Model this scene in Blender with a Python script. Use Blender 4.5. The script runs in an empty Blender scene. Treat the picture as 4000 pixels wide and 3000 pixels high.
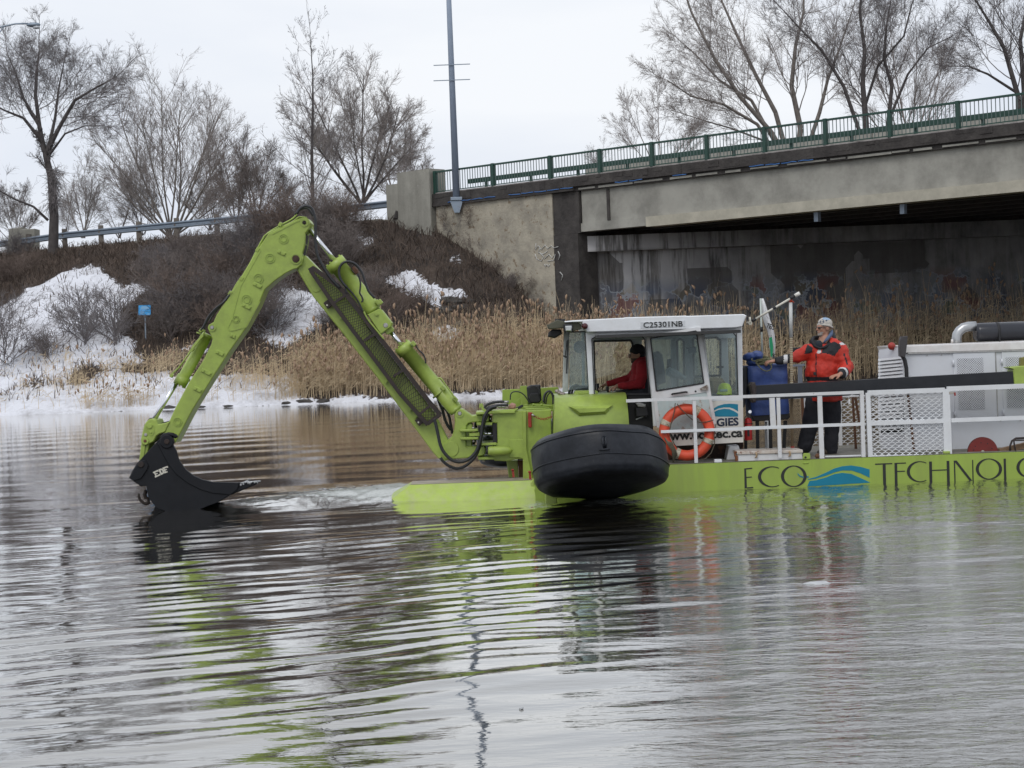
import bpy, bmesh, math, random
import numpy as np
from mathutils import Vector, Matrix, noise as mnoise
random.seed(7); rng = np.random.default_rng(7)
D = bpy.data; SC = bpy.context.scene; COL = SC.collection
R = math.radians

# ---------------------------------------------------------------- camera
FPX = 7272.0                       # focal length in pixels of the 4000 px wide photograph
CAMZ = 2.0
PITCH = math.atan((1500 - 1361.5) / FPX); ROLL = R(2.2)
_F = Vector((0, math.cos(PITCH), -math.sin(PITCH)))
_U = Vector((0, math.sin(PITCH), math.cos(PITCH)))
_X = Vector((1, 0, 0))
_R = math.cos(ROLL) * _X - math.sin(ROLL) * _U
_V = math.sin(ROLL) * _X + math.cos(ROLL) * _U
cam = D.cameras.new('camera'); cam_o = D.objects.new('camera', cam); COL.objects.link(cam_o)
cam.sensor_width = 36; cam.lens = FPX / 4000 * 36; cam.clip_start = .5; cam.clip_end = 3000
M = Matrix.Identity(4)
for i in range(3):
    M[i][0] = _R[i]; M[i][1] = _V[i]; M[i][2] = -_F[i]
M[2][3] = CAMZ
cam_o.matrix_world = M
SC.camera = cam_o

# ---------------------------------------------------------------- sky, sun, exposure
world = D.worlds.new('World'); SC.world = world; world.use_nodes = True
wn = world.node_tree.nodes; wl = world.node_tree.links
bg = wn['Background']
sky = wn.new('ShaderNodeTexSky'); sky.sky_type = 'NISHITA'; sky.sun_disc = False
SUN_EL, SUN_AZ = R(48), R(200)
sky.sun_elevation = SUN_EL; sky.sun_rotation = SUN_AZ; sky.air_density = 1.2; sky.dust_density = 4
sk_mul = wn.new('ShaderNodeMix'); sk_mul.data_type = 'RGBA'; sk_mul.blend_type = 'MULTIPLY'
sk_mul.inputs[0].default_value = 1
wl.new(sky.outputs[0], sk_mul.inputs[6]); sk_mul.inputs[7].default_value = (.07, .07, .07, 1)
tc = wn.new('ShaderNodeTexCoord'); mp = wn.new('ShaderNodeMapping'); mp.inputs['Scale'].default_value = (1, 1, 3.2)
wl.new(tc.outputs['Generated'], mp.inputs[0])
nz = wn.new('ShaderNodeTexNoise'); nz.inputs['Scale'].default_value = 3.2; nz.inputs['Detail'].default_value = 5
nz.inputs['Roughness'].default_value = .5; nz.inputs['Distortion'].default_value = .35
wl.new(mp.outputs[0], nz.inputs['Vector'])
cr = wn.new('ShaderNodeValToRGB')
cr.color_ramp.elements[0].position = .34; cr.color_ramp.elements[0].color = (.74, .79, .885, 1)
cr.color_ramp.elements[1].position = .66; cr.color_ramp.elements[1].color = (.90, .925, .965, 1)
wl.new(nz.outputs['Fac'], cr.inputs[0])
mx = wn.new('ShaderNodeMix'); mx.data_type = 'RGBA'; mx.inputs[0].default_value = .93
wl.new(sk_mul.outputs[2], mx.inputs[6]); wl.new(cr.outputs[0], mx.inputs[7])
wl.new(mx.outputs[2], bg.inputs[0]); bg.inputs[1].default_value = 1.0
sun = D.lights.new('sun', 'SUN'); sun.energy = .8; sun.angle = R(25); sun.color = (1, .97, .93)
sun_o = D.objects.new('sun', sun); COL.objects.link(sun_o)
sdir = Vector((math.sin(SUN_AZ) * math.cos(SUN_EL), math.cos(SUN_AZ) * math.cos(SUN_EL), math.sin(SUN_EL)))
sun_o.rotation_euler = sdir.to_track_quat('Z', 'Y').to_euler()
vs = SC.view_settings; vs.view_transform = 'Standard'; vs.look = 'None'; vs.exposure = .12; vs.gamma = 1
vs.use_curve_mapping = False
SC.cycles.transparent_max_bounces = 16; SC.cycles.max_bounces = 7
SC.cycles.caustics_reflective = False; SC.cycles.caustics_refractive = False

# ---------------------------------------------------------------- pixel -> place
def P(u, v, Y):
    u, v, Y = float(u), float(v), float(Y)
    d = _F * FPX + (u - 2000) * _R + (1500 - v) * _V
    if Y < 40: Y = (Y + .62) / (1 - .04 * d.x / d.y)      # the vessel lies very slightly skewed to the view
    k = Y / d.y
    return Vector((d.x * k, Y, CAMZ + d.z * k))
def uv_of(x, y, z):                # arrays ok
    dx, dy, dz = x, y, z - CAMZ
    f = dy * _F.y + dz * _F.z
    a = dx * _R.x + dy * _R.y + dz * _R.z
    b = dx * _V.x + dy * _V.y + dz * _V.z
    return 2000 + a / f * FPX, 1500 - b / f * FPX
CR = {'F': (0, 0, 1), 'S': (0, 0, 4000 / 2212), 'C1': (450, 750, .7837), 'C2': (1600, 1300, .4973), 'C3': (2100, 1150, .4521), 'C4': (2900, 1100, .5123),
      'C5': (1500, 300, .6027), 'C6': (2700, 0, .7836), 'C7': (0, 0, .7686), 'C8': (0, 900, .6781),
      'D1': (500, 1500, .3315), 'D2': (1000, 780, .3014), 'D3': (1200, 1000, .3617), 'D4': (1650, 1450, .3014),
      'D5': (2850, 1200, .3919), 'D6': (3350, 1200, .3918)}
def q(c, x, y, Y):
    a, b, s = CR[c]
    return P(a + s * x, b + s * y, Y)
def qs(c, pts, Y):
    return [q(c, x, y, Y) for x, y in pts]
def sz(c, n, Y):                   # crop pixels -> metres at depth Y
    return n * CR[c][2] * Y / FPX

# ---------------------------------------------------------------- mesh building
class MB:
    def __init__(s): s.v = []; s.f = []; s.sm = []
    def add(s, vs_, fs, smooth=False):
        o = len(s.v); s.v += [tuple(p) for p in vs_]
        for f in fs: s.f.append(tuple(i + o for i in f)); s.sm.append(smooth)
        return s
    def box(s, c, d, rot=None):
        c = Vector(c); h = Vector(d) / 2
        vs_ = []
        for x in (-1, 1):
            for y in (-1, 1):
                for z in (-1, 1):
                    p = Vector((x * h.x, y * h.y, z * h.z))
                    if rot is not None: p = rot @ p
                    vs_.append(c + p)
        return s.add(vs_, [(0, 1, 3, 2), (4, 6, 7, 5), (0, 4, 5, 1), (2, 3, 7, 6), (0, 2, 6, 4), (1, 5, 7, 3)])
    def bbox(s, c, d, b=.01, rot=None):       # box with chamfered edges
        bm = bmesh.new(); bmesh.ops.create_cube(bm, size=1)
        for v in bm.verts: v.co = Vector((v.co.x * d[0], v.co.y * d[1], v.co.z * d[2]))
        b = min(b, min(d) * .3)
        bmesh.ops.bevel(bm, geom=bm.edges[:], offset=b, segments=2, affect='EDGES', profile=.6)
        c = Vector(c)
        for v in bm.verts:
            p = v.co.copy()
            if rot is not None: p = rot @ p
            v.co = p + c
        bm.verts.ensure_lookup_table()
        s.add([v.co for v in bm.verts], [[v.index for v in f.verts] for f in bm.faces]); bm.free(); return s
    def prism(s, pts, t, b=0.0, sm=False):
        """pts: outline in an XZ plane (front, towards the camera), t: thickness away from the camera"""
        A = sum(pts[i].x * pts[(i + 1) % len(pts)].z - pts[(i + 1) % len(pts)].x * pts[i].z for i in range(len(pts)))
        pts = [Vector(p) for p in pts]
        if A < 0: pts.reverse()
        n = len(pts); rings = []
        if b > 0:
            ins = []
            for i in range(n):
                p0, p1, p2 = pts[i - 1], pts[i], pts[(i + 1) % n]
                d1 = Vector((p1.x - p0.x, 0, p1.z - p0.z)); d2 = Vector((p2.x - p1.x, 0, p2.z - p1.z))
                if d1.length < 1e-6 or d2.length < 1e-6: ins.append(p1.copy()); continue
                d1.normalize(); d2.normalize()
                n1 = Vector((-d1.z, 0, d1.x)); n2 = Vector((-d2.z, 0, d2.x)); m = n1 + n2
                if m.length < .2: m = n1
                m.normalize(); k = 1 / max(.5, m.dot(n1))
                ins.append(p1 + m * b * k)
            rings.append(ins)
            rings.append([p + Vector((0, b, 0)) for p in pts])
        else: rings.append([p.copy() for p in pts])
        rings.append([p + Vector((0, t, 0)) for p in pts])
        vs_ = [p for r in rings for p in r]; fs = [tuple(range(n))]
        for k in range(len(rings) - 1):
            for i in range(n):
                j = (i + 1) % n
                fs.append((k * n + i, (k + 1) * n + i, (k + 1) * n + j, k * n + j))
        L = (len(rings) - 1) * n
        fs.append(tuple(L + i for i in reversed(range(n))))
        return s.add(vs_, fs)
    def tube(s, pts, r, n=8, caps=True, closed=False, sm=True):
        pts = [Vector(p) for p in pts]; N = len(pts)
        if not hasattr(r, '__len__'): r = [r] * N
        vs_ = []; prev = None
        for i in range(N):
            if closed: t = pts[(i + 1) % N] - pts[i - 1]
            else: t = pts[min(i + 1, N - 1)] - pts[max(i - 1, 0)]
            if t.length < 1e-9: t = Vector((0, 0, 1))
            t.normalize()
            if prev is None:
                a = Vector((0, 1, 0)) if abs(t.y) < .8 else Vector((1, 0, 0))
            else: a = prev
            x = (a - t * a.dot(t)); 
            if x.length < 1e-6: x = t.orthogonal()
            x.normalize(); prev = x
            y = t.cross(x)
            for k in range(n):
                an = 2 * math.pi * k / n
                vs_.append(pts[i] + (x * math.cos(an) + y * math.sin(an)) * r[i])
        fs = []
        for i in range(N if closed else N - 1):
            i2 = (i + 1) % N
            for k in range(n):
                k2 = (k + 1) % n
                fs.append((i * n + k, i * n + k2, i2 * n + k2, i2 * n + k))
        s.add(vs_, fs, sm)
        if caps and not closed:
            o = len(s.v) - len(vs_)
            s.f.append(tuple(o + k for k in reversed(range(n)))); s.sm.append(False)
            s.f.append(tuple(o + (N - 1) * n + k for k in range(n))); s.sm.append(False)
        return s
    def cyl(s, p0, p1, r0, r1=None, n=20):
        if r1 is None: r1 = r0
        return s.tube([p0, p1], [r0, r1], n)
    def disc(s, c, r, t, n=24, b=0):          # disc facing the camera, axis along Y, front at c.y
        c = Vector(c)
        prof = [(r - b, 0), (r, b), (r, t)] if b else [(r, 0), (r, t)]
        vs_ = []; 
        for rr, dy in prof:
            for k in range(n):
                a = 2 * math.pi * k / n
                vs_.append(c + Vector((rr * math.cos(a), dy, rr * math.sin(a))))
        fs = [tuple(range(n))]
        for m in range(len(prof) - 1):
            for k in range(n):
                k2 = (k + 1) % n
                fs.append((m * n + k, (m + 1) * n + k, (m + 1) * n + k2, m * n + k2))
        fs.append(tuple((len(prof) - 1) * n + k for k in reversed(range(n))))
        return s.add(vs_, fs)
    def ring(s, c, r1, r2, t, n=28):          # raised ring facing the camera
        c = Vector(c); vs_ = []
        for rr, dy in ((r1, t), (r1, 0), (r2, 0), (r2, t)):
            for k in range(n):
                a = 2 * math.pi * k / n
                vs_.append(c + Vector((rr * math.cos(a), dy, rr * math.sin(a))))
        fs = []
        for m in range(3):
            for k in range(n):
                k2 = (k + 1) % n
                fs.append((m * n + k, m * n + k2, (m + 1) * n + k2, (m + 1) * n + k))
        return s.add(vs_, fs)
    def lathe(s, prof, c, rot=None, n=32, sm=True):
        c = Vector(c); vs_ = []
        for rr, z in prof:
            for k in range(n):
                a = 2 * math.pi * k / n
                p = Vector((rr * math.cos(a), rr * math.sin(a), z))
                if rot is not None: p = rot @ p
                vs_.append(c + p)
        fs = []
        for m in range(len(prof) - 1):
            for k in range(n):
                k2 = (k + 1) % n
                fs.append((m * n + k, m * n + k2, (m + 1) * n + k2, (m + 1) * n + k))
        return s.add(vs_, fs, sm)
    def sphere(s, c, r, n=16, m=10):
        rr = r if hasattr(r, '__len__') else (r, r, r)
        c = Vector(c); vs_ = []; fs = []
        for i in range(m + 1):
            t = math.pi * i / m
            for k in range(n):
                a = 2 * math.pi * k / n
                vs_.append(c + Vector((rr[0] * math.sin(t) * math.cos(a), rr[1] * math.sin(t) * math.sin(a), rr[2] * math.cos(t))))
        for i in range(m):
            for k in range(n):
                k2 = (k + 1) % n
                fs.append((i * n + k, (i + 1) * n + k, (i + 1) * n + k2, i * n + k2))
        return s.add(vs_, fs, True)
    def bar(s, a, b, w, h):                   # straight bar from a to b, w in Y, h across
        a = Vector(a); b = Vector(b); t = (b - a); L = t.length; t.normalize()
        y = Vector((0, 1, 0)); 
        if abs(t.dot(y)) > .9: y = Vector((0, 0, 1))
        y = (y - t * y.dot(t)).normalized(); z = t.cross(y)
        vs_ = []
        for p in (a, b):
            for i, j in ((-1, -1), (1, -1), (1, 1), (-1, 1)):
                vs_.append(p + y * i * w / 2 + z * j * h / 2)
        return s.add(vs_, [(0, 1, 2, 3), (7, 6, 5, 4), (0, 4, 5, 1), (1, 5, 6, 2), (2, 6, 7, 3), (3, 7, 4, 0)])
    def mesh(s, name, m):
        me = D.meshes.new(name); me.from_pydata([tuple(p) for p in s.v], [], s.f)
        if m: me.materials.append(m)
        me.polygons.foreach_set('use_smooth', s.sm); me.update(); 
        return me
    def build(s, name, m, parent=None, **kw):
        me = s.mesh(name, m)
        bm = bmesh.new(); bm.from_mesh(me); bmesh.ops.recalc_face_normals(bm, faces=bm.faces[:]); bm.to_mesh(me); bm.free()
        return link(name, me, parent, **kw)
def wloc(o):
    v = Vector((0, 0, 0))
    while o is not None: v += o.location; o = o.parent
    return v
def link(name, me, parent=None, **kw):
    o = D.objects.new(name, me); COL.objects.link(o)
    if parent is not None:
        o.parent = parent; me.transform(Matrix.Translation(-wloc(parent)))
    elif isinstance(me, bpy.types.Mesh) and not kw.get('keep'):
        if len(me.vertices):
            n = len(me.vertices); a = np.empty(n * 3); me.vertices.foreach_get('co', a); a = a.reshape(-1, 3)
            c = Vector(((a[:, 0].min() + a[:, 0].max()) / 2, (a[:, 1].min() + a[:, 1].max()) / 2, a[:, 2].min()))
            me.transform(Matrix.Translation(-c)); o.location = c
    kw.pop('keep', None); tag(o, **kw); return o
def tag(o, label=None, cat=None, group=None, kind=None):
    if label: o['label'] = label
    if cat: o['category'] = cat
    if group: o['group'] = group
    if kind: o['kind'] = kind
    return o
def thing(name, label, cat, loc=(0, 0, 0), group=None):
    o = D.objects.new(name, None); COL.objects.link(o); o.location = loc; o.empty_display_size = .2
    return tag(o, label, cat, group)
def inst(name, me, parent, loc=(0, 0, 0), rz=0, scale=None):   # piece that shares its mesh
    o = D.objects.new(name, me); COL.objects.link(o); o.parent = parent
    o.location = Vector(loc) - wloc(parent); o.rotation_euler.z = rz
    if scale: o.scale = scale
    return o
def npmesh(name, v, f, m, smooth=False):      # v (N,3), f (M,3|4)
    me = D.meshes.new(name); v = np.asarray(v, dtype=np.float32); f = np.asarray(f, dtype=np.int32); k = f.shape[1]
    me.vertices.add(len(v)); me.vertices.foreach_set('co', v.ravel())
    me.loops.add(len(f) * k); me.loops.foreach_set('vertex_index', f.ravel())
    me.polygons.add(len(f)); me.polygons.foreach_set('loop_start', np.arange(len(f), dtype=np.int32) * k)
    if smooth: me.polygons.foreach_set('use_smooth', np.ones(len(f), dtype=bool))
    if m: me.materials.append(m)
    me.update(calc_edges=True); return me
def fattr(me, name, arr):
    a = me.attributes.new(name, 'FLOAT', 'POINT'); a.data.foreach_set('value', np.asarray(arr, dtype=np.float32))

# ---------------------------------------------------------------- materials
def nodes(m): m.use_nodes = True; return m.node_tree.nodes, m.node_tree.links
def mat(name, col, rough=.6, metal=0, var=.12, vs_=4.0, bump=.15, bs=30.0, dirt=None, dirt_amt=.35, ds=2.0, spec=.5, streak=False, rust=None, rs=9.0, rlo=.62, rhi=.7, bd=.01):
    m = D.materials.new(name); n, l = nodes(m); b = n['Principled BSDF']
    geo = n.new('ShaderNodeNewGeometry'); pos = geo.outputs['Position']
    b.inputs['Roughness'].default_value = rough; b.inputs['Metallic'].default_value = metal
    b.inputs['Specular IOR Level'].default_value = spec
    nz = n.new('ShaderNodeTexNoise'); nz.inputs['Scale'].default_value = vs_; nz.inputs['Detail'].default_value = 6
    nz.inputs['Roughness'].default_value = .65; l.new(pos, nz.inputs['Vector'])
    r = n.new('ShaderNodeMapRange'); r.inputs[1].default_value = .3; r.inputs[2].default_value = .7
    r.inputs[3].default_value = 1 - var; r.inputs[4].default_value = 1 + var; l.new(nz.outputs['Fac'], r.inputs[0])
    mul = n.new('ShaderNodeVectorMath'); mul.operation = 'SCALE'; mul.inputs[0].default_value = col[:3]
    l.new(r.outputs[0], mul.inputs['Scale']); out = mul.outputs[0]
    def over(out, c2, scale, lo, hi, amt, stretch):
        t = n.new('ShaderNodeTexNoise'); t.inputs['Scale'].default_value = scale; t.inputs['Detail'].default_value = 8
        t.inputs['Roughness'].default_value = .7
        if stretch:
            mp = n.new('ShaderNodeMapping'); mp.inputs['Scale'].default_value = (1, 1, .12); l.new(pos, mp.inputs[0]); l.new(mp.outputs[0], t.inputs['Vector'])
        else: l.new(pos, t.inputs['Vector'])
        rr = n.new('ShaderNodeMapRange'); rr.inputs[1].default_value = lo; rr.inputs[2].default_value = hi
        rr.inputs[4].default_value = amt; l.new(t.outputs['Fac'], rr.inputs[0])
        mi = n.new('ShaderNodeMix'); mi.data_type = 'RGBA'; l.new(rr.outputs[0], mi.inputs[0])
        l.new(out, mi.inputs[6]); mi.inputs[7].default_value = (*c2, 1); return mi.outputs[2]
    if dirt: out = over(out, dirt, ds, .42, .72, dirt_amt, streak)
    if rust: out = over(out, rust, rs, rlo, rhi, .85, False)
    l.new(out, b.inputs['Base Color'])
    if bump:
        t = n.new('ShaderNodeTexNoise'); t.inputs['Scale'].default_value = bs; t.inputs['Detail'].default_value = 5; l.new(pos, t.inputs['Vector'])
        bu = n.new('ShaderNodeBump'); bu.inputs['Strength'].default_value = bump; bu.inputs['Distance'].default_value = bd
        l.new(t.outputs['Fac'], bu.inputs['Height']); l.new(bu.outputs[0], b.inputs['Normal'])
    return m
def glass_mat(name, tint, opac, rough=.03):
    m = D.materials.new(name); n, l = nodes(m); n.clear()
    o = n.new('ShaderNodeOutputMaterial'); tr = n.new('ShaderNodeBsdfTransparent'); tr.inputs[0].default_value = (*tint, 1)
    gl = n.new('ShaderNodeBsdfGlossy'); gl.inputs['Roughness'].default_value = rough; gl.inputs[0].default_value = (.9, .95, .95, 1)
    fr = n.new('ShaderNodeFresnel'); fr.inputs[0].default_value = 1.45
    m1 = n.new('ShaderNodeMixShader'); l.new(fr.outputs[0], m1.inputs[0]); l.new(tr.outputs[0], m1.inputs[1]); l.new(gl.outputs[0], m1.inputs[2])
    df = n.new('ShaderNodeBsdfDiffuse'); df.inputs[0].default_value = (.42, .48, .48, 1)
    m2 = n.new('ShaderNodeMixShader'); nz = n.new('ShaderNodeTexNoise'); nz.inputs['Scale'].default_value = 3; nz.inputs['Detail'].default_value = 5
    geo = n.new('ShaderNodeNewGeometry'); l.new(geo.outputs['Position'], nz.inputs['Vector'])
    rr = n.new('ShaderNodeMapRange'); rr.inputs[1].default_value = .35; rr.inputs[2].default_value = .7
    rr.inputs[3].default_value = opac * .5; rr.inputs[4].default_value = opac * 1.6; l.new(nz.outputs['Fac'], rr.inputs[0])
    l.new(rr.outputs[0], m2.inputs[0]); l.new(m1.outputs[0], m2.inputs[1]); l.new(df.outputs[0], m2.inputs[2])
    l.new(m2.outputs[0], o.inputs[0]); return m
GREEN = mat('lime_paint', (.34, .45, .085), .36, var=.09, vs_=3, bump=.3, bs=45, dirt=(.13, .15, .055), dirt_amt=.38, ds=5, rust=(.12, .11, .06), rs=30, rlo=.70, rhi=.74, bd=.004)
GREEN_HULL = mat('lime_hull_paint', (.34, .47, .075), .4, var=.05, vs_=1.5, bump=.06, bs=12, dirt=(.2, .22, .09), dirt_amt=.42, ds=2.5, streak=True, rust=(.16, .15, .07), rs=26, rlo=.70, rhi=.75)
GREEN_WORN = mat('worn_lime_paint', (.42, .55, .10), .35, var=.1, vs_=6, bump=.1, bs=20, dirt=(.45, .45, .28), dirt_amt=.6, ds=7, rust=(.3, .32, .2), rs=24, rlo=.66, rhi=.7)
WHITE = mat('white_paint', (.78, .8, .82), .4, var=.04, bump=.05, dirt=(.5, .48, .43), dirt_amt=.25, ds=5)
WHITE_RUST = mat('rusty_white_paint', (.74, .75, .76), .45, var=.05, bump=.1, dirt=(.45, .4, .34), dirt_amt=.35, ds=8, rust=(.25, .09, .035), rs=14, rlo=.64, rhi=.7)
DOORLOW = mat('flaking_pale_paint', (.5, .6, .6), .6, var=.15, bump=.3, dirt=(.55, .58, .55), dirt_amt=.6, ds=6, rust=(.3, .17, .09), rs=10, rlo=.55, rhi=.68)
GREY_HOUSING = mat('grey_white_sheet', (.68, .70, .74), .42, var=.03, vs_=1.2, bump=.03, dirt=(.5, .48, .46), dirt_amt=.2, ds=2)
ALU = mat('dull_aluminium', (.72, .7, .68), .35, .5, var=.12, vs_=5, bump=.05, dirt=(.6, .5, .45), dirt_amt=.4, ds=6)
CHROME = mat('chrome_rod', (.75, .76, .79), .18, 1, var=.05, bump=0)
STEEL = mat('bare_steel', (.38, .37, .36), .4, .8, var=.2, vs_=40, bump=.2)
BLACK = mat('black_paint', (.008, .009, .012), .45, spec=.22, var=.2, bump=.2, bs=60, dirt=(.018, .019, .023), dirt_amt=.4, ds=6, bd=.004)
RUBBER = mat('black_rubber', (.010, .012, .017), .38, spec=.3, var=.2, vs_=5, bump=.3, bs=9, dirt=(.04, .045, .056), dirt_amt=.6, ds=4, bd=.02, rust=(.07, .07, .075), rs=16, rlo=.66, rhi=.74)
HOSE = mat('hose_rubber', (.014, .015, .018), .42, bump=.3, bs=80)
GUARD = mat('brown_black_steel', (.016, .011, .010), .6, var=.3, bump=.2, dirt=(.07, .035, .02), dirt_amt=.4, ds=14)
BEAM = mat('dark_beam_paint', (.016, .018, .022), .5, spec=.3, var=.1, bump=.05, dirt=(.05, .05, .055), dirt_amt=.3)
RED = mat('red_paint', (.35, .03, .02), .5, var=.15, bump=.15, dirt=(.2, .07, .05), dirt_amt=.4, ds=12)
ORANGE = mat('orange_lifering', (.72, .085, .035), .5, var=.08, bump=.15, dirt=(.4, .08, .05), dirt_amt=.3, ds=9)
CANVAS = mat('blue_canvas', (.035, .07, .24), .6, var=.2, vs_=8, bump=.5, bs=10, dirt=(.06, .09, .2), dirt_amt=.4, ds=6, bd=.03)
ROPE = mat('olive_rope', (.16, .16, .09), .9, var=.4, vs_=60, bump=.8, bs=90)
DARK = mat('dark_plastic', (.012, .012, .014), .6, bump=.1)
SEAT = mat('seat_cloth', (.012, .012, .016), .9, bump=.3)
BROWNMET = mat('rusty_brown_steel', (.12, .055, .03), .8, var=.4, bump=.4, dirt=(.2, .1, .05), dirt_amt=.5)
WOOD = mat('worn_wood', (.22, .14, .08), .8, var=.3, bump=.3, vs_=20)
CREAM = mat('cream_plastic', (.62, .6, .52), .5, var=.1)
TEAL = mat('teal_print', (.0, .2, .32), .5, var=.04, bump=0)
INK = mat('black_print', (.012, .014, .012), .5, var=.1, bump=0)
NAVY = mat('navy_print', (.015, .025, .06), .5, var=.1, bump=0)
PRINTWHITE = mat('pale_print', (.62, .6, .52), .6, var=.1, bump=0)
GLASS = glass_mat('cab_glass', (.9, .95, .94), .06)
GLASS_D = glass_mat('door_glass', (.7, .8, .81), .2)
CONC = mat('concrete', (.31, .30, .26), .9, var=.14, vs_=1.2, bump=.4, bs=8, dirt=(.11, .1, .085), dirt_amt=.55, ds=.9, streak=True, bd=.03)
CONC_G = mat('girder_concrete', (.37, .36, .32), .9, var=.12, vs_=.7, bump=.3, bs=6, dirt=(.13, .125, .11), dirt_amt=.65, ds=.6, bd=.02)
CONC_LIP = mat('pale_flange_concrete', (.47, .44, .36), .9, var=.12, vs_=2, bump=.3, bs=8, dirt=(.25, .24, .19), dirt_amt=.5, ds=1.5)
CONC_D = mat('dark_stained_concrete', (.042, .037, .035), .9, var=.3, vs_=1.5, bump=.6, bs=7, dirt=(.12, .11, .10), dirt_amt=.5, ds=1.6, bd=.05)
GRN_RAIL = mat('bridge_green_paint', (.012, .055, .04), .5, var=.2, bump=.1, dirt=(.03, .055, .045), dirt_amt=.5)
GALV = mat('galvanised_steel', (.25, .30, .36), .45, .6, var=.12, vs_=2, bump=.05, dirt=(.2, .22, .25), dirt_amt=.4)
POLE = mat('grey_blue_pole_paint', (.30, .36, .46), .5, var=.06, bump=.03)
POSTW = mat('weathered_timber', (.16, .14, .12), .9, var=.3, vs_=6, bump=.5, bs=20)
ROADM = mat('asphalt', (.05, .05, .05), .9, bump=.3)
BARK = mat('dark_bark', (.075, .066, .064), .95, var=.3, vs_=4, bump=.8, bs=14, bd=.03)
TWIG_D = mat('dark_twigs', (.16, .145, .145), .95, var=.2, bump=0)
TWIG_L = mat('pale_grey_brown_twigs', (.27, .24, .225), .95, var=.2, bump=0)  # tree twig colours lightened to stand in for haze
BARK_L = mat('grey_brown_bark', (.19, .168, .15), .95, var=.3, vs_=4, bump=.6, bs=14, bd=.03)
TWIG_B = mat('brown_brush_twigs', (.16, .135, .125), .95, var=.3, vs_=.8, bump=0)
TWIG_R = mat('reddish_brush_twigs', (.17, .13, .11), .95, var=.3, vs_=.8, bump=0)
def reed_mat(name, c, c2):
    m = mat(name, c, .8, var=.25, vs_=1.5, bump=0, dirt=c2, dirt_amt=.8, ds=.55); return m
REED = reed_mat('dry_reed', (.66, .53, .35), (.46, .35, .23))
PLUME = mat('reed_plume', (.36, .25, .17), .95, var=.3, vs_=3, bump=.5, bs=60)
GRASS = mat('dead_grass', (.10, .075, .060), .95, var=.45, vs_=1.2, bump=0)
# ================================================================ SETTING
def lerp_tab(x, xs, ys): return np.interp(x, xs, ys)
def fbm(x, y, s, o=4, seed=0):
    """cheap value noise, arrays"""
    out = np.zeros_like(x, dtype=float); a = 1.0; tot = 0
    for k in range(o):
        r = np.random.default_rng(seed * 17 + k); T = r.random((256, 256))
        xx = x * s + 57.3 * k; yy = y * s + 13.7 * k
        xi = np.floor(xx).astype(int); yi = np.floor(yy).astype(int); fx = xx - xi; fy = yy - yi
        fx = fx * fx * (3 - 2 * fx); fy = fy * fy * (3 - 2 * fy)
        g = lambda i, j: T[(xi + i) % 256, (yi + j) % 256]
        out += a * ((g(0, 0) * (1 - fx) + g(1, 0) * fx) * (1 - fy) + (g(0, 1) * (1 - fx) + g(1, 1) * fx) * fy)
        tot += a; a *= .5; s *= 2.03
    return out / tot
def crest_y(x):
    x = np.asarray(x, dtype=float)
    return np.where(x < -5.1, 91.03 + (-5.1 - x) * .68, np.where(x < 2.3, 84 + (2.3 - x) * .95, 84.0))
def ground_z(x, y):
    x = np.asarray(x, dtype=float); y = np.asarray(y, dtype=float)
    yw = crest_y(x); H = lerp_tab(x, [-60, -6, -3.3, -1, 2.3, 3.2, 60], [8.5, 8.55, 7.8, 6.1, 3.0, 2.2, 2.0])
    s = (y - 78) / (yw - 78)
    z = H * np.interp(s, [-1, 0, .03, .1, .3, .63, 1.0, 1.6], [-1.2, 0.0, .045, .09, .25, .66, 1.0, 1.0])
    nb = (fbm(x, y, .45, 4, 3) - .5) * 1.1 + (fbm(x, y, 2.1, 3, 4) - .5) * .35
    z = z + nb * np.clip((y - 78) / 4, 0, 1) * np.clip((yw - y) / 4, 0, 1)
    z = z + (fbm(x, y, .9, 3, 9) - .5) * .18 * np.exp(-((y - 78) / 1.2) ** 2)
    z = np.where((x > -5.1) & (y > yw + .35), 8.9, z)
    return z
SNOW_POLYS = [   # outlines in photograph pixels, (u, v)
    [(-400, 1250), (0, 1200), (110, 1150), (200, 1085), (330, 1045), (400, 1060), (470, 1120), (560, 1065), (575, 1130), (500, 1180), (470, 1300), (560, 1390), (740, 1370), (830, 1350), (830, 1385), (560, 1420), (380, 1440), (270, 1450), (280, 1520), (150, 1500), (0, 1540), (-400, 1560)],
    [(-400, 1570), (0, 1545), (270, 1515), (400, 1455), (570, 1445), (690, 1470), (900, 1475), (1000, 1460), (1080, 1465), (1190, 1440), (1160, 1480), (1200, 1520), (1080, 1590), (700, 1600), (300, 1630), (0, 1660), (-400, 1680)],
    [(960, 1250), (1000, 1180), (1060, 1120), (1150, 1130), (1260, 1160), (1290, 1230), (1240, 1290), (1150, 1330), (1080, 1360), (1010, 1340)],
    [(1385, 970), (1400, 905), (1450, 905), (1455, 940), (1430, 1000), (1390, 1000)],
    [(1440, 1090), (1600, 1060), (1650, 1055), (1680, 1100), (1800, 1130), (1805, 1150), (1720, 1170), (1730, 1235), (1700, 1240), (1650, 1180), (1560, 1120)],
    [(1660, 1320), (1700, 1285), (1790, 1300), (1780, 1340), (1700, 1350)],
    [(1100, 1565), (1300, 1545), (1500, 1538), (1760, 1526), (2300, 1505), (2300, 1580), (1500, 1610), (1080, 1630)],
    [(1330, 1470), (1380, 1450), (1400, 1490), (1340, 1500)],
    [(1730, 1015), (1800, 1012), (1820, 1030), (1750, 1030)],
]
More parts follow.
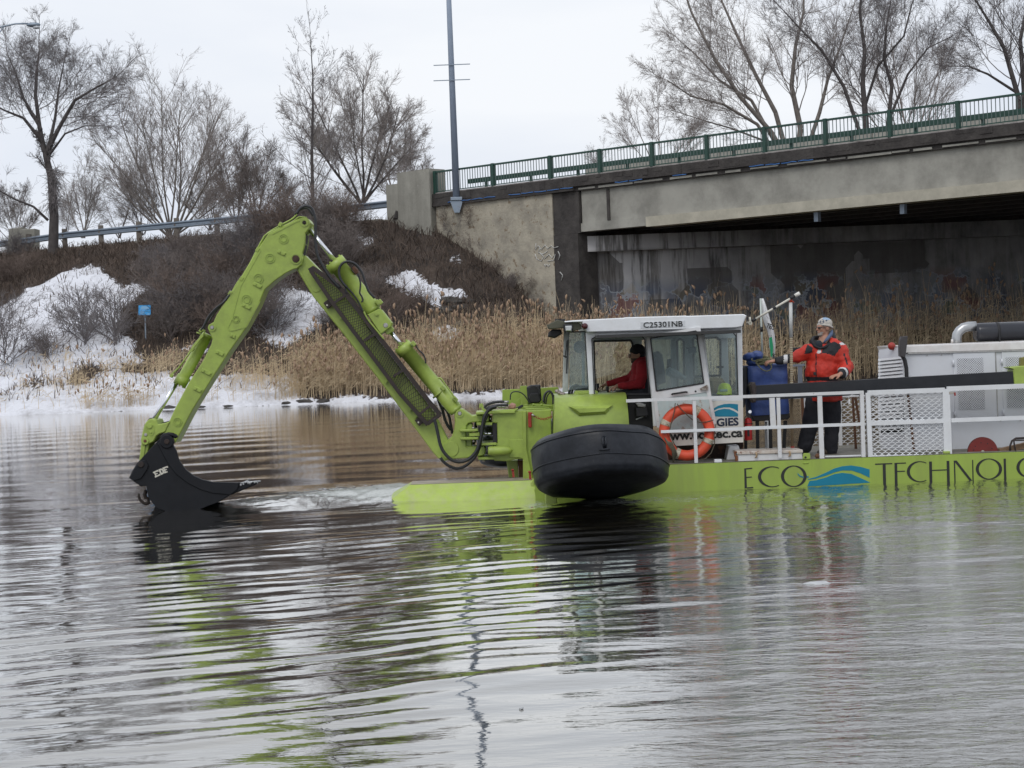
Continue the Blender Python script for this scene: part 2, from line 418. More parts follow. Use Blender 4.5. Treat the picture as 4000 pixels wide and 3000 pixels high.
def in_poly(u, v, poly):
    c = np.zeros(u.shape, dtype=bool); n = len(poly); j = n - 1
    for i in range(n):
        xi, yi = poly[i]; xj, yj = poly[j]
        t = ((yi > v) != (yj > v)) & (u < (xj - xi) * (v - yi) / (yj - yi + 1e-9) + xi)
        c ^= t; j = i
    return c
def snow_at(x, y, z):
    u, v = uv_of(x, y, z); n1 = (fbm(x, y, .9, 5, 21) - .5) * 130; n2 = (fbm(x, y, .9, 5, 22) - .5) * 80
    s = np.zeros(x.shape)
    for p in SNOW_POLYS: s = np.maximum(s, in_poly(u + n1, v + n2, p).astype(float))
    return s
# --- terrain
def terrain():
    xs = np.concatenate([np.linspace(-260, -50, 30)[:-1], np.arange(-50, 30, .2), np.linspace(30, 260, 30)])
    ys = np.concatenate([np.arange(76.5, 96, .17), np.arange(96, 125, .5), np.linspace(126, 900, 24)])
    X, Y = np.meshgrid(xs, ys); Z = ground_z(X, Y); S = snow_at(X, Y, Z)
    S = (S + np.roll(S, 1, 0) + np.roll(S, -1, 0) + np.roll(S, 1, 1) + np.roll(S, -1, 1)) / 5
    S = (S + np.roll(S, 2, 0) + np.roll(S, -2, 0) + np.roll(S, 2, 1) + np.roll(S, -2, 1)) / 5
    Z = Z + S * .04 + np.where(Y > 130, (fbm(X, Y, .02, 3, 5) - .5) * 2, 0)
    nx, ny = len(xs), len(ys); i = np.arange(nx * ny).reshape(ny, nx)
    f = np.stack([i[:-1, :-1], i[:-1, 1:], i[1:, 1:], i[1:, :-1]], -1).reshape(-1, 4)
    m = D.materials.new('bank_ground'); n, l = nodes(m); b = n['Principled BSDF']; b.inputs['Roughness'].default_value = .95
    geo = n.new('ShaderNodeNewGeometry'); at = n.new('ShaderNodeAttribute'); at.attribute_name = 'snow'
    t1 = n.new('ShaderNodeTexNoise'); t1.inputs['Scale'].default_value = .7; t1.inputs['Detail'].default_value = 9; t1.inputs['Roughness'].default_value = .75; l.new(geo.outputs['Position'], t1.inputs['Vector'])
    c1 = n.new('ShaderNodeValToRGB'); e = c1.color_ramp.elements; e[0].position = .36; e[0].color = (.016, .013, .012, 1); e[1].position = .66; e[1].color = (.085, .062, .048, 1)
    l.new(t1.outputs['Fac'], c1.inputs[0])
    t2 = n.new('ShaderNodeTexNoise'); t2.inputs['Scale'].default_value = 6; t2.inputs['Detail'].default_value = 6; l.new(geo.outputs['Position'], t2.inputs['Vector'])
    ad = n.new('ShaderNodeMath'); ad.operation = 'ADD'; l.new(at.outputs['Fac'], ad.inputs[0]); l.new(t2.outputs['Fac'], ad.inputs[1])
    st = n.new('ShaderNodeMapRange'); st.inputs[1].default_value = .96; st.inputs[2].default_value = 1.08; l.new(ad.outputs[0], st.inputs[0])
    c2 = n.new('ShaderNodeValToRGB'); e = c2.color_ramp.elements; e[0].position = .3; e[0].color = (.40, .39, .40, 1); e[1].position = .55; e[1].color = (.76, .77, .82, 1)
    l.new(t1.outputs['Fac'], c2.inputs[0])
    mi = n.new('ShaderNodeMix'); mi.data_type = 'RGBA'; l.new(st.outputs[0], mi.inputs[0]); l.new(c1.outputs[0], mi.inputs[6]); l.new(c2.outputs[0], mi.inputs[7])
    l.new(mi.outputs[2], b.inputs['Base Color'])
    bu = n.new('ShaderNodeBump'); bu.inputs['Strength'].default_value = .8; bu.inputs['Distance'].default_value = .15; l.new(t2.outputs['Fac'], bu.inputs['Height']); l.new(bu.outputs[0], b.inputs['Normal'])
    me = npmesh('riverbank', np.stack([X, Y, Z], -1).reshape(-1, 3), f, m, True); fattr(me, 'snow', S.ravel())
    link('riverbank', me, keep=True, kind='structure')
terrain()

# --- water
BOWX = P(1560, 1950, 24).x
def water():
    rows = 660; cols = 600
    # rows evenly spaced in view angle for an eye 2 m up (fine near, coarse far)
    inv = np.linspace(1 / 6.5, 1 / 79.0, rows); ys = 1 / inv
    t = np.linspace(-1, 1, cols)
    X = t[None, :] * (ys[:, None] * .31 + 1.2); Y = np.repeat(ys[:, None], cols, 1)
    dy = np.abs(np.gradient(ys))[:, None]; r = np.random.default_rng(5)
    Z = np.zeros_like(X)
    u, v = uv_of(X, Y, 0 * X)
    wx = (fbm(X, Y, .35, 3, 31) - .5) * 2.2; wy = (fbm(X, Y, .35, 3, 32) - .5) * 2.2
    def comp(lam, slope, ang, mask=1.0, nn=3, spread=8, warp=.5):
        nonlocal Z
        for k in range(nn):
            L = lam * r.uniform(.75, 1.3); a = R(ang + r.normal(0, spread)); kk = 2 * math.pi / L
            amp = slope / kk / math.sqrt(nn)
            ph = r.uniform(0, 6.28)
            f = kk * ((X + wx * warp) * math.cos(a) + (Y + wy * warp) * math.sin(a)) + ph
            fade = np.clip((L / abs(math.sin(a) + .15) / (dy * 3.0)) - .6, 0, 1)
            env = .55 + .9 * fbm(X + 9 * k, Y - 7 * k, .5, 2, 40 + k)
            Z = Z + amp * np.sin(f) * fade * mask * env
    wake = np.clip(1 - np.abs((v - 2330 + (u - 900) * .22) / 620), 0, 1) * np.clip((3100 - u) / 900, 0, 1)
    calm = np.clip(((u - 1500) / 500), 0, 1) * np.clip((3000 - u) / 500, 0, 1) * np.clip((v - 2400) / 250, 0, 1)
    chop = np.clip((u - 2300) / 900, 0, 1) * np.clip((v - 1900) / 700, .25, 1) * (.45 + .9 * fbm(X, Y * .6, .5, 3, 77))
    comp(.40, .040, 114, .35 + .9 * wake, 4, 4, .35)
    comp(.24, .024, 110, .2 + wake * (1 - .7 * calm), 3, 6, .35)
    comp(1.1, .012, 104, .6 + .5 * calm, 3, 14)
    comp(.70, .012, 96, .8, 4, 12)
    comp(.32, .018, 92, 1 - .85 * calm, 4, 7)
    comp(2.4, .013, 98, 1.0, 4, 18)
    comp(.20, .030, 88, chop, 5, 26, .3); comp(.11, .032, 92, chop, 5, 30, .3)
    comp(.5, .018, 84, chop, 4, 30, .8)
    # churned water thrown up by the bow and the float
    foam = np.zeros_like(X)
    def blob(u0, v0, su, sv, a, ang=0):
        du = u - u0; dv = v - v0 + du * .0384; return a * np.exp(-(du / su) ** 2 - (dv / sv) ** 2)
    n5 = fbm(X, Y, 3.0, 4, 51); n6 = fbm(X, Y, 9.0, 3, 52)
    Z += np.where(u > 2350, 1, np.exp(-((u - 2350) / 200) ** 2)) * .006 * np.exp(-((Y - 24.5) / .8) ** 2)
    hump = blob(1330, 1935, 300, 26, .085) + blob(1570, 1930, 120, 28, .09) + blob(1020, 1965, 180, 18, .04)
    Z += hump * (.75 + .5 * n5) + hump * .12 * (n6 - .5)
    foam = blob(1300, 1945, 330, 28, 1.05) + blob(1570, 1935, 170, 35, .9) + blob(2090, 1975, 60, 20, .9) + blob(950, 1972, 110, 14, .8) + blob(540, 1985, 60, 16, .7) \
        + blob(2440, 1957, 260, 15, .8) + blob(2950, 1936, 330, 17, .55) + blob(3600, 1905, 450, 18, .38) + blob(2900, 1965, 500, 14, .3) + blob(1850, 1850, 70, 10, .5)
    Z += np.clip(foam, 0, 1) * (n6 - .5) * .022
    tail = np.clip((u - 2300) / 300, 0, 1) * np.clip((v - 1850) / 30, 0, 1) * np.clip((2180 - v) / 250, 0, 1)
    Z += tail * (n6 - .5) * .022 + tail * (n5 - .5) * .02
    i = np.arange(rows * cols).reshape(rows, cols)
    f = np.stack([i[:-1, :-1], i[:-1, 1:], i[1:, 1:], i[1:, :-1]], -1).reshape(-1, 4)
    m = D.materials.new('river_water'); n, l = nodes(m); n.clear()
    out = n.new('ShaderNodeOutputMaterial'); geo = n.new('ShaderNodeNewGeometry')
    ac = n.new('ShaderNodeAttribute'); ac.attribute_name = 'chop'; af = n.new('ShaderNodeAttribute'); af.attribute_name = 'foam'
    mp = n.new('ShaderNodeMapping'); mp.inputs['Scale'].default_value = (2.2, 5.5, 1); mp.inputs['Rotation'].default_value = (0, 0, R(-12)); l.new(geo.outputs['Position'], mp.inputs[0])
    t1 = n.new('ShaderNodeTexNoise'); t1.inputs['Scale'].default_value = 1.0; t1.inputs['Detail'].default_value = 4; t1.inputs['Roughness'].default_value = .55; l.new(mp.outputs[0], t1.inputs['Vector'])
    mp2 = n.new('ShaderNodeMapping'); mp2.inputs['Scale'].default_value = (7, 16, 1); mp2.inputs['Rotation'].default_value = (0, 0, R(15)); l.new(geo.outputs['Position'], mp2.inputs[0])
    t2 = n.new('ShaderNodeTexNoise'); t2.inputs['Scale'].default_value = 1.0; t2.inputs['Detail'].default_value = 4; t2.inputs['Distortion'].default_value = .6; l.new(mp2.outputs[0], t2.inputs['Vector'])
    b1 = n.new('ShaderNodeBump'); b1.inputs['Distance'].default_value = .02; l.new(t1.outputs['Fac'], b1.inputs['Height'])
    s1 = n.new('ShaderNodeMath'); s1.operation = 'MULTIPLY_ADD'; l.new(ac.outputs['Fac'], s1.inputs[0]); s1.inputs[1].default_value = .4; s1.inputs[2].default_value = .14; l.new(s1.outputs[0], b1.inputs['Strength'])
    b2 = n.new('ShaderNodeBump'); b2.inputs['Distance'].default_value = .012; l.new(t2.outputs['Fac'], b2.inputs['Height']); l.new(b1.outputs[0], b2.inputs['Normal'])
    s2 = n.new('ShaderNodeMath'); s2.operation = 'MULTIPLY_ADD'; l.new(ac.outputs['Fac'], s2.inputs[0]); s2.inputs[1].default_value = .75; s2.inputs[2].default_value = .03; l.new(s2.outputs[0], b2.inputs['Strength'])
    gl = n.new('ShaderNodeBsdfGlossy'); gl.inputs[0].default_value = (.96, .955, .94, 1); gl.inputs['Roughness'].default_value = .025; l.new(b2.outputs[0], gl.inputs['Normal'])
    df = n.new('ShaderNodeBsdfDiffuse'); df.inputs[0].default_value = (.050, .043, .025, 1); l.new(b1.outputs[0], df.inputs['Normal'])
    fr = n.new('ShaderNodeFresnel'); fr.inputs[0].default_value = 1.6; l.new(b2.outputs[0], fr.inputs['Normal'])
    rr = n.new('ShaderNodeMapRange'); rr.inputs[1].default_value = .05; rr.inputs[2].default_value = .55; rr.inputs[3].default_value = .08; rr.inputs[4].default_value = .97; l.new(fr.outputs[0], rr.inputs[0])
    ms = n.new('ShaderNodeMixShader'); l.new(rr.outputs[0], ms.inputs[0]); l.new(df.outputs[0], ms.inputs[1]); l.new(gl.outputs[0], ms.inputs[2])
    fo = n.new('ShaderNodeBsdfDiffuse'); fo.inputs[0].default_value = (.50, .53, .51, 1)
    t3 = n.new('ShaderNodeTexNoise'); t3.inputs['Scale'].default_value = 9; t3.inputs['Detail'].default_value = 7; t3.inputs['Roughness'].default_value = .7; t3.inputs['Distortion'].default_value = 1.2; l.new(geo.outputs['Position'], t3.inputs['Vector'])
    mu = n.new('ShaderNodeMath'); mu.operation = 'MULTIPLY'; l.new(af.outputs['Fac'], mu.inputs[0]); mu.inputs[1].default_value = .40
    ad = n.new('ShaderNodeMath'); ad.operation = 'ADD'; l.new(mu.outputs[0], ad.inputs[0]); l.new(t3.outputs['Fac'], ad.inputs[1])
    r2 = n.new('ShaderNodeMapRange'); r2.inputs[1].default_value = .72; r2.inputs[2].default_value = .98; r2.inputs[4].default_value = .6; l.new(ad.outputs[0], r2.inputs[0])
    m3 = n.new('ShaderNodeMixShader'); l.new(r2.outputs[0], m3.inputs[0]); l.new(ms.outputs[0], m3.inputs[1]); l.new(fo.outputs[0], m3.inputs[2])
    l.new(m3.outputs[0], out.inputs[0])
    me = npmesh('river_water', np.stack([X, Y, Z], -1).reshape(-1, 3), f, m, True)
    fattr(me, 'chop', np.clip(chop + tail * .6, 0, 1).ravel()); fattr(me, 'foam', np.clip(foam, 0, 1.3).ravel())
    link('river_water', me, keep=True, kind='structure')
    a = MB(); a.add([(-400, -60, -.14), (400, -60, -.14), (400, 79, -.14), (-400, 79, -.14)], [(0, 1, 2, 3)])
    me2 = a.mesh('river_water_beyond', m); link('river_water', me2, keep=True, kind='structure')
water()

# --- bridge
BD = Vector((.7244, -.6894, 0)); BN = Vector((.6894, .7244, 0)); B0 = Vector((2.05, 84.0, 0))   # along, across (away from camera)
def bp(t, off, z): p = B0 + BD * t + BN * off; p.z = z; return p
def bbar(mb, t0, t1, o0, o1, z0, z1):       # box along the bridge
    vs_ = [bp(t, o, z) for t in (t0, t1) for o in (o0, o1) for z in (z0, z1)]
    mb.add(vs_, [(0, 1, 3, 2), (4, 6, 7, 5), (0, 4, 5, 1), (2, 3, 7, 6), (0, 2, 6, 4), (1, 5, 7, 3)])
ZD = 9.52
br = thing('road_bridge', 'concrete girder bridge with green railing and dark stained underside', 'bridge', bp(0, 0, 0))
a = MB(); bbar(a, -7.6, 60, -.02, 22, ZD - .42, ZD); a.build('deck_slab', CONC_D, br)  # far side widened out of view to shade the abutment wall beneath
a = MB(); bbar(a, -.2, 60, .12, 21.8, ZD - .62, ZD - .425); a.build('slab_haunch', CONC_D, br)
r = random.Random(12)               # spalled, grimy edge of the slab
a = MB(); t = -7.4
while t < 45:
    L_ = r.uniform(.25, .9); o_ = r.uniform(.005, .03); z_ = r.uniform(.0, .3); bbar(a, t, t + L_, -.02 - o_, -.021, ZD - .42 + z_, ZD - r.uniform(.0, .06)); t += L_ + r.uniform(0, 1.2)
a.build('spalled_edge', CONC_D, br, kind='stuff')
a = MB(); t = 1.6
while t < 45:
    L_ = r.uniform(.5, 2.2); bbar(a, t, t + L_ - .02, .06 + r.uniform(0, .04), .119, ZD - .61 + r.uniform(0, .06), ZD - .5); t += L_ + r.uniform(0, .5)
a.build('flaking_edge', CONC_G, br, kind='stuff')
g_ = MB()
# fascia girder: web, bottom flange
bbar(g_, 1.6, 60, .30, .62, 7.45, ZD - .625); g_.build('fascia_girder', CONC_G, br)
a = MB(); bbar(a, 5.4, 60, .10, .85, 7.02, 7.45); a.build('girder_flange', CONC_LIP, br)
a = MB(); bbar(a, 1.5, 5.395, .24, .8, 7.08, 7.449); a.build('girder_foot', CONC_G, br)
a = MB(); bbar(a, 3.1, 3.25, .245, .30, 7.47, ZD - .66); a.build('girder_stiffener', CONC_D, br)
for k in range(1, 10):
    a = MB(); bbar(a, 1.6 + k * 1.2, 60, .3 + k * 2.2, .7 + k * 2.2, 7.1, ZD - .625); a.build('inner_girder', CONC_D, br)
for t in (13.5, 17.5):
    a = MB(); bbar(a, t, t + .2, .9, 1.1, 6.65, 7.2); a.build('drain_pipe', GALV, br)
# dark end pier between wing wall and girder
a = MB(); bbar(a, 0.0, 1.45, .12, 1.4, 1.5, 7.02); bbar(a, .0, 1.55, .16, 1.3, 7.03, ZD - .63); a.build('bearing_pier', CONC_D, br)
# abutment wall material: efflorescence streaks, painted rectangles, graffiti colours
def wall_mat():
    m = D.materials.new('painted_abutment'); n, l = nodes(m); b = n['Principled BSDF']; b.inputs['Roughness'].default_value = .9
    geo = n.new('ShaderNodeNewGeometry'); pos = geo.outputs['Position']
    def noise(s, sc=(1, 1, 1), det=6, dist=0):
        mp = n.new('ShaderNodeMapping'); mp.inputs['Scale'].default_value = sc; l.new(pos, mp.inputs[0])
        t = n.new('ShaderNodeTexNoise'); t.inputs['Scale'].default_value = s; t.inputs['Detail'].default_value = det; t.inputs['Roughness'].default_value = .65; t.inputs['Distortion'].default_value = dist; l.new(mp.outputs[0], t.inputs['Vector']); return t
    def mix(fac, a, c, clamp=True):
        mi = n.new('ShaderNodeMix'); mi.data_type = 'RGBA'; l.new(fac, mi.inputs[0]); l.new(a, mi.inputs[6])
        if isinstance(c, tuple): mi.inputs[7].default_value = (*c, 1)
        else: l.new(c, mi.inputs[7])
        return mi.outputs[2]
    def mr(src, lo, hi, a=0, c=1):
        r = n.new('ShaderNodeMapRange'); r.inputs[1].default_value = lo; r.inputs[2].default_value = hi; r.inputs[3].default_value = a; r.inputs[4].default_value = c; l.new(src, r.inputs[0]); return r.outputs[0]
    def mulf(a, c):
        k = n.new('ShaderNodeMath'); k.operation = 'MULTIPLY'; l.new(a, k.inputs[0])
        if hasattr(c, 'links'): l.new(c, k.inputs[1])
        else: k.inputs[1].default_value = c
        return k.outputs[0]
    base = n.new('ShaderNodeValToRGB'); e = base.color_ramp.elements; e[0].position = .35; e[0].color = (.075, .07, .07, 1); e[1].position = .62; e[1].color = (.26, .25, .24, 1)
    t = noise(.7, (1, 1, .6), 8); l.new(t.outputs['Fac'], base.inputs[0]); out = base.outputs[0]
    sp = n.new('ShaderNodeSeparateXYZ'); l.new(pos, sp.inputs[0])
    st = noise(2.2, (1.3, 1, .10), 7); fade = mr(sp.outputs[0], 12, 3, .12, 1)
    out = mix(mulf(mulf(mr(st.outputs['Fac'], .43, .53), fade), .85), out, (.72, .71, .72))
    # roller-painted grey patches over old graffiti
    br_ = n.new('ShaderNodeTexVoronoi'); br_.distance = 'CHEBYCHEV'; br_.inputs['Scale'].default_value = .38; br_.inputs['Randomness'].default_value = .8; l.new(pos, br_.inputs['Vector'])
    hh = mr(sp.outputs[2], 3.0, 3.3); hh2 = mr(sp.outputs[2], 6.3, 6.1)
    sepc = n.new('ShaderNodeSeparateColor'); l.new(br_.outputs['Color'], sepc.inputs[0])
    out = mix(mulf(mulf(mulf(mr(sepc.outputs[0], .55, .56), hh), hh2), .75), out, (.085, .078, .072))
    # graffiti band
    wv = n.new('ShaderNodeTexVoronoi'); wv.inputs['Scale'].default_value = 1.1; wv.feature = 'DISTANCE_TO_EDGE'
    dn = noise(1.6, (1, 1, 1), 3); va = n.new('ShaderNodeVectorMath'); va.operation = 'MULTIPLY_ADD'; l.new(dn.outputs['Color'], va.inputs[0]); va.inputs[1].default_value = (1.3, 1.3, 1.3); l.new(pos, va.inputs[2]); l.new(va.outputs[0], wv.inputs['Vector'])
    band = mulf(mr(sp.outputs[2], 2.3, 2.9), mr(sp.outputs[2], 5.0, 4.3))
    big = noise(.45, (1, 1, 1), 2); bandx = mulf(band, mr(big.outputs['Fac'], .42, .52))
    cc = n.new('ShaderNodeValToRGB'); cc.color_ramp.interpolation = 'CONSTANT'
    cols = [(.10, .14, .22), (.20, .22, .25), (.19, .06, .055), (.05, .07, .12), (.24, .26, .29), (.13, .17, .13), (.17, .15, .11)]
    els = cc.color_ramp.elements
    while len(els) < len(cols): els.new(.5)
    for i_, c_ in enumerate(cols): els[i_].position = i_ / len(cols); els[i_].color = (*c_, 1)
    v2 = n.new('ShaderNodeTexVoronoi'); v2.inputs['Scale'].default_value = 1.1; l.new(va.outputs[0], v2.inputs['Vector'])
    s2 = n.new('ShaderNodeSeparateColor'); l.new(v2.outputs['Color'], s2.inputs[0]); l.new(s2.outputs[1], cc.inputs[0])
    out = mix(mulf(bandx, .6), out, cc.outputs[0])
    out = mix(mulf(mulf(mr(wv.outputs['Distance'], .05, .035), bandx), .85), out, (.33, .36, .40))
    l.new(out, b.inputs['Base Color'])
    bt = noise(9, (1, 1, 1), 5); bu = n.new('ShaderNodeBump'); bu.inputs['Strength'].default_value = .4; bu.inputs['Distance'].default_value = .03; l.new(bt.outputs['Fac'], bu.inputs['Height']); l.new(bu.outputs[0], b.inputs['Normal'])
    return m
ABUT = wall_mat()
def wing_mat():
    m = mat('flaking_cream_render', (.43, .39, .31), .9, var=.12, vs_=1.0, bump=.5, bs=10, dirt=(.19, .175, .15), dirt_amt=.85, ds=.9, rust=(.20, .145, .09), rs=3.4, rlo=.58, rhi=.62, bd=.04, streak=False); return m
WING = wing_mat()
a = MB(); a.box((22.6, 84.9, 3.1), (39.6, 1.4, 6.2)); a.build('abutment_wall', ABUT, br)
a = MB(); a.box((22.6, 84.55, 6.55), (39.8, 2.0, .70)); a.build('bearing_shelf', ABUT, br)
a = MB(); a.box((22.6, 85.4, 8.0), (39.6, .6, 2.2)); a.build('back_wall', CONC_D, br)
a = MB(); bbar(a, -7.5, 0.0, .10, .7, 2.2, ZD - .425); a.build('wing_wall', WING, br)
BLUEP = mat('blue_paint', (.05, .16, .42), .6)
a = MB(); bbar(a, -7.6, 1.4, -.05, .099, ZD - .60, ZD - .425); a.build('ledge', CONC_D, br)
for t0 in np.arange(-6.5, 14, .8): 
    a = MB()
    if random.random() < (.8 if t0 < 1 else .35): a.tube([bp(t0 + dt, -.075, ZD - .47 + random.uniform(-.02, .02)) for dt in (0, .25, .5, .72)], .022, 5); a.build('blue_conduit', BLUEP, br)
pil = MB(); bbar(pil, -9.9, -7.62, -.12, .9, 6.8, 10.75); bbar(pil, -10.9, -9.92, .05, .85, 7.0, 10.25); bbar(pil, -8.35, -7.55, -.22, -.125, 6.8, 10.6)
pil.build('end_pilaster', CONC, br)
# graffiti scrawls: thin painted strokes
def scrawl(pts, r, parent, m, cr_, off):
    a = MB()
    for s in pts:
        ps = []
        for x, y in s:
            a0, b0, sc = CR[cr_]; u, v = a0 + sc * x, b0 + sc * y
            d = P(u, v, 90) - Vector((0, 0, CAMZ)); o = Vector((0, 0, CAMZ))
            pp = B0 + BN * off; t = (pp - o).dot(BN) / d.dot(BN); ps.append(o + d * t)
        a.tube(ps, r, 4)
    a.build('graffiti', m, parent)
CHALK = mat('white_spray_paint', (.55, .55, .53), .8, bump=0)
scrawl([[(222, 700), (226, 740), (234, 780), (238, 750), (244, 780), (262, 720)], [(248, 715), (256, 705)]], .026, br, CHALK, 'C5', -.14)
scrawl([[(238, 870), (246, 920)], [(232, 885), (256, 880)], [(256, 890), (258, 918)], [(270, 880), (280, 890), (270, 905), (284, 900), (282, 925), (266, 935)], [(262, 870), (275, 850)]], .026, br, CHALK, 'C5', -.14)
scrawl([[(985, 1080), (982, 1120), (1000, 1095), (1020, 1120), (1045, 1090), (1060, 1115), (1085, 1095), (1100, 1110), (1130, 1100)], [(980, 1150), (990, 1180), (1020, 1195), (1035, 1165), (1010, 1140)], [(1040, 1180), (1070, 1150), (1090, 1175), (1110, 1150), (1100, 1190), (1060, 1195)], [(1128, 1130), (1140, 1155), (1132, 1185)], [(1010, 1110), (1000, 1140), (1030, 1150), (1060, 1130)], [(1040, 1215), (1048, 1230), (1056, 1215), (1066, 1232), (1075, 1215)], [(1140, 1265), (1158, 1285), (1150, 1320)]], .02, br, CHALK, 'C5', .085)
# railing
rail = thing('bridge_railing', 'green steel railing with vertical bars along the bridge edge', 'railing', bp(0, 0, ZD))
posts = [-7.45, -3.6] + [2.95 * k for k in range(0, 16)]
pm = MB(); pm.bbox((0, 0, .55), (.16, .16, 1.1), .01); pme = pm.mesh('post', GRN_RAIL)
bm_ = MB(); bm_.box((0, 0, .54), (.025, .025, .92)); bme = bm_.mesh('baluster', mat('baluster_paint', (.10, .14, .13), .5))
RZ = math.atan2(BD.y, BD.x); nb = 0
extra = MB()
for i, t in enumerate(posts):
    inst('post', pme, rail, bp(t, .08, ZD), RZ)
    if i + 1 < len(posts):
        t2 = posts[i + 1]; a = MB(); bbar(a, t + .08, t2 - .08, .03, .13, ZD + 1.0, ZD + 1.08); a.build('top_rail', GRN_RAIL, rail)
        a = MB(); bbar(a, t + .08, t2 - .08, .05, .11, ZD + .08, ZD + .12); a.build('bottom_rail', GRN_RAIL, rail)
        k = int(round((t2 - t) / .17))
        for j in range(1, k):
            if nb < 290: inst('baluster', bme, rail, bp(t + (t2 - t) * j / k, .08, ZD), RZ); nb += 1
a = MB(); bbar(a, -7.4, 45, .0, .22, ZD + .001, ZD + .05); a.build('grimy_snow_ledge', mat('grimy_snow', (.28, .26, .25), .95, var=.5, vs_=3, bump=.8), rail)
gb = thing('roadside_guard_beam', 'dark green steel beam running behind the bridge railing', 'guard rail', bp(0, 1.9, ZD))
a = MB(); bbar(a, -7.0, 60, 1.85, 1.95, ZD + .52, ZD + .74); a.build('beam', GRN_RAIL, gb)
a = MB(); bbar(a, -7.0, 60, 1.7, 2.1, ZD + .002, ZD + .22); a.build('kerb', CONC, gb)
for t in np.arange(-6, 45, 2.95):
    a = MB(); bbar(a, t, t + .12, 1.955, 2.05, ZD + .22, ZD + .72); a.build('post', GRN_RAIL, gb)
far = thing('concrete_barrier', 'pale concrete barrier along the middle of the bridge road', 'barrier', bp(0, 5, ZD))
for k, t in enumerate(np.arange(-2.2, 58, 4.0)):
    a = MB(); vs_ = []
    for tt in (t, t + 3.96):
        for o, z in ((4.7, ZD + .002), (4.95, ZD + .35), (5.0, ZD + 1.0 + .012 * (k % 3)), (5.2, ZD + 1.0 + .012 * (k % 3)), (5.5, ZD + .002)): vs_.append(bp(tt, o, z))
    a.add(vs_, [(0, 1, 2, 3, 4), (9, 8, 7, 6, 5)] + [(i, (i + 1) % 5, 5 + (i + 1) % 5, 5 + i) for i in range(5)]); a.build('barrier_block', CONC_G, far)

# --- light pole on the bridge corner and lamp at far left
lp = thing('light_pole', 'tall tapered blue grey light pole at the corner of the bridge', 'light pole', P(1781, 770, 88.0))
pb = P(1784, 790, 88.0); pt = pb + Vector((0, 0, 17))
a = MB(); a.cyl(pb + Vector((0, 0, .25)), pt, .17, .08, 16); a.build('pole', POLE, lp)
a = MB(); a.bbox(pb + Vector((0, 0, .15)), (.55, .55, .16), .02); a.prism([pb + Vector(d) for d in ((-.3, -.2, .05), (.3, -.2, .05), (.12, -.2, -.5), (-.12, -.2, -.5))], .4); a.build('base_bracket', GALV, lp)
for vv in (255, 315):
    c = P(1767, vv, 88.0); a = MB(); a.bar(c + Vector((-.88, -.18, 0)), c + Vector((.84, -.18, 0)), .03, .04); a.build('crossbar', GALV, lp)
a = MB(); tp = pt; a.tube([tp + Vector((0, 0, -.5)), tp + Vector((.1, .3, .2)), tp + Vector((.6, 1.4, .5)), tp + Vector((1, 2.6, .55))], .05, 8); a.build('lamp_arm', POLE, lp)
a = MB(); a.sphere(tp + Vector((1.15, 3.0, .52)), (.2, .45, .12)); a.build('lamp_head', GALV, lp)
sl = thing('street_lamp', 'curved arm street lamp with grey head at top left', 'street lamp', P(-420, 900, 100))
p0 = P(-420, 960, 100)
a = MB(); a.cyl(p0, P(-440, 330, 100), .13, .09, 12); a.build('pole', GALV, sl)
a = MB(); a.tube([P(-440, 330, 100), P(-300, 210, 100), P(-120, 145, 100), P(0, 106, 100), P(60, 93, 100), P(110, 92, 100)], .045, 8); a.tube([P(-420, 330, 100), P(-200, 230, 100), P(0, 125, 100), P(18, 100, 100)], .03, 6); a.build('lamp_arm', GALV, sl)
a = MB(); c = P(131, 97, 100); a.sphere(c, (.38, .2, .13)); a.build('lamp_head', GALV, sl)
a = MB(); a.sphere(P(142, 106, 100), (.2, .15, .11)); a.build('lens', mat('lamp_lens', (.6, .62, .65), .2), sl)

# --- road, guardrail
def gr_pt(u, dz=0, off=0):        # point on the crest for a photo column
    k = (u - 2000) / FPX + .0
    lo, hi = 80., 200.
    for _ in range(40):
        y = (lo + hi) / 2
        if crest_y(k * y) + off > y: lo = y
        else: hi = y
    x = k * y; return Vector((x, y, float(ground_z(x, y - .2)) + dz))
guard = thing('guardrail', 'galvanised highway guardrail on timber posts along the embankment top', 'guardrail', gr_pt(1000))
gp = MB(); gp.bbox((0, 0, -.1), (.26, .24, 1.9), .02); gpm = gp.mesh('post', POSTW)
GRU = [-700, -560, -420, -300, -170, -30, 110, 250, 392, 540, 688, 845, 1003, 1165, 1345, 1528]
GV = lambda u: np.interp(u, [-700, 0, 250, 540, 845, 1200, 1528, 1600], [1010, 945, 910, 882, 853, 822, 785, 776])
def gtop(u, Yp=None):
    b = gr_pt(u, 0, .3); return P(u, GV(u), b.y)
for u in GRU:
    t = gtop(u); inst('post', gpm, guard, (t.x, t.y + .12, t.z - .62), random.uniform(-.05, .05))
prof = [(-.02, .30), (-.09, .22), (-.09, .16), (-.02, .05), (-.02, -.05), (-.09, -.16), (-.09, -.22), (-.02, -.30)]
for i in range(len(GRU)):
    u0 = GRU[i]; u1 = GRU[i + 1] if i + 1 < len(GRU) else 1600
    A = gtop(u0); B = gtop(u1); d = (B - A); nrm = Vector((d.y, -d.x, 0)).normalized(); vs_ = []
    for p in (A, B):
        for o, z in prof: vs_.append(p + nrm * (-o * 1.0) + Vector((0, 0, z * .62 - .14)))
    a = MB(); a.add(vs_, [(j, j + 1, 9 + j, 8 + j) for j in range(7)], False); a.build('rail_panel', GALV, guard)
a = MB(); A = gr_pt(-900, 0, .9); B = gr_pt(1580, 0, .9)
pts = [gr_pt(u, .12, .5) for u in range(-900, 1600, 60)]
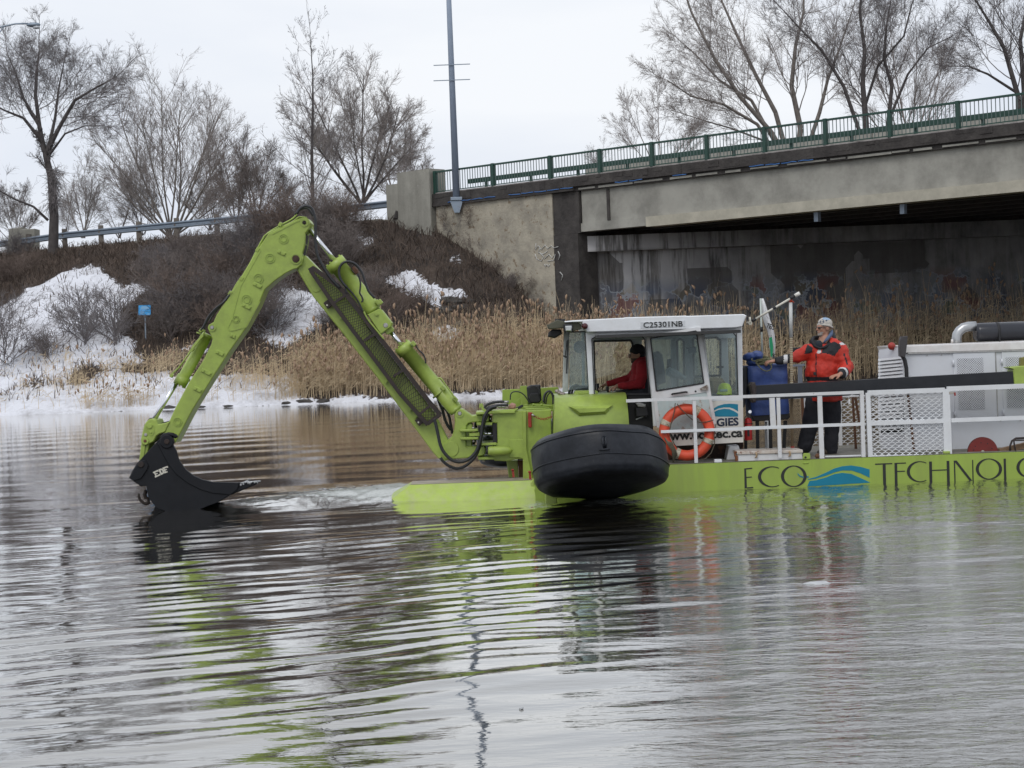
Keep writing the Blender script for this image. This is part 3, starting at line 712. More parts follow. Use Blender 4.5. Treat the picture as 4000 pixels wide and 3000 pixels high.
for i in range(len(pts) - 1):
    p, r_ = pts[i], pts[i + 1]; a.add([p, r_, r_ + Vector((3, 6, .05)), p + Vector((3, 6, .05))], [(0, 1, 2, 3)])
    a.add([p, r_, r_ - Vector((0, 0, .5)), p - Vector((0, 0, .5))], [(3, 2, 1, 0)])
a.build('road_surface', CONC, None, kind='structure')
# weathered concrete block post left of the guardrail
for (u0, u1, v0, v1, lb) in ((25, 135, 893, 1010, 'squat weathered concrete pillar at the far left end of the guardrail'),):
    Y = gr_pt(u0).y - .4; a = MB(); a.prism([P(u0, v1, Y), P(u1, v1, Y), P(u1, v0, Y), P(u1 - 50, v0 + 2, Y), P(u1 - 50, v0 - 6, Y), P(u0 + 10, v0, Y)], 1.2, .04)
    a.build('concrete_pillar', CONC, None, label=lb, cat='pillar')
a = MB(); Y = 91; a.prism([P(1535, 855, Y), P(1592, 860, Y), P(1592, 822, Y), P(1545, 822, Y)], .8, .05); a.build('concrete_block', CONC_D, None, label='dark concrete block beside the guardrail end at the bridge pilaster', cat='concrete block')

# --- blue sign
Y = 86.0; sg = thing('river_sign', 'small blue sign board on a thin grey post on the snowy bank', 'sign', P(573, 1395, Y))
a = MB(); a.bar(P(571, 1400, Y), P(567, 1225, Y), .05, .06); a.build('post', GALV, sg)
a = MB(); a.prism(qs('C8', [(798, 432), (864, 429), (867, 434), (868, 483), (863, 487), (801, 488), (797, 482)], Y - .06), .03); sgb = a.build('board', mat('sign_blue', (.07, .42, .88), .5, var=.04, bump=0), sg)
a = MB()
for x0, x1, yy, h in ((815, 848, 438, 4), (810, 858, 444, 7), (808, 845, 455, 2.5), (808, 830, 463, 2.5), (808, 828, 468, 2.5), (808, 832, 473, 2.5), (808, 826, 479, 2.5), (848, 862, 480, 4)):
    a.prism(qs('C8', [(x0, yy), (x1, yy - .8), (x1, yy + h - .8), (x0, yy + h)], Y - .068), .004)
a.build('lettering', mat('sign_print', (.35, .6, .8), .5, bump=0), sgb)

# ================================================================ TREES
def segs_mesh(name, segs, m, n=3):
    if n == 3:
        thin = [s for s in segs if s[2] < .028]; thick_ = [s for s in segs if s[2] >= .028]
        A = np.array([s[0] for s in thin]); B = np.array([s[1] for s in thin]); ra = np.array([s[2] for s in thin])[:, None]; rb = np.array([s[3] for s in thin])[:, None]
        T = B - A; rr_ = np.random.default_rng(len(thin)); rv = rr_.normal(0, 1, A.shape) * [1, .45, 1]; W = np.cross(T, [0, 1., 0]) + .35 * np.cross(T, rv); W /= np.linalg.norm(W, axis=1, keepdims=True) + 1e-9
        V = np.stack([A - W * ra, A + W * ra, B + W * rb, B - W * rb], 1).reshape(-1, 3); F = np.arange(len(V)).reshape(-1, 4)
        if thick_:
            V2, F2 = segs_arrays(thick_, 3); F = np.concatenate([F, F2 + len(V)]); V = np.concatenate([V, V2])
        return npmesh(name, V, F, m, False)
    V, F = segs_arrays(segs, n); return npmesh(name, V, F, m, True)
def segs_arrays(segs, n):
    A = np.array([s[0] for s in segs]); B = np.array([s[1] for s in segs]); ra = np.array([s[2] for s in segs]); rb = np.array([s[3] for s in segs])
    T = B - A; L = np.linalg.norm(T, axis=1, keepdims=True) + 1e-9; T /= L
    ref = np.where(np.abs(T[:, 1:2]) < .8, np.array([[0, 1., 0]]), np.array([[1., 0, 0]]))
    Xv = ref - T * (ref * T).sum(1, keepdims=True); Xv /= np.linalg.norm(Xv, axis=1, keepdims=True); Yv = np.cross(T, Xv)
    V = []
    for C, rr in ((A, ra), (B, rb)):
        for k in range(n):
            an = 2 * math.pi * k / n; V.append(C + (Xv * math.cos(an) + Yv * math.sin(an)) * rr[:, None])
    V = np.stack(V, 1); N = len(segs); base = (np.arange(N) * 2 * n)[:, None]
    F = []
    for k in range(n):
        k2 = (k + 1) % n; F.append(np.concatenate([base + k, base + k2, base + n + k2, base + n + k], 1))
    F = np.stack(F, 1).reshape(-1, 4)
    return V.reshape(-1, 3), F
def rdir(r, d, ang, az=None):
    d = d.normalized(); o = d.orthogonal().normalized(); p = d.cross(o)
    az = r.uniform(0, 2 * math.pi) if az is None else az
    return (d * math.cos(ang) + (o * math.cos(az) + p * math.sin(az)) * math.sin(ang)).normalized()
def grow(r, out, p, d, L, rad, lvl, prm):
    """one limb; out[0] thick segments, out[1] twigs"""
    n = prm['n'][lvl]; seg = L / n; kids = prm['kids'][lvl] if lvl < len(prm['kids']) else 0
    wig = prm['wig'][lvl]; up = prm['up'][lvl]; tip = prm.get('tip', .35)
    ks = [r.uniform(prm['k0'][lvl], 1) for _ in range(int(kids * r.uniform(.8, 1.2) + .5))] if kids else []
    pos = []
    for i in range(n):
        f0, f1 = i / n, (i + 1) / n
        r0 = rad * (1 - (1 - tip) * f0); r1 = rad * (1 - (1 - tip) * f1)
        d = (d + Vector((r.gauss(0, wig), r.gauss(0, wig), r.gauss(0, wig) + up))).normalized()
        p2 = p + d * seg
        out[0 if rad > prm['thick'] else 1].append((p, p2, r0, r1)); pos.append((p, p2, d, r0, r1)); p = p2
    for f in ks:
        i = min(n - 1, int(f * n)); a, b, dd, r0, r1 = pos[i]; fr = f * n - i
        q_ = a.lerp(b, fr); rr = r0 + (r1 - r0) * fr
        an = R(r.gauss(prm['ang'][lvl], 9)); nd = rdir(r, dd, an)
        ll = L * prm['len'][lvl] * r.uniform(.65, 1.15) * (1.15 - .55 * f)
        grow(r, out, q_, nd, ll, max(prm['rmin'], min(rr * .8, rad * prm['rr'][lvl])), lvl + 1, prm)
BASE = dict(n=[8, 7, 5, 4, 3], kids=[12, 9, 7, 5], wig=[.05, .08, .10, .12, .14], up=[.03, .05, .05, .04, .03], k0=[.35, .2, .15, .1],
            ang=[45, 42, 40, 38], len=[.55, .5, .5, .5], rr=[.5, .5, .5, .6], rmin=.006, thick=.05, tip=.3)
def tree(name, label, base, stems, prm, seed, m1, m2, cat='tree', group=None, flat=1.0):
    stems = [(s[0], s[1], s[2] * .72, s[3] * .5, int(s[4] * 1.15), s[5] * 1.12, *s[6:]) if s[0] == 'path' else s for s in stems]
    r = random.Random(seed); out = ([], []); pr = dict(BASE); pr.update(prm)
    for st in stems:
        # st: list of world points for the main stem or (direction, length), radius
        if st[0] == 'path':
            pts, r0, r1, kn, klen = st[1], st[2], st[3], st[4], st[5]
            n = len(pts) - 1; tot = sum((pts[i + 1] - pts[i]).length for i in range(n))
            for i in range(n):
                a_, b_ = pts[i], pts[i + 1]; ra = r0 + (r1 - r0) * i / n; rb = r0 + (r1 - r0) * (i + 1) / n
                for s in range(3):
                    out[0].append((a_.lerp(b_, s / 3), a_.lerp(b_, (s + 1) / 3), ra + (rb - ra) * s / 3, ra + (rb - ra) * (s + 1) / 3))
            for k in range(kn):
                f = (st[6] if len(st) > 6 else .25) + (1 - (st[6] if len(st) > 6 else .25)) * (k + r.random()) / kn; x = f * n; i = min(n - 1, int(x)); a_, b_ = pts[i], pts[i + 1]
                dd = (b_ - a_).normalized(); q_ = a_.lerp(b_, x - i); rad = (r0 + (r1 - r0) * f) * .27
                grow(r, out, q_, rdir(r, dd, R(r.gauss(pr['ang'][0], 10))), klen * r.uniform(.6, 1.15) * (1.25 - .75 * f), rad, 1, pr)
            grow(r, out, pts[-1], (pts[-1] - pts[-2]).normalized(), klen * .6, r1, 1, pr)
        else:
            grow(r, out, Vector(base) + Vector((r.uniform(-.15, .15), r.uniform(-.15, .15), 0)), Vector(st[0]).normalized(), st[1], st[2], 0, pr)
    t = thing(name, label, cat, base, group)
    if out[0]: link('trunk', segs_mesh('trunk', out[0], m1, 6), t)
    link('crown', segs_mesh('crown', out[1], m2, 3), t)
    return t
def gz(x, y): return float(ground_z(x, y))
# left elm standing before the guardrail
Yt = 103.5
B_ = P(205, 980, Yt)
pth = lambda pts, dy: [P(u * 1, v, Yt + dy * i) for i, (u, v) in enumerate(pts)]
S7 = lambda pts: [(x * .7686, y * .7686) for x, y in pts]
elm = dict(n=[7, 7, 5, 4, 3], kids=[10, 10, 6, 3], wig=[.05, .1, .11, .12, .13], up=[.02, .04, .03, .01, -.01], ang=[46, 38, 33, 30], len=[.6, .62, .62, .8], rr=[.5, .42, .45, .6], thick=.045, rmin=.0055, tip=.3)
tree('elm_tree', 'big dark bare tree with ivy on its trunk in front of the guardrail', B_, [
    ('path', pth(S7([(270, 1290), (275, 1100), (260, 900), (235, 800), (225, 760)]), 0), .42, .26, 6, 1.6, .5),
    ('path', pth(S7([(225, 770), (200, 640), (180, 480), (190, 330), (200, 260)]), .15), .22, .07, 16, 3.0),
    ('path', pth(S7([(235, 780), (300, 650), (380, 510), (480, 450), (590, 390)]), -.3), .2, .06, 16, 2.7),
    ('path', pth(S7([(215, 720), (120, 600), (20, 560), (-120, 480)]), -.4), .16, .05, 13, 2.8),
    ('path', pth(S7([(250, 740), (280, 600), (300, 440), (330, 300)]), .5), .15, .05, 14, 2.6),
    ('path', pth(S7([(210, 660), (120, 500), (80, 370), (40, 280)]), .3), .14, .05, 13, 2.6),
    ('path', pth(S7([(250, 790), (330, 680), (430, 640), (560, 640)]), -.5), .10, .035, 11, 2.0),
    ('path', pth(S7([(245, 1120), (170, 1050), (70, 1010), (0, 970), (-60, 900)]), -.3), .12, .04, 9, 2.0)], elm, 11, BARK, TWIG_D)
# ivy tangle on the trunk
a_ = []; r = random.Random(3)
for k in range(420):
    v = r.uniform(850, 1050); c = q('C7', 275 + r.gauss(0, 14), v, Yt - .3 + r.gauss(0, .15)); d = Vector((r.gauss(0, .3), r.gauss(0, .2), r.gauss(-.2, .3))); a_.append((c, c + d, .014, .008))
t_ = thing('ivy_clump', 'dark tangle of dead ivy wrapped round the big bare trunk', 'ivy', q('C7', 275, 1050, Yt - .3)); link('stems', segs_mesh('stems', a_, TWIG_D), t_)
# pale fan shaped poplar clump
def fan(label, u, v, Y, H, spread, ns, seed, m1, m2, prm=None, rad=.08, lean=0, name='poplar_tree', group=None):
    b = P(u, v, Y); r = random.Random(seed); stems = []
    for k in range(ns):
        f = (k + .5) / ns * 2 - 1; f += r.gauss(0, .06)
        L = H * (1 - .35 * abs(f)) * r.uniform(.85, 1.05)
        stems.append((Vector((math.sin(f * spread) + lean, r.gauss(0, .25), math.cos(f * spread))), L, rad * r.uniform(.7, 1.1)))
    p = dict(n=[8, 6, 5, 4, 3], kids=[12, 7, 4, 3], wig=[.035, .06, .08, .09, .1], up=[.015, .06, .05, .04, .02], ang=[29, 30, 30, 28], len=[.5, .55, .62, .8], k0=[.2, .12, .1, .1], thick=.045, rmin=.0058, rr=[.34, .42, .55, .6])
    if prm: p.update(prm)
    return tree(name, label, b, stems, p, seed, m1, m2, group=group)
fan('pale bare tree with a wide fan of slender stems behind the guardrail', 670, 930, 112, 9.0, R(58), 14, 21, BARK_L, TWIG_L)
# tall spire tree
spr = dict(n=[9, 6, 5, 3, 2], kids=[0, 7, 4, 2], wig=[.02, .05, .08, .1, .1], up=[0, .11, .09, .05, .03], ang=[46, 36, 36, 34], len=[.4, .36, .4, .5], k0=[.2, .15, .1, .1], thick=.04, rmin=.0065, rr=[.5, .5, .5, .6])
Ys = 96.5
tree('poplar_tree', 'tall dark spire shaped bare tree behind the excavator elbow', P(1230, 960, Ys), [('path', [P(1230, 960, Ys), P(1222, 790, Ys), P(1218, 600, Ys), P(1222, 430, Ys), P(1222, 300, Ys), P(1212, 150, Ys)], .18, .03, 30, 3.3, .14)], spr, 31, BARK, TWIG_D)
fan('rounded bare tree right of the tall spire tree', 1420, 800, 101, 7.4, R(44), 8, 41, BARK, TWIG_L, dict(kids=[13, 9, 6, 3], wig=[.05, .1, .13, .15, .15], up=[.0, .05, .04, .03, .02]), name='willow_tree')
fan('low brownish bare tree between the pale fan tree and the spire tree', 1010, 900, 103, 4.6, R(40), 8, 43, TWIG_B, TWIG_B, dict(kids=[10, 8, 5, 2]), .05, name='sapling')
fan('thin young tree by the guardrail left of the spire tree', 930, 880, 104, 4.6, R(35), 7, 44, TWIG_B, TWIG_B, dict(kids=[9, 7, 5, 2]), .05, name='sapling')
fan('sparse grey young tree right of the big trunk', 330, 930, 110, 5.0, R(42), 7, 45, TWIG_L, TWIG_L, dict(kids=[9, 7, 4, 2]), .05, name='sapling')
fan('small young tree partly hidden by the rounded tree near the pilaster', 1560, 800, 108, 4.6, R(50), 8, 47, TWIG_L, TWIG_L, dict(kids=[9, 8, 5, 2]), .05, name='sapling')
# right hand trees behind the bridge
will = dict(n=[9, 8, 6, 4, 3], kids=[9, 9, 5, 3], wig=[.05, .08, .10, .12, .13], up=[.01, .05, .03, .01, 0], ang=[36, 34, 34, 32], len=[.55, .6, .6, .75], thick=.05, rmin=.0062, rr=[.5, .42, .45, .6], k0=[.2, .12, .1, .1])
Yw_ = 112
def q6(pts, dy=0): return [q('C6', x, y, Yw_ + dy * i) for i, (x, y) in enumerate(pts)]
tree('willow_tree', 'huge multi stemmed bare willow spreading left behind the bridge rail', q('C6', 520, 900, Yw_), [
    ('path', q6([(520, 900), (545, 640), (500, 430), (520, 230), (560, 60), (560, -150)]), .3, .09, 15, 4.2),
    ('path', q6([(510, 860), (400, 660), (250, 490), (120, 300), (0, 60), (-60, -120)], -.3), .26, .07, 16, 4.0),
    ('path', q6([(500, 850), (420, 560), (320, 370), (230, 180), (150, 0), (120, -150)], .3), .24, .07, 15, 4.0),
    ('path', q6([(490, 880), (330, 620), (160, 520), (0, 480), (-120, 400)], -.5), .18, .05, 16, 3.2),
    ('path', q6([(540, 860), (640, 560), (680, 400), (740, 240), (800, 60)], .3), .22, .07, 14, 3.8),
    ('path', q6([(500, 860), (300, 500), (140, 400), (20, 270), (-60, 200)], .5), .17, .05, 16, 3.4),
    ('path', q6([(500, 880), (360, 700), (200, 640), (60, 600), (-60, 560)], .2), .12, .04, 14, 2.6)], will, 51, BARK_L, TWIG_L)
tree('willow_tree', 'dark bare tree with twin trunks behind the middle of the bridge', q('C6', 880, 860, Yw_ - 6), [
    ('path', [q('C6', x, y, Yw_ - 6) for x, y in ((880, 860), (870, 600), (855, 420), (865, 250), (840, 60), (860, -150))], .3, .09, 15, 3.8),
    ('path', [q('C6', x, y, Yw_ - 5) for x, y in ((980, 860), (985, 590), (1000, 430), (960, 290), (975, 120), (1010, -80))], .22, .07, 14, 3.6),
    ('path', [q('C6', x, y, Yw_ - 7) for x, y in ((890, 800), (760, 430), (650, 250), (540, 140), (430, 20))], .18, .05, 14, 3.0),
    ('path', [q('C6', x, y, Yw_ - 5) for x, y in ((985, 600), (1080, 370), (1180, 240), (1300, 180))], .13, .04, 13, 2.8),
    ('path', [q('C6', x, y, Yw_ - 5) for x, y in ((870, 520), (930, 330), (1060, 180), (1100, 20), (1160, -100))], .13, .04, 13, 3.0)], will, 52, BARK, TWIG_D)
tree('willow_tree', 'dark bare tree with a leaning trunk at the right edge above the bridge', q('C6', 1640, 800, Yw_ - 8), [
    ('path', [q('C6', x, y, Yw_ - 8) for x, y in ((1640, 800), (1630, 480), (1560, 240), (1480, 100), (1380, -60))], .26, .08, 16, 3.6),
    ('path', [q('C6', x, y, Yw_ - 7) for x, y in ((1640, 800), (1660, 450), (1640, 200), (1680, 0), (1700, -200))], .26, .08, 14, 3.6),
    ('path', [q('C6', x, y, Yw_ - 7) for x, y in ((1620, 460), (1480, 370), (1380, 330), (1280, 330))], .12, .04, 13, 2.8),
    ('path', [q('C6', x, y, Yw_ - 9) for x, y in ((1640, 500), (1760, 300), (1860, 120), (1900, -100))], .16, .05, 14, 3.2)], will, 53, BARK, TWIG_D)
fan('low bushy bare tree behind the railing left of the willow', 2580, 700, 110, 5.6, R(62), 5, 54, TWIG_L, TWIG_L, dict(kids=[9, 8, 5, 2]), .05, name='sapling')
fan('thin bare tree between the twin trunk tree and the right edge', 3560, 640, 116, 9.5, R(45), 8, 55, TWIG_L, TWIG_L, dict(kids=[9, 8, 5, 2]), .07, name='sapling')

# thin saplings behind the guardrail: copies of the ones above
def copy_sapling(src, u, v, Y, k, label):
    b = P(u, v, Y); o = src.copy(); COL.objects.link(o); o.location = b; o.scale = (k, k, k); o.rotation_euler.z = u; o['label'] = label
    for ch in src.children: c = ch.copy(); COL.objects.link(c); c.parent = o
SAP = [o for o in D.objects if o.name.startswith('sapling') and o.parent is None]
for src, u, v, k, lb in ((0, 820, 900, .75, 'low thin sapling behind the guardrail below the right side of the fan tree'), (1, 1120, 880, .9, 'thin sapling behind the guardrail just left of the spire tree'), (2, 470, 930, .8, 'low sapling behind the guardrail left of the fan tree'), (1, 250, 950, .7, 'short sapling immediately right of the big ivy clad trunk'),
                         (2, 1330, 850, .8, 'sapling between the spire tree and the rounded tree'), (0, 60, 960, .8, 'sapling behind the far left pillar'), (1, 560, 920, .8, 'sapling among the stems of the fan tree'), (0, 1640, 800, .6, 'lowest sapling behind the pilaster top'), (2, 2330, 690, .45, 'small bush top showing behind the left end of the bridge railing')):
    copy_sapling(SAP[src], u, v, 114, k, lb)
# --- shrubs on the slope
def shrub_mesh(seed, H, ns, spread, kids, rm=.0065):
    r = random.Random(seed); out = ([], []); p = dict(BASE); p.update(n=[5, 4, 3, 2], kids=kids, wig=[.08, .12, .14, .15], up=[.02, .03, .02, 0], ang=[32, 38, 38], len=[.6, .6, .6], rr=[.5, .6, .7], k0=[.1, .1, .1], thick=9, rmin=rm)
    for k in range(ns):
        a = r.uniform(0, 6.28); s = r.uniform(0, spread)
        grow(r, out, Vector((r.gauss(0, .12), r.gauss(0, .12), -.1)), Vector((math.cos(a) * math.sin(s), math.sin(a) * math.sin(s), math.cos(s))), H * r.uniform(.7, 1.05), .02, 0, p)
    return out[1]
SH = [(shrub_mesh(100 + i, 2.4, 24, R(52), [7, 5, 3]), mt) for i, mt in enumerate((TWIG_B, TWIG_R, TWIG_D))]
SHM = [segs_mesh('branches', s, m, 3) for s, m in SH] + [segs_mesh('branches', shrub_mesh(120, 2.2, 13, R(62), [8, 5, 2]), TWIG_D, 3), segs_mesh('branches', shrub_mesh(121, 2.2, 16, R(50), [9, 5, 2]), TWIG_B, 3)]
def pos_on_ground(u, v):          # where the ray through a photo pixel meets the bank
    o = Vector((0, 0, CAMZ)); d = P(u, v, 100) - o; y = 78.0
    while y < 118:
        p = o + d * (y / 100.0)
        if p.z < gz(p.x, p.y): return p
        y += .15
    return p
_SEEN = {}
def shrub(u, v, H, k, label, group=None):
    if label in _SEEN: label = label.replace('leafless bush', 'leafless bush, farther right' if u > _SEEN[label] else 'leafless bush, farther left')
    label = label.replace('just below', 'below').replace('leafless bush', 'bush') if len(label.split()) > 16 else label; _SEEN[label] = u
    p = pos_on_ground(u, v); t = thing('shrub', label, 'shrub', (p.x, p.y, p.z - .05), group)
    o = inst('branches', SHM[k], t, p, random.uniform(0, 6.28)); o.scale = (H / 2.2 * random.uniform(1.0, 1.35), H / 2.2, H / 2.2); return t
shrub(330, 1345, 2.6, 3, 'open branched leafless shrub in the middle of the snow field')
shrub(20, 1430, 3.4, 3, 'large dark leafless shrub at the left edge above the water')
shrub(455, 1345, 2.6, 3, 'leafless shrub just left of the blue sign')
shrub(180, 1400, 1.3, 4, 'small thin leafless shrub low on the snow')
shrub(1080, 1310, 2.6, 3, 'dark spreading shrub standing in snow under the excavator elbow')
shrub(1020, 1310, 2.4, 0, 'dense dark shrub standing in snow left of the boom')
shrub(1500, 1290, 2.0, 1, 'brown bramble in front of the snow patch right of the boom')
G1 = 'leafless brush covering the embankment'
r = random.Random(8)
BR = [(680, 1330, 2.2), (730, 1300, 2.6), (760, 1250, 2.8), (820, 1290, 2.8), (880, 1250, 2.6), (640, 1180, 2.6), (730, 1140, 2.6), (820, 1150, 2.6), (900, 1170, 2.6), (960, 1110, 2.6), (630, 1230, 2.0),
      (560, 1090, 1.5), (640, 1070, 1.8), (720, 1050, 1.8), (800, 1050, 2.0), (870, 1060, 2.2), (940, 1030, 2.2), (1010, 1000, 2.6), (1090, 990, 2.6), (1160, 970, 2.8), (1240, 960, 2.8), (1310, 950, 2.6), (1380, 930, 2.2), (1290, 1040, 2.4), (1350, 1060, 2.0),
      (980, 1160, 2.6), (1050, 1090, 2.6), (1000, 960, 1.8), (1100, 920, 2.2), (1200, 900, 2.2), (1300, 890, 2.0), (840, 1340, 2.2), (920, 1330, 2.2), (1440, 1180, 1.6), (1380, 1210, 1.8), (1260, 1330, 1.8), (1340, 1290, 1.8),
      (30, 1110, 1.6), (110, 1060, 1.4), (-60, 1140, 1.8), (60, 1010, 1.6), (1600, 1230, 1.2), (1540, 1330, 1.6)]
for i, (u, v, H) in enumerate(BR):
    u_ = u + r.uniform(-15, 15); kk = r.choice((0, 1, 1, 4, 0, 2)); H *= .85
    row = 'just below the guardrail' if v < 970 else 'on the upper slope' if v < 1080 else 'halfway up the slope' if v < 1200 else 'above the reeds'
    side = 'by the far left pillar' if u < 200 else 'left of the stick' if u < 660 else 'behind the stick' if u < 900 else 'left of the elbow' if u < 1080 else 'behind the elbow' if u < 1300 else 'between the boom and the pilaster'
    shrub(u_, v, H, kk, ['brown', 'reddish', 'dark', 'tall', 'grey brown'][kk] + ' leafless bush ' + row + ', ' + side, G1)
for i, (u, v, H) in enumerate([(1850, 900, 1.1), (1800, 940, 1.0), (1880, 1000, .9), (1960, 1080, .8), (2060, 1160, .9), (2120, 1210, .8), (2170, 1250, 1.0), (1760, 900, .9), (2000, 1130, .8)]):
    shrub(u, v, H, r.choice((1, 4, 2)), 'dead creeper bush, ' + ['nearest the pilaster', 'on the slope left below the pilaster', 'second below the pilaster', 'above the litter', 'right above the litter', 'near the wall corner, upper', 'at the wall corner, lowest', 'tucked under the pilaster foot', 'halfway down the wing wall'][i], 'dead creepers along the wing wall')

# --- dead grass cover
def cover(name, N, area, hmin, hmax, m, seed, label, filt, lean=.35, w=.012):
    r = np.random.default_rng(seed); x = r.uniform(area[0], area[1], N); y = r.uniform(area[2], area[3], N)
    k = filt(x, y, r); x, y = x[k], y[k]; z = ground_z(x, y); N = len(x)
    h = r.uniform(hmin, hmax, N); a = r.uniform(0, 6.28, N); l_ = np.abs(r.normal(0, lean, N)) * h
    tx, ty = x + np.cos(a) * l_, y + np.sin(a) * l_; ww = w * r.uniform(.6, 1.6, N)
    b1 = np.stack([x - ww, y, z - .03], 1); b2 = np.stack([x + ww, y + .01, z - .03], 1)
    m1 = np.stack([(x + tx) / 2 - ww * .8, (y + ty) / 2, z + h * .62], 1); m2 = np.stack([(x + tx) / 2 + ww * .8, (y + ty) / 2, z + h * .62], 1)
    t1 = np.stack([tx - ww * .3, ty, z + h], 1); t2 = np.stack([tx + ww * .3, ty, z + h * .98], 1)
    V = np.stack([b1, b2, m1, m2, t1, t2], 1).reshape(-1, 3); b = (np.arange(N) * 6)[:, None]
    F = np.concatenate([b + [0, 1, 3, 2], b + [2, 3, 5, 4]], 0)
    return link(name, npmesh(name, V, F, m), keep=True, label=label, cat='grass', kind='stuff')
def f_slope(x, y, r):
    z = ground_z(x, y); yw = crest_y(x); s = snow_at(x, y, z)
    return (y < yw - .1) & (y > 79.5) & ((s < .5) | (r.random(len(x)) < .07))
cover('dead_grass', 100000, (-34, 4.5, 79.5, 112), .12, .5, GRASS, 61, 'matted dead brown grass on the embankment slope', f_slope, .9, .014)

# --- reeds
def reeds(N, seed, ufn, label, name, hs):
    r = np.random.default_rng(seed); x, y, h = ufn(r, N); z = ground_z(x, y); N = len(x)
    br_ = np.where(r.random(N) < .22, 4.5, 1.0); h = np.where(br_ > 1, h * .72, h); lean = r.normal(0, .10, N) * h * br_; leany = r.normal(0, .08, N) * h; w = .0075 * r.uniform(.7, 1.5, N)
    lev = []
    for f in (0, .5, .85, 1.0):
        k = f ** 2; lev.append((x + lean * k, y + leany * k, z - .05 + h * f))
    V = []; ang = r.uniform(0, 3.14, N); cx, cy = np.cos(ang), np.sin(ang)
    for f, (a_, b_, c_) in zip((1, .9, .6, .35), lev): V += [np.stack([a_ - w * f * cx, b_ - w * f * cy, c_], 1), np.stack([a_ + w * f * cx, b_ + w * f * cy, c_], 1)]
    nv = len(V); faces = [[0, 1, 3, 2], [2, 3, 5, 4], [4, 5, 7, 6]]
    # two long leaves per stalk
    for f in (.35, .6):
        k = f * f; bx, by, bz = x + lean * k, y + leany * k, z + h * f; a = r.uniform(0, 6.28, N); L = r.uniform(.2, .5, N) * hs
        o = len(V)
        V += [np.stack([bx, by, bz], 1), np.stack([bx + np.cos(a) * L * .6, by + np.sin(a) * L * .6, bz + L * .45 + .012], 1), np.stack([bx + np.cos(a) * L * .6 + .01, by + np.sin(a) * L * .6, bz + L * .45 - .012], 1), np.stack([bx + np.cos(a) * L * 1.1, by + np.sin(a) * L * 1.1, bz + L * r.uniform(-.1, .45, N)], 1)]
        faces.append([o, o + 1, o + 3, o + 2])
    V = np.stack(V, 1); b = (np.arange(N) * V.shape[1])[:, None]
    F = np.concatenate([b + f for f in faces], 0)
    link(name, npmesh(name, V.reshape(-1, 3), F, REED), keep=True, label=label, cat='reeds', kind='stuff')
    # plumes: four sided spindles drooping to one side
    k = r.random(N) < .2; tx, ty, tz = lev[3][0][k], lev[3][1][k], lev[3][2][k]; n = len(tx)
    a = r.normal(0, .7, n); L = r.uniform(.14, .30, n) * hs; wd = L * r.uniform(.16, .26, n)
    ring = []
    pts = [(0, .15, 0), (.25, 1, .35), (.6, .9, .75), (1.0, .15, 1.0)]
    for f, ww, up in pts:
        c0 = tx + np.sin(a) * L * .55 * f ** 1.5; c1 = ty + .1 * L * f; c2 = tz - .1 * L + L * up * np.cos(a * .7)
        for j in range(4):
            an = j * math.pi / 2; ring.append(np.stack([c0 + math.cos(an) * wd * ww, c1 + math.sin(an) * wd * ww, c2 + math.cos(an) * 0.3 * wd * ww], 1))
    V = np.stack(ring, 1); b = (np.arange(n) * 16)[:, None]; F = []
    for s in range(3):
        for j in range(4):
            F.append(b + [s * 4 + j, s * 4 + (j + 1) % 4, s * 4 + 4 + (j + 1) % 4, s * 4 + 4 + j])
    link(name + '_plumes', npmesh(name + '_plumes', V.reshape(-1, 3), np.concatenate(F, 0), PLUME), keep=True, label=label.replace('stalks', 'plumes'), cat='reed plumes', kind='stuff')
def bed_right(r, N):
    x = r.uniform(-10, 24, N); y = 78.2 + r.random(N) ** 1.15 * np.interp(x, [-10, 2, 4, 24], [2.6, 2.8, 3.4, 3.6])
    edge = -9.2 + (fbm(y * 3, y * 0 + 2, 1, 2, 3) - .5) * 3
    n = fbm(x, y, .9, 3, 71); k = (x > edge) & (r.random(N) < np.interp(x, [3, 8, 24], [1, .4, .3])) & (n + .35 * r.random(N) > .44) & (y < crest_y(x) - .2)
    h = np.interp(x, [-10, -6, -2, 3, 10, 24], [1.5, 1.9, 2.1, 2.2, 2.4, 2.6]) * r.normal(1, .17, N) * np.interp(y, [78, 79, 80, 84], [.62, .85, 1, 1])
    return x[k], y[k], h[k]
reeds(15000, 81, bed_right, 'tall tan reed stalks in a dense bed on the waterside', 'reed_bed', 1.0)
def bed_left(r, N):
    x = r.uniform(-23, -6.5, N); y = 78.2 + r.random(N) ** 1.5 * 7
    u, v = uv_of(x, y, ground_z(x, y)); n = fbm(x, y, .7, 3, 72)
    cl = np.maximum.reduce([np.exp(-((u - c) / w) ** 2) * np.exp(-((v - vv) / wv) ** 2) for c, w, vv, wv in ((390, 60, 1598, 16), (510, 70, 1595, 14), (860, 70, 1585, 14), (1120, 90, 1575, 20), (1040, 120, 1500, 22), (600, 200, 1462, 10), (720, 110, 1430, 10), (300, 120, 1520, 10), (760, 200, 1600, 6))])
    cl = cl * .9 + .03 * (v > 1400)
    k = (cl * (n + .35) > r.random(N) * .75)
    h = r.normal(1, .22, N) * np.interp(u, [0, 600, 1000, 1300], [.85, .9, 1.1, 1.6])
    return x[k], y[k], h[k]
reeds(9000, 82, bed_left, 'thin tan grass stalks in clumps on the snowy shore', 'shore_grass', .8)

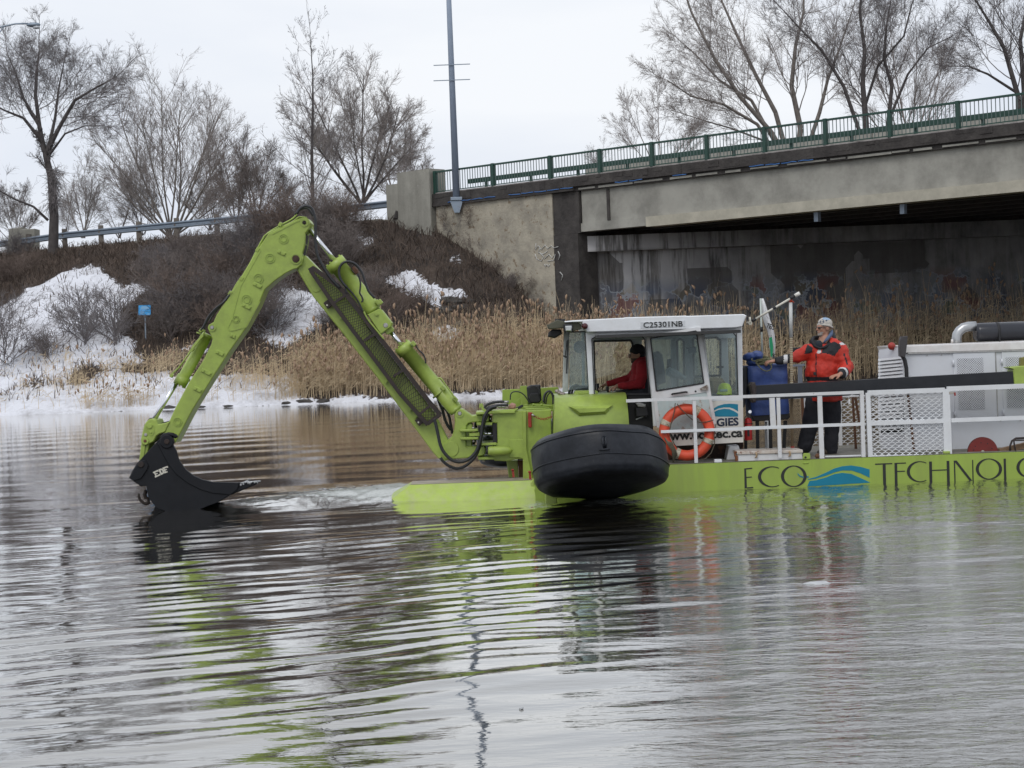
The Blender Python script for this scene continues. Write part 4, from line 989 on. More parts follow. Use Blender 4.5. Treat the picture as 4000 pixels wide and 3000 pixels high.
# --- rocks and litter
def rock_bm(seed, s):
    bm = bmesh.new(); bmesh.ops.create_icosphere(bm, subdivisions=2, radius=1); r = random.Random(seed); off = Vector((r.uniform(0, 99),) * 3)
    for v in bm.verts:
        k = 1 + .45 * mnoise.noise(v.co * 1.3 + off) + .15 * mnoise.noise(v.co * 4 + off); v.co *= k; v.co = Vector((v.co.x * s[0], v.co.y * s[1], v.co.z * s[2]))
    return bm
ROCK = mat('dark_rock', (.06, .055, .05), .9, var=.4, bump=.8, bs=6)
def rock(u, v, s, label, m=None, group=None, cat='rock', seed=None, name='rock', z=None):
    p = pos_on_ground(u, v) if z is None else P(u, v, z); bm = rock_bm(seed or int(u * 7 + v), s); me = D.meshes.new(name); bm.to_mesh(me); bm.free()
    me.materials.append(m or ROCK); o = D.objects.new(name, me); COL.objects.link(o); o.location = p; tag(o, label, cat, group); return o
RG = 'rocks at the toe of the embankment'
for (u, v, s) in ((1760, 1180, .5), (1800, 1205, .42), (1735, 1215, .38), (1830, 1180, .34), (1850, 1240, .3), (1800, 1270, .4), (1870, 1280, .32), (1930, 1260, .28)):
    rock(u, v, (s, s * .7, s * .5), 'dark angular rock ' + {1760: 'left of the rock pile below the snow tongue', 1800: 'in the middle of the rock pile above the reeds' if v < 1250 else 'lowest in the rock pile, touching the reeds', 1735: 'leftmost at the edge of the snow tongue', 1830: 'highest in the rock pile below the litter', 1850: 'right of the rock pile middle', 1870: 'low right of the rock pile', 1930: 'rightmost, apart from the rock pile'}[u], group=RG)
for (u, v, s) in ((660, 1595, .35), (1120, 1578, .3), (1190, 1572, .4), (1260, 1570, .34), (780, 1592, .25), (890, 1588, .22)):
    rock(u, v, (s, s * .5, s * .35), 'dark wet stone at the waterline, ' + {660: 'leftmost, left of the stick', 1120: 'left of the largest', 1190: 'largest, behind the stick foot', 1260: 'rightmost, left of the boom', 780: 'second from the left', 890: 'third from the left'}[u], group='stones along the waterline')
rock(1990, 1045, (.28, .12, .2), 'crumpled white and orange plastic bag lying on the slope', mat('litter', (.6, .5, .47), .5, rust=(.7, .15, .05), rs=4, rlo=.45, rhi=.55), cat='litter', name='plastic_bag')
ICE = mat('grey_ice', (.45, .46, .47), .5, var=.2, vs_=12, bump=.8, bs=25)
def ice(u, v, s, label):
    Y = CAMZ * FPX / (v - (1361.5 - .0384 * (u - 2000))); bm = rock_bm(int(u), s); me = D.meshes.new('ice_chunk'); bm.to_mesh(me); bm.free(); me.materials.append(ICE)
    o = D.objects.new('ice_chunk', me); COL.objects.link(o); p = P(u, v, Y); p = Vector((0, 0, CAMZ)) + (p - Vector((0, 0, CAMZ))) * (CAMZ / (CAMZ - p.z)); o.location = (p.x, p.y, -.004); tag(o, label, 'ice')
ice(3190, 2282, (.13, .07, .028), 'small grey ice chunk floating right of centre')
ice(2036, 2765, (.012, .01, .012), 'tiny ice fragment floating near the bottom centre')
# ================================================================ DREDGING VESSEL
boat = thing('dredging_vessel', 'lime green amphibious excavator dredger afloat with white cab and black bucket', 'work boat', P(2900, 1930, 25.3))
BX = wloc(boat)
def part(mb, name, m, parent=None, **kw): return mb.build(name, m, parent or boat, **kw)
def pr(c, pts, Y, t, b=.008): return MB().prism(qs(c, pts, Y), t, b)
# ---- hull
YH = 24.0; YF = 27.0
def hz(u, v, Y): return P(u, v, Y).z
deckL = q('D5', -400, 1562, YH); deckR = P(4000, 1764, YH)
zd = .45
hA, hB = P(2090, 1900, YH), P(5400, 1750, YH); hx0, hx1 = hA.x, hB.x
deckL = q('D5', -400, 1562, YH); deckR = P(4000, 1764, YH)
def zdeck(x):                      # sheer line
    return deckL.z + (deckR.z - deckL.z) * (x - deckL.x) / (deckR.x - deckL.x)
a = MB(); A = [(x, zdeck(x)) for x in (hx0, hx1)]
W3 = 3.0; ya, yb = hA.y, hB.y
a.add([(hx0, ya, -.5), (hx1, yb, -.5), (hx1, yb, zdeck(hx1)), (hx0, ya, zdeck(hx0)), (hx0, ya + W3, -.5), (hx1, yb + W3, -.5), (hx1, yb + W3, zdeck(hx1)), (hx0, ya + W3, zdeck(hx0))],
      [(0, 1, 2, 3), (5, 4, 7, 6), (0, 3, 7, 4), (1, 5, 6, 2), (0, 4, 5, 1)]); hull = part(a, 'hull', GREEN_HULL)
a = MB(); a.add([(hx0, ya + .01, zdeck(hx0) + .004), (hx1, yb + .01, zdeck(hx1) + .004), (hx1, yb + W3 - .01, zdeck(hx1) + .004), (hx0, ya + W3 - .01, zdeck(hx0) + .004)], [(0, 1, 2, 3)])
part(a, 'deck_plate', mat('deck_plate_paint', (.16, .15, .12), .8, var=.3, bump=.3, dirt=(.3, .28, .25), dirt_amt=.4, ds=5))
a = MB(); a.prism(qs('D5', [(728, 1510), (735, 1462), (742, 1456), (795, 1454), (802, 1462), (806, 1508), (790, 1515), (765, 1517)], YH - .015), .025, .004); part(a, 'lifting_lug', GREEN_HULL, hull)
a = MB(); a.disc(q('D5', 757, 1497, YH - .02), sz('D5', 11, YH), .008); part(a, 'lug_hole', DARK, hull)
a = MB(); a.tube([q('D5', 733, 1556, YH - .005), q('D5', 787, 1554, YH - .005)], .006, 6); part(a, 'weld_bead', GREEN_HULL, hull)
# ---- lettering on the hull: humanist capitals, thick and thin strokes
def strokes(mb, cr_, Y, polys, t=.004):
    for i_, p_ in enumerate(polys): mb.prism(qs(cr_, p_, Y - .0003 * (i_ % 5)), t)
def arc(cx, cy, rx, ry, a0, a1, w0, w1, wm, n=26, rot=0):
    o, i_ = [], []
    for k in range(n + 1):
        f = k / n; a = R(a0 + (a1 - a0) * f); w = w0 + (w1 - w0) * f + (wm - (w0 + w1) / 2) * math.sin(math.pi * f)
        o.append((cx + (rx + w / 2) * math.cos(a), cy - (ry + w / 2) * math.sin(a) + rot * math.cos(a) * rx))
        i_.append((cx + (rx - w / 2) * math.cos(a), cy - (ry - w / 2) * math.sin(a) + rot * math.cos(a) * rx))
    return o + i_[::-1]
YL = YH - .004
def letter(cr_, polys, ch):
    a = MB(); strokes(a, cr_, YL, polys); o = part(a, 'letter', INK, hull); return o
# big "ECO": crop C4
def Ov(cx, cy, rx, ry, thick, thin):
    o, i_ = [], []
    n = 48; res = []
    for k in range(n):
        a = 2 * math.pi * k / n; w = thin + (thick - thin) * abs(math.cos(a)) ** 1.5
        o.append((cx + (rx + 0) * math.cos(a), cy - (ry + 0) * math.sin(a))); i_.append((cx + (rx - w) * math.cos(a), cy - (ry - w) * math.sin(a)))
    return [[o[k], o[(k + 1) % n], i_[(k + 1) % n], i_[k]] for k in range(n)]
letter('C4', [[(15, 1425), (28, 1423), (35, 1575), (17, 1577)], [(28, 1423), (75, 1419), (75, 1427), (28, 1432)], [(30, 1489), (72, 1486), (72, 1493), (30, 1497)], [(34, 1569), (82, 1565), (84, 1574), (34, 1577)]], 'E')
def Cc(cx, cy, rx, ry, thick, thin, a0=48, a1=318):
    o, i_ = [], []; n = 36
    for k in range(n + 1):
        a = R(a0 + (a1 - a0) * k / n); w = thin + (thick - thin) * max(0, -math.cos(a)) ** 1.2
        o.append((cx + rx * math.cos(a), cy - ry * math.sin(a))); i_.append((cx + (rx - w) * math.cos(a), cy - (ry - w) * math.sin(a)))
    return [[o[k], o[k + 1], i_[k + 1], i_[k]] for k in range(n)]
letter('C4', Cc(225, 1488, 106, 80, 24, 7, 58, 302), 'C')
letter('C4', Ov(392, 1484, 98, 82, 24, 7), 'O')
# wave emblem
a = MB()
def wave(top, bot): return top + bot[::-1]
top = [(500, 1505), (560, 1490), (640, 1455), (700, 1425), (760, 1408), (830, 1402), (900, 1412), (970, 1432)]
bot = [(500, 1512), (560, 1502), (640, 1478), (700, 1455), (760, 1440), (830, 1440), (900, 1462), (970, 1495)]
for k in range(len(top) - 1): a.prism(qs('C4', [top[k], top[k + 1], bot[k + 1], bot[k]], YL), .004)
for p_ in ([(418, 1457), (440, 1478), (470, 1490), (470, 1495), (440, 1490), (425, 1475)], [(490, 1484), (505, 1484), (505, 1494), (490, 1494)]): a.prism(qs('C4', p_, YL - .003), .003)
top = [(495, 1560), (512, 1520), (560, 1515), (640, 1492), (700, 1468), (760, 1458), (830, 1466), (900, 1497), (972, 1530)]
bot = [(495, 1562), (512, 1561), (560, 1559), (640, 1554), (700, 1551), (760, 1547), (830, 1541), (900, 1538), (972, 1533)]
for k in range(len(top) - 1): a.prism(qs('C4', [top[k], top[k + 1], bot[k + 1], bot[k]], YL), .004)
part(a, 'wave_emblem', TEAL, hull)
# "TECHNOLOG": baseline runs below the waterline
def U6(x): return 3350 + .3918 * x
def bl(x): return 1388 + (x - 1012) * -.0385           # top of letters (C4)
def L(x, y): return (x, bl(x) + y)
HH = 172
letter('C4', [[L(1012, 0), L(1143, 0), L(1143, 9), L(1012, 9)], [L(1070, 6), L(1092, 6), L(1096, HH), L(1074, HH)]], 'T')
letter('C4', [[L(1160, 0), L(1180, 0), L(1184, HH), L(1163, HH)], [L(1178, 0), L(1247, 0), L(1247, 8), L(1178, 8)], [L(1180, 62), L(1240, 62), L(1240, 70), L(1180, 70)], [L(1180, HH - 8), L(1250, HH - 8), L(1250, HH), L(1180, HH)]], 'E')
letter('C4', Cc(1352, bl(1352) + 74, 98, 80, 23, 6, 58, 302), 'C')
letter('C4', [[L(1424, 0), L(1445, 0), L(1449, HH), L(1428, HH)], [L(1557, 0), L(1578, 0), L(1582, HH), L(1561, HH)], [L(1440, 64), L(1562, 64), L(1562, 72), L(1440, 72)]], 'H')
letter('C4', [[L(1612, 0), L(1622, 0), L(1626, HH), L(1617, HH)], [L(1752, 0), L(1760, 0), L(1764, HH), L(1755, HH)], [L(1612, 0), L(1634, 0), L(1764, HH), L(1742, HH)]], 'N')
letter('C4', Ov(1880, bl(1880) + 74, 100, 80, 23, 6), 'O')
letter('C4', [[L(1992, 0), L(2009, 0), L(2014, HH), L(1996, HH)], [L(2005, HH - 8), L(2078, HH - 8), L(2078, HH), L(2005, HH)]], 'L')
letter('C4', Ov(2190, bl(2190) + 74, 100, 80, 23, 6), 'O')
letter('C4', Cc(2420, bl(2420) + 74, 100, 80, 23, 6, 58, 302), 'G')
# ---- bow pontoon with sloping face
bx0 = P(1602, 1886, 24.5).x; bx1 = P(2100, 1880, 24.5).x; zt = P(1850, 1884, 24.45).z; zt2 = zt
def quad_box(mb, T, B):            # top ring, bottom ring of 4 points
    mb.add(T + B, [(0, 1, 2, 3), (7, 6, 5, 4), (0, 4, 5, 1), (1, 5, 6, 2), (2, 6, 7, 3), (3, 7, 4, 0)])
tipx = P(1545, 1920, 24.4).x
a = MB()
yo = P(1850, 1900, 24).y - 24
T = [Vector((bx0, 24.42, zt)), Vector((bx1 + .6, 24.42, zt)), Vector((bx1 + .6, 25.05, zt)), Vector((bx0, 25.05, zt))]
B = [Vector((tipx + .15, 24.05, -.12)), Vector((bx1 + .6, 24.05, -.12)), Vector((bx1 + .6, 25.3, -.4)), Vector((tipx, 25.3, -.4))]
T_l = [Vector((tipx - .1, 25.0, .07)), Vector((tipx - .05, 24.3, .05))]
for p in T + B + T_l: p.y += yo
quad_box(a, T, B); a.add([T[0], T[3], T_l[0], T_l[1], B[0], B[3]], [(0, 1, 2, 3), (0, 3, 4), (3, 2, 5, 4), (1, 5, 2)])
part(a, 'bow_pontoon', GREEN_WORN)
a = MB(); a.add([T[0] + Vector((0, .01, .004)), T[1] + Vector((0, .01, .004)), T[2] + Vector((0, 0, .004)), T[3] + Vector((0, 0, .004))], [(0, 1, 2, 3)]); part(a, 'pontoon_top_plate', mat('scuffed_plate', (.4, .36, .3), .8, var=.3, bump=.3, dirt=(.3, .2, .12), dirt_amt=.5, ds=8))
# ---- column, kingpost, casting
YA = 25.0                          # mid plane of the digging arm
a = pr('D4', [(1310, 512), (1670, 500), (1672, 1000), (1640, 1420), (1305, 1405)], 24.75, .55, .01); a.prism(qs('D4', [(1296, 518), (1345, 516), (1350, 1000), (1430, 1400), (1305, 1400)], 24.70), .05, .006); part(a, 'support_column', GREEN)
a = pr('D4', [(1440, 1400), (1450, 1420), (1470, 1640), (1420, 1650), (1400, 1440)], 24.3, .3, .01); part(a, 'pontoon_frame', GREEN_WORN)
a = pr('D4', [(1088, 1160), (1235, 1155), (1250, 1395), (1120, 1380)], 25.3, .3, .01); part(a, 'rear_leg', GREEN_WORN)
a = pr('D4', [(1240, 1160), (1305, 1160), (1305, 1405), (1255, 1400)], 25.15, .2, .003); part(a, 'leg_recess', BROWNMET)
a = pr('D4', [(905, 520), (1310, 510), (1312, 1145), (1280, 1142), (1240, 1138), (1095, 1168), (935, 1160), (900, 1100), (900, 975), (975, 930), (965, 675), (905, 670)], 24.72, .6, .012)
a.prism(qs('D4', [(1125, 888), (1350, 884), (1350, 900), (1310, 905), (1310, 1140), (1260, 1120), (1125, 1120)], 24.70), .04, .006); kp = part(a, 'kingpost', GREEN)
a = pr('D4', [(905, 672), (960, 676), (968, 930), (915, 932)], 24.74, .5, .002); part(a, 'cylinder_recess', DARK)  # solid dark block stands in for the shade inside the opening
for pts, Y_, t in (([(695, 532), (905, 520), (1200, 512), (1200, 545), (905, 552), (697, 566)], 24.66, .7), ([(700, 668), (905, 664), (905, 700), (705, 704)], 24.68, .6), ([(740, 932), (960, 925), (960, 960), (745, 965)], 24.68, .6), ([(720, 1118), (940, 1110), (940, 1145), (722, 1150)], 24.68, .6)):
    part(pr('D4', pts, Y_, t, .006), 'hinge_plate', GREEN)
a = MB(); pts = [q('D4', x, 1035 - (x - 820) * .02, 24.62) for x in (850, 870, 900, 1000, 1080, 1120, 1150, 1168)]; a.tube(pts, [sz('D4', w, 24.6) for w in (54, 60, 62, 62, 58, 48, 32, 8)], 20); part(a, 'slew_cylinder_cap', GREEN)
a = MB(); a.cyl(q('D4', 818, 1040, 24.62), q('D4', 862, 1037, 24.62), sz('D4', 30, 24.6), sz('D4', 52, 24.6)); part(a, 'cap_seal', DARK)
a = MB(); a.cyl(q('D4', 885, 572, 24.95), q('D4', 880, 660, 24.95), .02); a.cyl(q('D4', 780, 806, 24.8), q('D4', 955, 810, 24.8), sz('D4', 17, 24.8)); part(a, 'chrome_rod', CHROME)
cast = pr('D4', [(412, 545), (430, 500), (480, 480), (530, 500), (640, 576), (865, 562), (865, 655), (640, 665), (600, 675), (575, 700), (565, 760), (565, 890), (570, 975), (800, 965), (820, 1000), (810, 1080), (780, 1095), (570, 1128), (460, 1135), (300, 1142), (250, 1080), (240, 960), (310, 905), (380, 850), (410, 760), (422, 660)], 24.80, .4, .012)
cast.prism(qs('D4', [(620, 670), (650, 690), (640, 985), (565, 985), (555, 760), (570, 700)], 24.84), .3, .01)
casting = part(cast, 'slew_casting', GREEN)
a = MB(); a.disc(q('D4', 370, 1010, 24.79), sz('D4', 105, 24.8), .05, 32, .006); part(a, 'boss', GREEN, casting)
for pts in ([(485, 762), (500, 755), (720, 748), (722, 780), (660, 785), (490, 787)], [(490, 862), (500, 857), (725, 855), (728, 885), (560, 892), (492, 890)]):
    part(pr('D4', pts, 24.7, .45, .008), 'clevis_plate', GREEN)
a = pr('D4', [(607, 800), (740, 793), (742, 843), (607, 848)], 24.72, .15, .006); part(a, 'rod_eye', GREEN)
for x, y in ((660, 735), (665, 905), (795, 1160)):
    a = MB(); a.cyl(q('D4', x, y - 12, 24.75), q('D4', x, y + 14, 24.75), sz('D4', 20, 24.7), n=10); part(a, 'pin_nut', STEEL)
# black pocket + machinery behind the hinge
a = pr('D4', [(720, 700), (905, 690), (905, 935), (720, 935)], 25.6, .3, .02); part(a, 'slew_motor', DARK)
a = MB(); a.cyl(q('D4', 800, 740, 25.4), q('D4', 910, 745, 25.4), .055); a.cyl(q('D4', 780, 880, 25.4), q('D4', 910, 885, 25.4), .055); part(a, 'far_slew_cylinder', mat('slate_grey_paint', (.06, .065, .08), .3), boat)
def pin(x, y, c, Y, r1, r2, par, m1=None, m2=None):
    a = MB(); a.ring(q(c, x, y, Y), sz(c, r1, Y), sz(c, r2, Y), .03); a.disc(q(c, x, y, Y + .008), sz(c, r2, Y), .03); part(a, 'pin_collar', m1 or GREEN, par)
    a = MB(); a.disc(q(c, x, y, Y - .012), sz(c, r2 * .86, Y), .03, 16, .004); a.disc(q(c, x, y, Y - .022), sz(c, r2 * .45, Y), .02, 6); part(a, 'pin', m2 or STEEL, par)
pin(483, 548, 'D4', 24.785, 52, 30, casting)
# ---- back panel, motor box, pipes on top
a = pr('D4', [(1035, 240), (1300, 228), (1755, 205), (1805, 310), (1740, 520), (1200, 480), (1035, 385)], 26.0, .04, .006); a.box(q('D4', 1318, 380, 25.93), (.1, .12, .42)); part(a, 'back_panel', GREEN_HULL)
a = pr('D4', [(1352, 212), (1400, 185), (1530, 178), (1545, 375), (1510, 412), (1400, 416), (1362, 345)], 25.5, .3, .02); a.prism(qs('D4', [(1400, 290), (1500, 285), (1540, 380), (1505, 405), (1402, 410), (1375, 350)], 25.46), .05, .01); part(a, 'winch_motor', DARK)
def hose(c, pts, Y, r, m=HOSE, name='hose', wrap=True, n=8, par=None, dy=0):
    P_ = [q(c, x, y, Y + (dy * i / (len(pts) - 1))) for i, (x, y) in enumerate(pts)]
    # Catmull-Rom through the points
    out = []
    for i in range(len(P_) - 1):
        p0, p1, p2, p3 = P_[max(i - 1, 0)], P_[i], P_[i + 1], P_[min(i + 2, len(P_) - 1)]
        k = max(4, int((p2 - p1).length / .035))
        for j in range(k):
            t = j / k; out.append(.5 * ((2 * p1) + (p2 - p0) * t + (2 * p0 - 5 * p1 + 4 * p2 - p3) * t * t + (3 * p1 - p0 - 3 * p2 + p3) * t ** 3))
    out.append(P_[-1]); rr = sz(c, r, Y)
    a = MB(); a.tube(out, [rr * (1.10 if (wrap and i % 2) else 1) for i in range(len(out))], n); return part(a, name, m, par)
hose('D4', [(960, 460), (900, 470), (850, 510), (800, 600), (775, 720), (760, 850), (730, 960), (690, 1050), (600, 1140), (500, 1175), (400, 1160), (320, 1100), (260, 1020), (225, 930), (205, 830), (185, 740), (165, 660), (150, 620)], 24.58, 21)
hose('D4', [(950, 470), (880, 500), (810, 640), (770, 800), (745, 960), (700, 1080), (620, 1180), (520, 1245), (430, 1260), (340, 1225), (270, 1170), (235, 1120)], 24.68, 19)
hose('D4', [(1110, 400), (1000, 395), (900, 410), (830, 440), (805, 480)], 24.9, 17)
hose('D4', [(1110, 440), (1000, 440), (880, 460), (820, 490)], 24.85, 15)
hose('D4', [(200, 360), (225, 420), (260, 500), (285, 600), (320, 690), (370, 760)], 25.1, 19)
hose('D4', [(270, 460), (320, 520), (350, 600), (365, 680), (385, 780), (385, 810)], 25.1, 17)
hose('D4', [(1138, 370), (1145, 300), (1180, 268), (1250, 268), (1310, 300), (1350, 350), (1395, 420)], 25.2, 8, wrap=False)
hose('D4', [(1580, 420), (1590, 330), (1620, 270), (1660, 262), (1690, 300), (1700, 380), (1700, 430)], 25.2, 10, wrap=False)
hose('D4', [(1600, 425), (1612, 340), (1645, 285), (1670, 280), (1688, 340), (1690, 430)], 25.25, 9, wrap=False)
hose('D4', [(1410, 190), (1470, 200), (1510, 240), (1520, 300)], 25.42, 7, wrap=False)
hose('D4', [(640, 980), (660, 940), (690, 860), (700, 800), (690, 700), (700, 660)], 25.25, 22)
for y, x0, x1, Y in ((440, 1310, 1690, 25.1), (460, 1300, 1640, 24.95), (478, 1310, 1620, 24.85), (430, 1430, 1690, 25.3), (490, 1330, 1690, 24.8)):
    hose('D4', [(x0, y), ((x0 + x1) / 2, y + 4), (x1 - 30, y + 8), (x1, y + 22)], Y, 7, GREEN, 'steel_pipe', False)
hose('D4', [(1235, 420), (1225, 390), (1250, 360), (1280, 350), (1290, 400), (1285, 440)], 25.2, 4, GREEN, 'steel_pipe', False)
for x in (1440, 1545):
    a = MB(); a.cyl(q('D4', x - 14, 432, 25.05), q('D4', x + 14, 434, 25.05), sz('D4', 16, 25), n=6); part(a, 'pipe_fitting', GREEN)
for x, y in ((1000, 458), (1090, 400), (1050, 460)):
    a = MB(); a.cyl(q('D4', x - 30, y, 24.86), q('D4', x + 30, y, 24.86), sz('D4', 18, 25), n=8); part(a, 'hose_coupling', STEEL)
a = pr('D4', [(1120, 445), (1160, 410), (1210, 430), (1215, 470), (1190, 492), (1112, 490)], 24.9, .15, .02); part(a, 'valve_block', mat('pink_primer', (.45, .25, .2), .8, bump=.4))
a = pr('D4', [(1205, 475), (1290, 435), (1310, 440), (1308, 462), (1225, 505)], 24.75, .06, .006); part(a, 'rubber_flap', DARK)
a = pr('D4', [(738, 425), (775, 415), (792, 450), (800, 490), (835, 515), (1000, 505), (1180, 495), (1240, 475), (1240, 490), (1190, 530), (1000, 530), (820, 535), (770, 505), (760, 460), (745, 490), (735, 470)], 24.7, .04, .005); part(a, 'hose_guide', GREEN)
a = pr('D4', [(1368, 540), (1375, 533), (1420, 535), (1428, 545), (1415, 560), (1418, 725), (1405, 733), (1378, 730), (1372, 715)], 24.66, .05, .01); part(a, 'locking_pin', RED)
ch = MB()
for k in range(11):
    f = k / 10; x = 1450 + 215 * f; y = 582 + 34 * math.sin(math.pi * min(1, f * 1.0)) * 1.0 + (592 - 582) * f
    c = q('D4', x, y, 24.62)
    ch.tube([c + Vector((.013 * math.cos(t), .013 * math.sin(t) * (k % 2), .008 * math.sin(t) * (1 - k % 2) + .006 * math.sin(t))) for t in np.linspace(0, 6.28, 9)[:-1]], .004, 5, closed=True)
part(ch, 'chain', RED, kind='stuff')
a = MB(); a.cyl(q('D4', 1415, 560, 24.62), q('D4', 1462, 584, 24.62), .012, n=8); part(a, 'shackle', STEEL)
for x, y0, y1 in ((1172, 1272, 1375), (1392, 1298, 1432)):
    a = MB(); a.bar(q('D4', x, y0 + 14, 24.5), q('D4', x + 10, y1, 24.5), .03, .03); a.prism(qs('D4', [(x - 22, y0), (x + 16, y0 - 3), (x + 17, y0 + 19), (x - 20, y0 + 22)], 24.47), .06, .008); part(a, 'tie_down_bolt', RED)
# ---- boom
boomp = [(908, 392), (985, 520), (1140, 712), (1310, 930), (1500, 1185), (1585, 1300), (1610, 1328), (1645, 1340), (1680, 1332), (1692, 1300), (1658, 1235), (1622, 1165), (1590, 1100), (1410, 865), (1235, 640), (1125, 495), (1040, 412), (948, 316), (915, 330)]
a = pr('C1', boomp, YA - .15, .30, .012); boom = part(a, 'boom', GREEN)
a = pr('C1', [(930, 400), (960, 455), (985, 495), (1000, 502), (1020, 494), (1028, 484), (1000, 430), (955, 360)], YA - .158, .03, .004); part(a, 'stiffener_plate', GREEN, boom)
for x, y in ((1128, 628), (1287, 830), (1352, 945), (1445, 1030), (1472, 1085), (1500, 1120)):
    a = MB(); c = q('C1', x, y, YA - .17); a.bbox(c, (.05, .05, .03), .005, Matrix.Rotation(R(-50), 3, 'Y')); a.disc(c + Vector((0, -.03, 0)), .014, .02, 6); part(a, 'bolt_lug', GREEN, boom)
pin(317, 1048, 'D4', YA - .175, 44, 28, boom, mat('greasy_ring', (.03, .025, .02), .5, bump=.5))
# boom guard: frame and expanded mesh
YG = YA - .27
GLt = [(975, 392), (1075, 540), (1185, 690), (1320, 870), (1420, 1005), (1558, 1160)]
GRt = [(990, 376), (1115, 470), (1240, 620), (1330, 735), (1435, 870), (1620, 1110)]
gq = lambda p: q('C1', p[0], p[1], YG)
grd = MB(); w = .052
def strip(mb, pl, w, dy=.05):
    for i in range(len(pl) - 1): mb.bar(pl[i], pl[i + 1], dy, w)
strip(grd, [gq(p) for p in GLt], w); strip(grd, [gq(p) for p in [(985, 378), (1110, 468), (1150, 510), (1250, 640), (1400, 830), (1560, 1040), (1620, 1110)]], w * 1.15)
grd.bar(gq((966, 392)), gq((992, 376)), .05, w); grd.bar(gq((1556, 1156)), gq((1622, 1108)), .05, w)
guard_o = part(grd, 'boom_guard', GUARD)
bars = [((1090, 555), (1150, 512)), ((1240, 742), (1300, 705)), ((1385, 920), (1440, 885)), ((1515, 1110), (1572, 1062))]
for p0, p1 in bars: part(MB().bar(gq(p0) + Vector((0, -.003, 0)), gq(p1) + Vector((0, -.003, 0)), .05, .035), 'cross_bar', GUARD, guard_o)
side = MB()                         # right hand side wall of the guard, one flange deep
for p0, p1 in (((1560, 1040), (1622, 1110)), ((1400, 830), (1560, 1040)), ((1250, 640), (1400, 830))):
    A, B_2 = gq(p0), gq(p1); side.add([A, B_2, B_2 + Vector((.02, .14, 0)), A + Vector((.02, .14, 0))], [(0, 1, 2, 3)])
part(side, 'guard_side_plate', GUARD, guard_o)
for x, y in ((1065, 556), (1520, 1140)):
    a = MB(); c = q('C1', x, y, YA - .2); a.bbox(c, (.11, .07, .10), .008, Matrix.Rotation(R(-35), 3, 'Y')); part(a, 'guard_bracket', GUARD, guard_o)
    a = MB(); a.disc(q('C1', x - 9, y + 8, YA - .243), .012, .01); part(a, 'bracket_hole', PRINTWHITE, guard_o)
def dia_mesh(mb, L0, L1, R0, R1, cols, rows, wv, Yd=.012):
    """expanded metal between two edges L0-L1 and R0-R1: zigzag strands that touch their neighbours"""
    def pt(a, b): 
        l = L0.lerp(L1, b); r_ = R0.lerp(R1, b); return l.lerp(r_, a)
    for c in range(cols + 1):
        prev = None
        for k in range(rows + 1):
            off = .5 if (k + 0) % 2 else 0
            sgn = 1 if c % 2 else -1
            a_ = (c + sgn * (.5 if k % 2 else -.0) * 1.0) / cols; a_ = min(1, max(0, a_)); p = pt(a_, k / rows)
            if prev is not None and (p - prev).length > 1e-4: mb.bar(prev, p, Yd, wv)
            prev = p
def lattice(mb, A, B_, C_, D_, cols, rows, w, Yd=.004):
    def ptg(a_, b_): return A.lerp(B_, a_).lerp(C_.lerp(D_, a_), b_)
    for k in range(-rows, cols):
        for sg in (1, -1):
            t0 = max(0, -k / rows); t1 = min(1, (cols - k) / rows)
            if t1 - t0 < .01: continue
            u0_, u1_ = (k + t0 * rows) / cols, (k + t1 * rows) / cols
            if sg < 0: u0_, u1_ = 1 - u0_, 1 - u1_
            mb.bar(ptg(u0_, t0) + Vector((0, .001 * sg, 0)), ptg(u1_, t1) + Vector((0, .001 * sg, 0)), Yd, w)
def interp_pl(pl, f):
    n = len(pl) - 1; x = f * n; i = min(n - 1, int(x)); return pl[i].lerp(pl[i + 1], x - i)
Lp = [gq(p) for p in GLt]; Rp = [gq(p) for p in GRt]
gm = MB()
LL = [interp_pl(Lp, i / 5) for i in range(6)]; RR2 = [interp_pl(Rp, i / 5) for i in range(6)]
for i in range(5):
    o_ = Vector((0, .02, 0)); lattice(gm, LL[i] + o_, RR2[i] + o_, LL[i + 1] + o_, RR2[i + 1] + o_, 3 if i == 0 else 4, 13, .0065)
part(gm, 'guard_mesh', GUARD, guard_o, kind='stuff')
# ---- stick (dipper arm)
stickp = [(765, 205), (905, 137), (925, 128), (942, 125), (962, 133), (975, 155), (965, 185), (948, 207), (945, 260), (933, 305), (938, 332), (930, 362), (905, 382), (885, 387), (845, 408), (795, 443), (745, 488), (728, 530), (712, 568), (650, 682), (570, 795), (480, 935), (385, 1088), (300, 1250), (258, 1240), (240, 1205), (300, 1075), (370, 945), (440, 838), (478, 760), (484, 735), (470, 700), (460, 678), (466, 662), (490, 648), (505, 612), (600, 468), (700, 300)]
YS = YA - .22
a = pr('C1', stickp, YS, .44, .012); stick = part(a, 'stick', GREEN)
a = MB(); strip(a, [q('C1', x, y, YS - .002) for x, y in ((722, 545), (655, 672), (590, 690), (568, 690), (562, 675), (580, 640), (625, 470), (725, 290))], .010, .012); part(a, 'weld_seam', GREEN, stick)
a = MB(); strip(a, [q('C1', x, y, YS - .002) for x, y in ((780, 213), (905, 148), (938, 138))], .008, .012); part(a, 'weld_seam', GREEN, stick)
a = pr('C1', [(945, 205), (955, 210), (948, 270), (938, 318), (932, 300), (944, 258)], YS + .1, .25, .002); part(a, 'inner_gap', DARK, stick)
for x, y, r_ in ((839, 233, 25), (771, 330, 25), (713, 432, 26), (654, 537, 27), (602, 634, 19), (310, 1146, 23)):
    a = MB(); c = q('C1', x, y, YS - .012); a.ring(c, sz('C1', r_, YS), sz('C1', r_ * .86, YS), .02); a.ring(c, sz('C1', r_ * .66, YS), sz('C1', r_ * .52, YS), .02); part(a, 'round_boss', GREEN, stick)
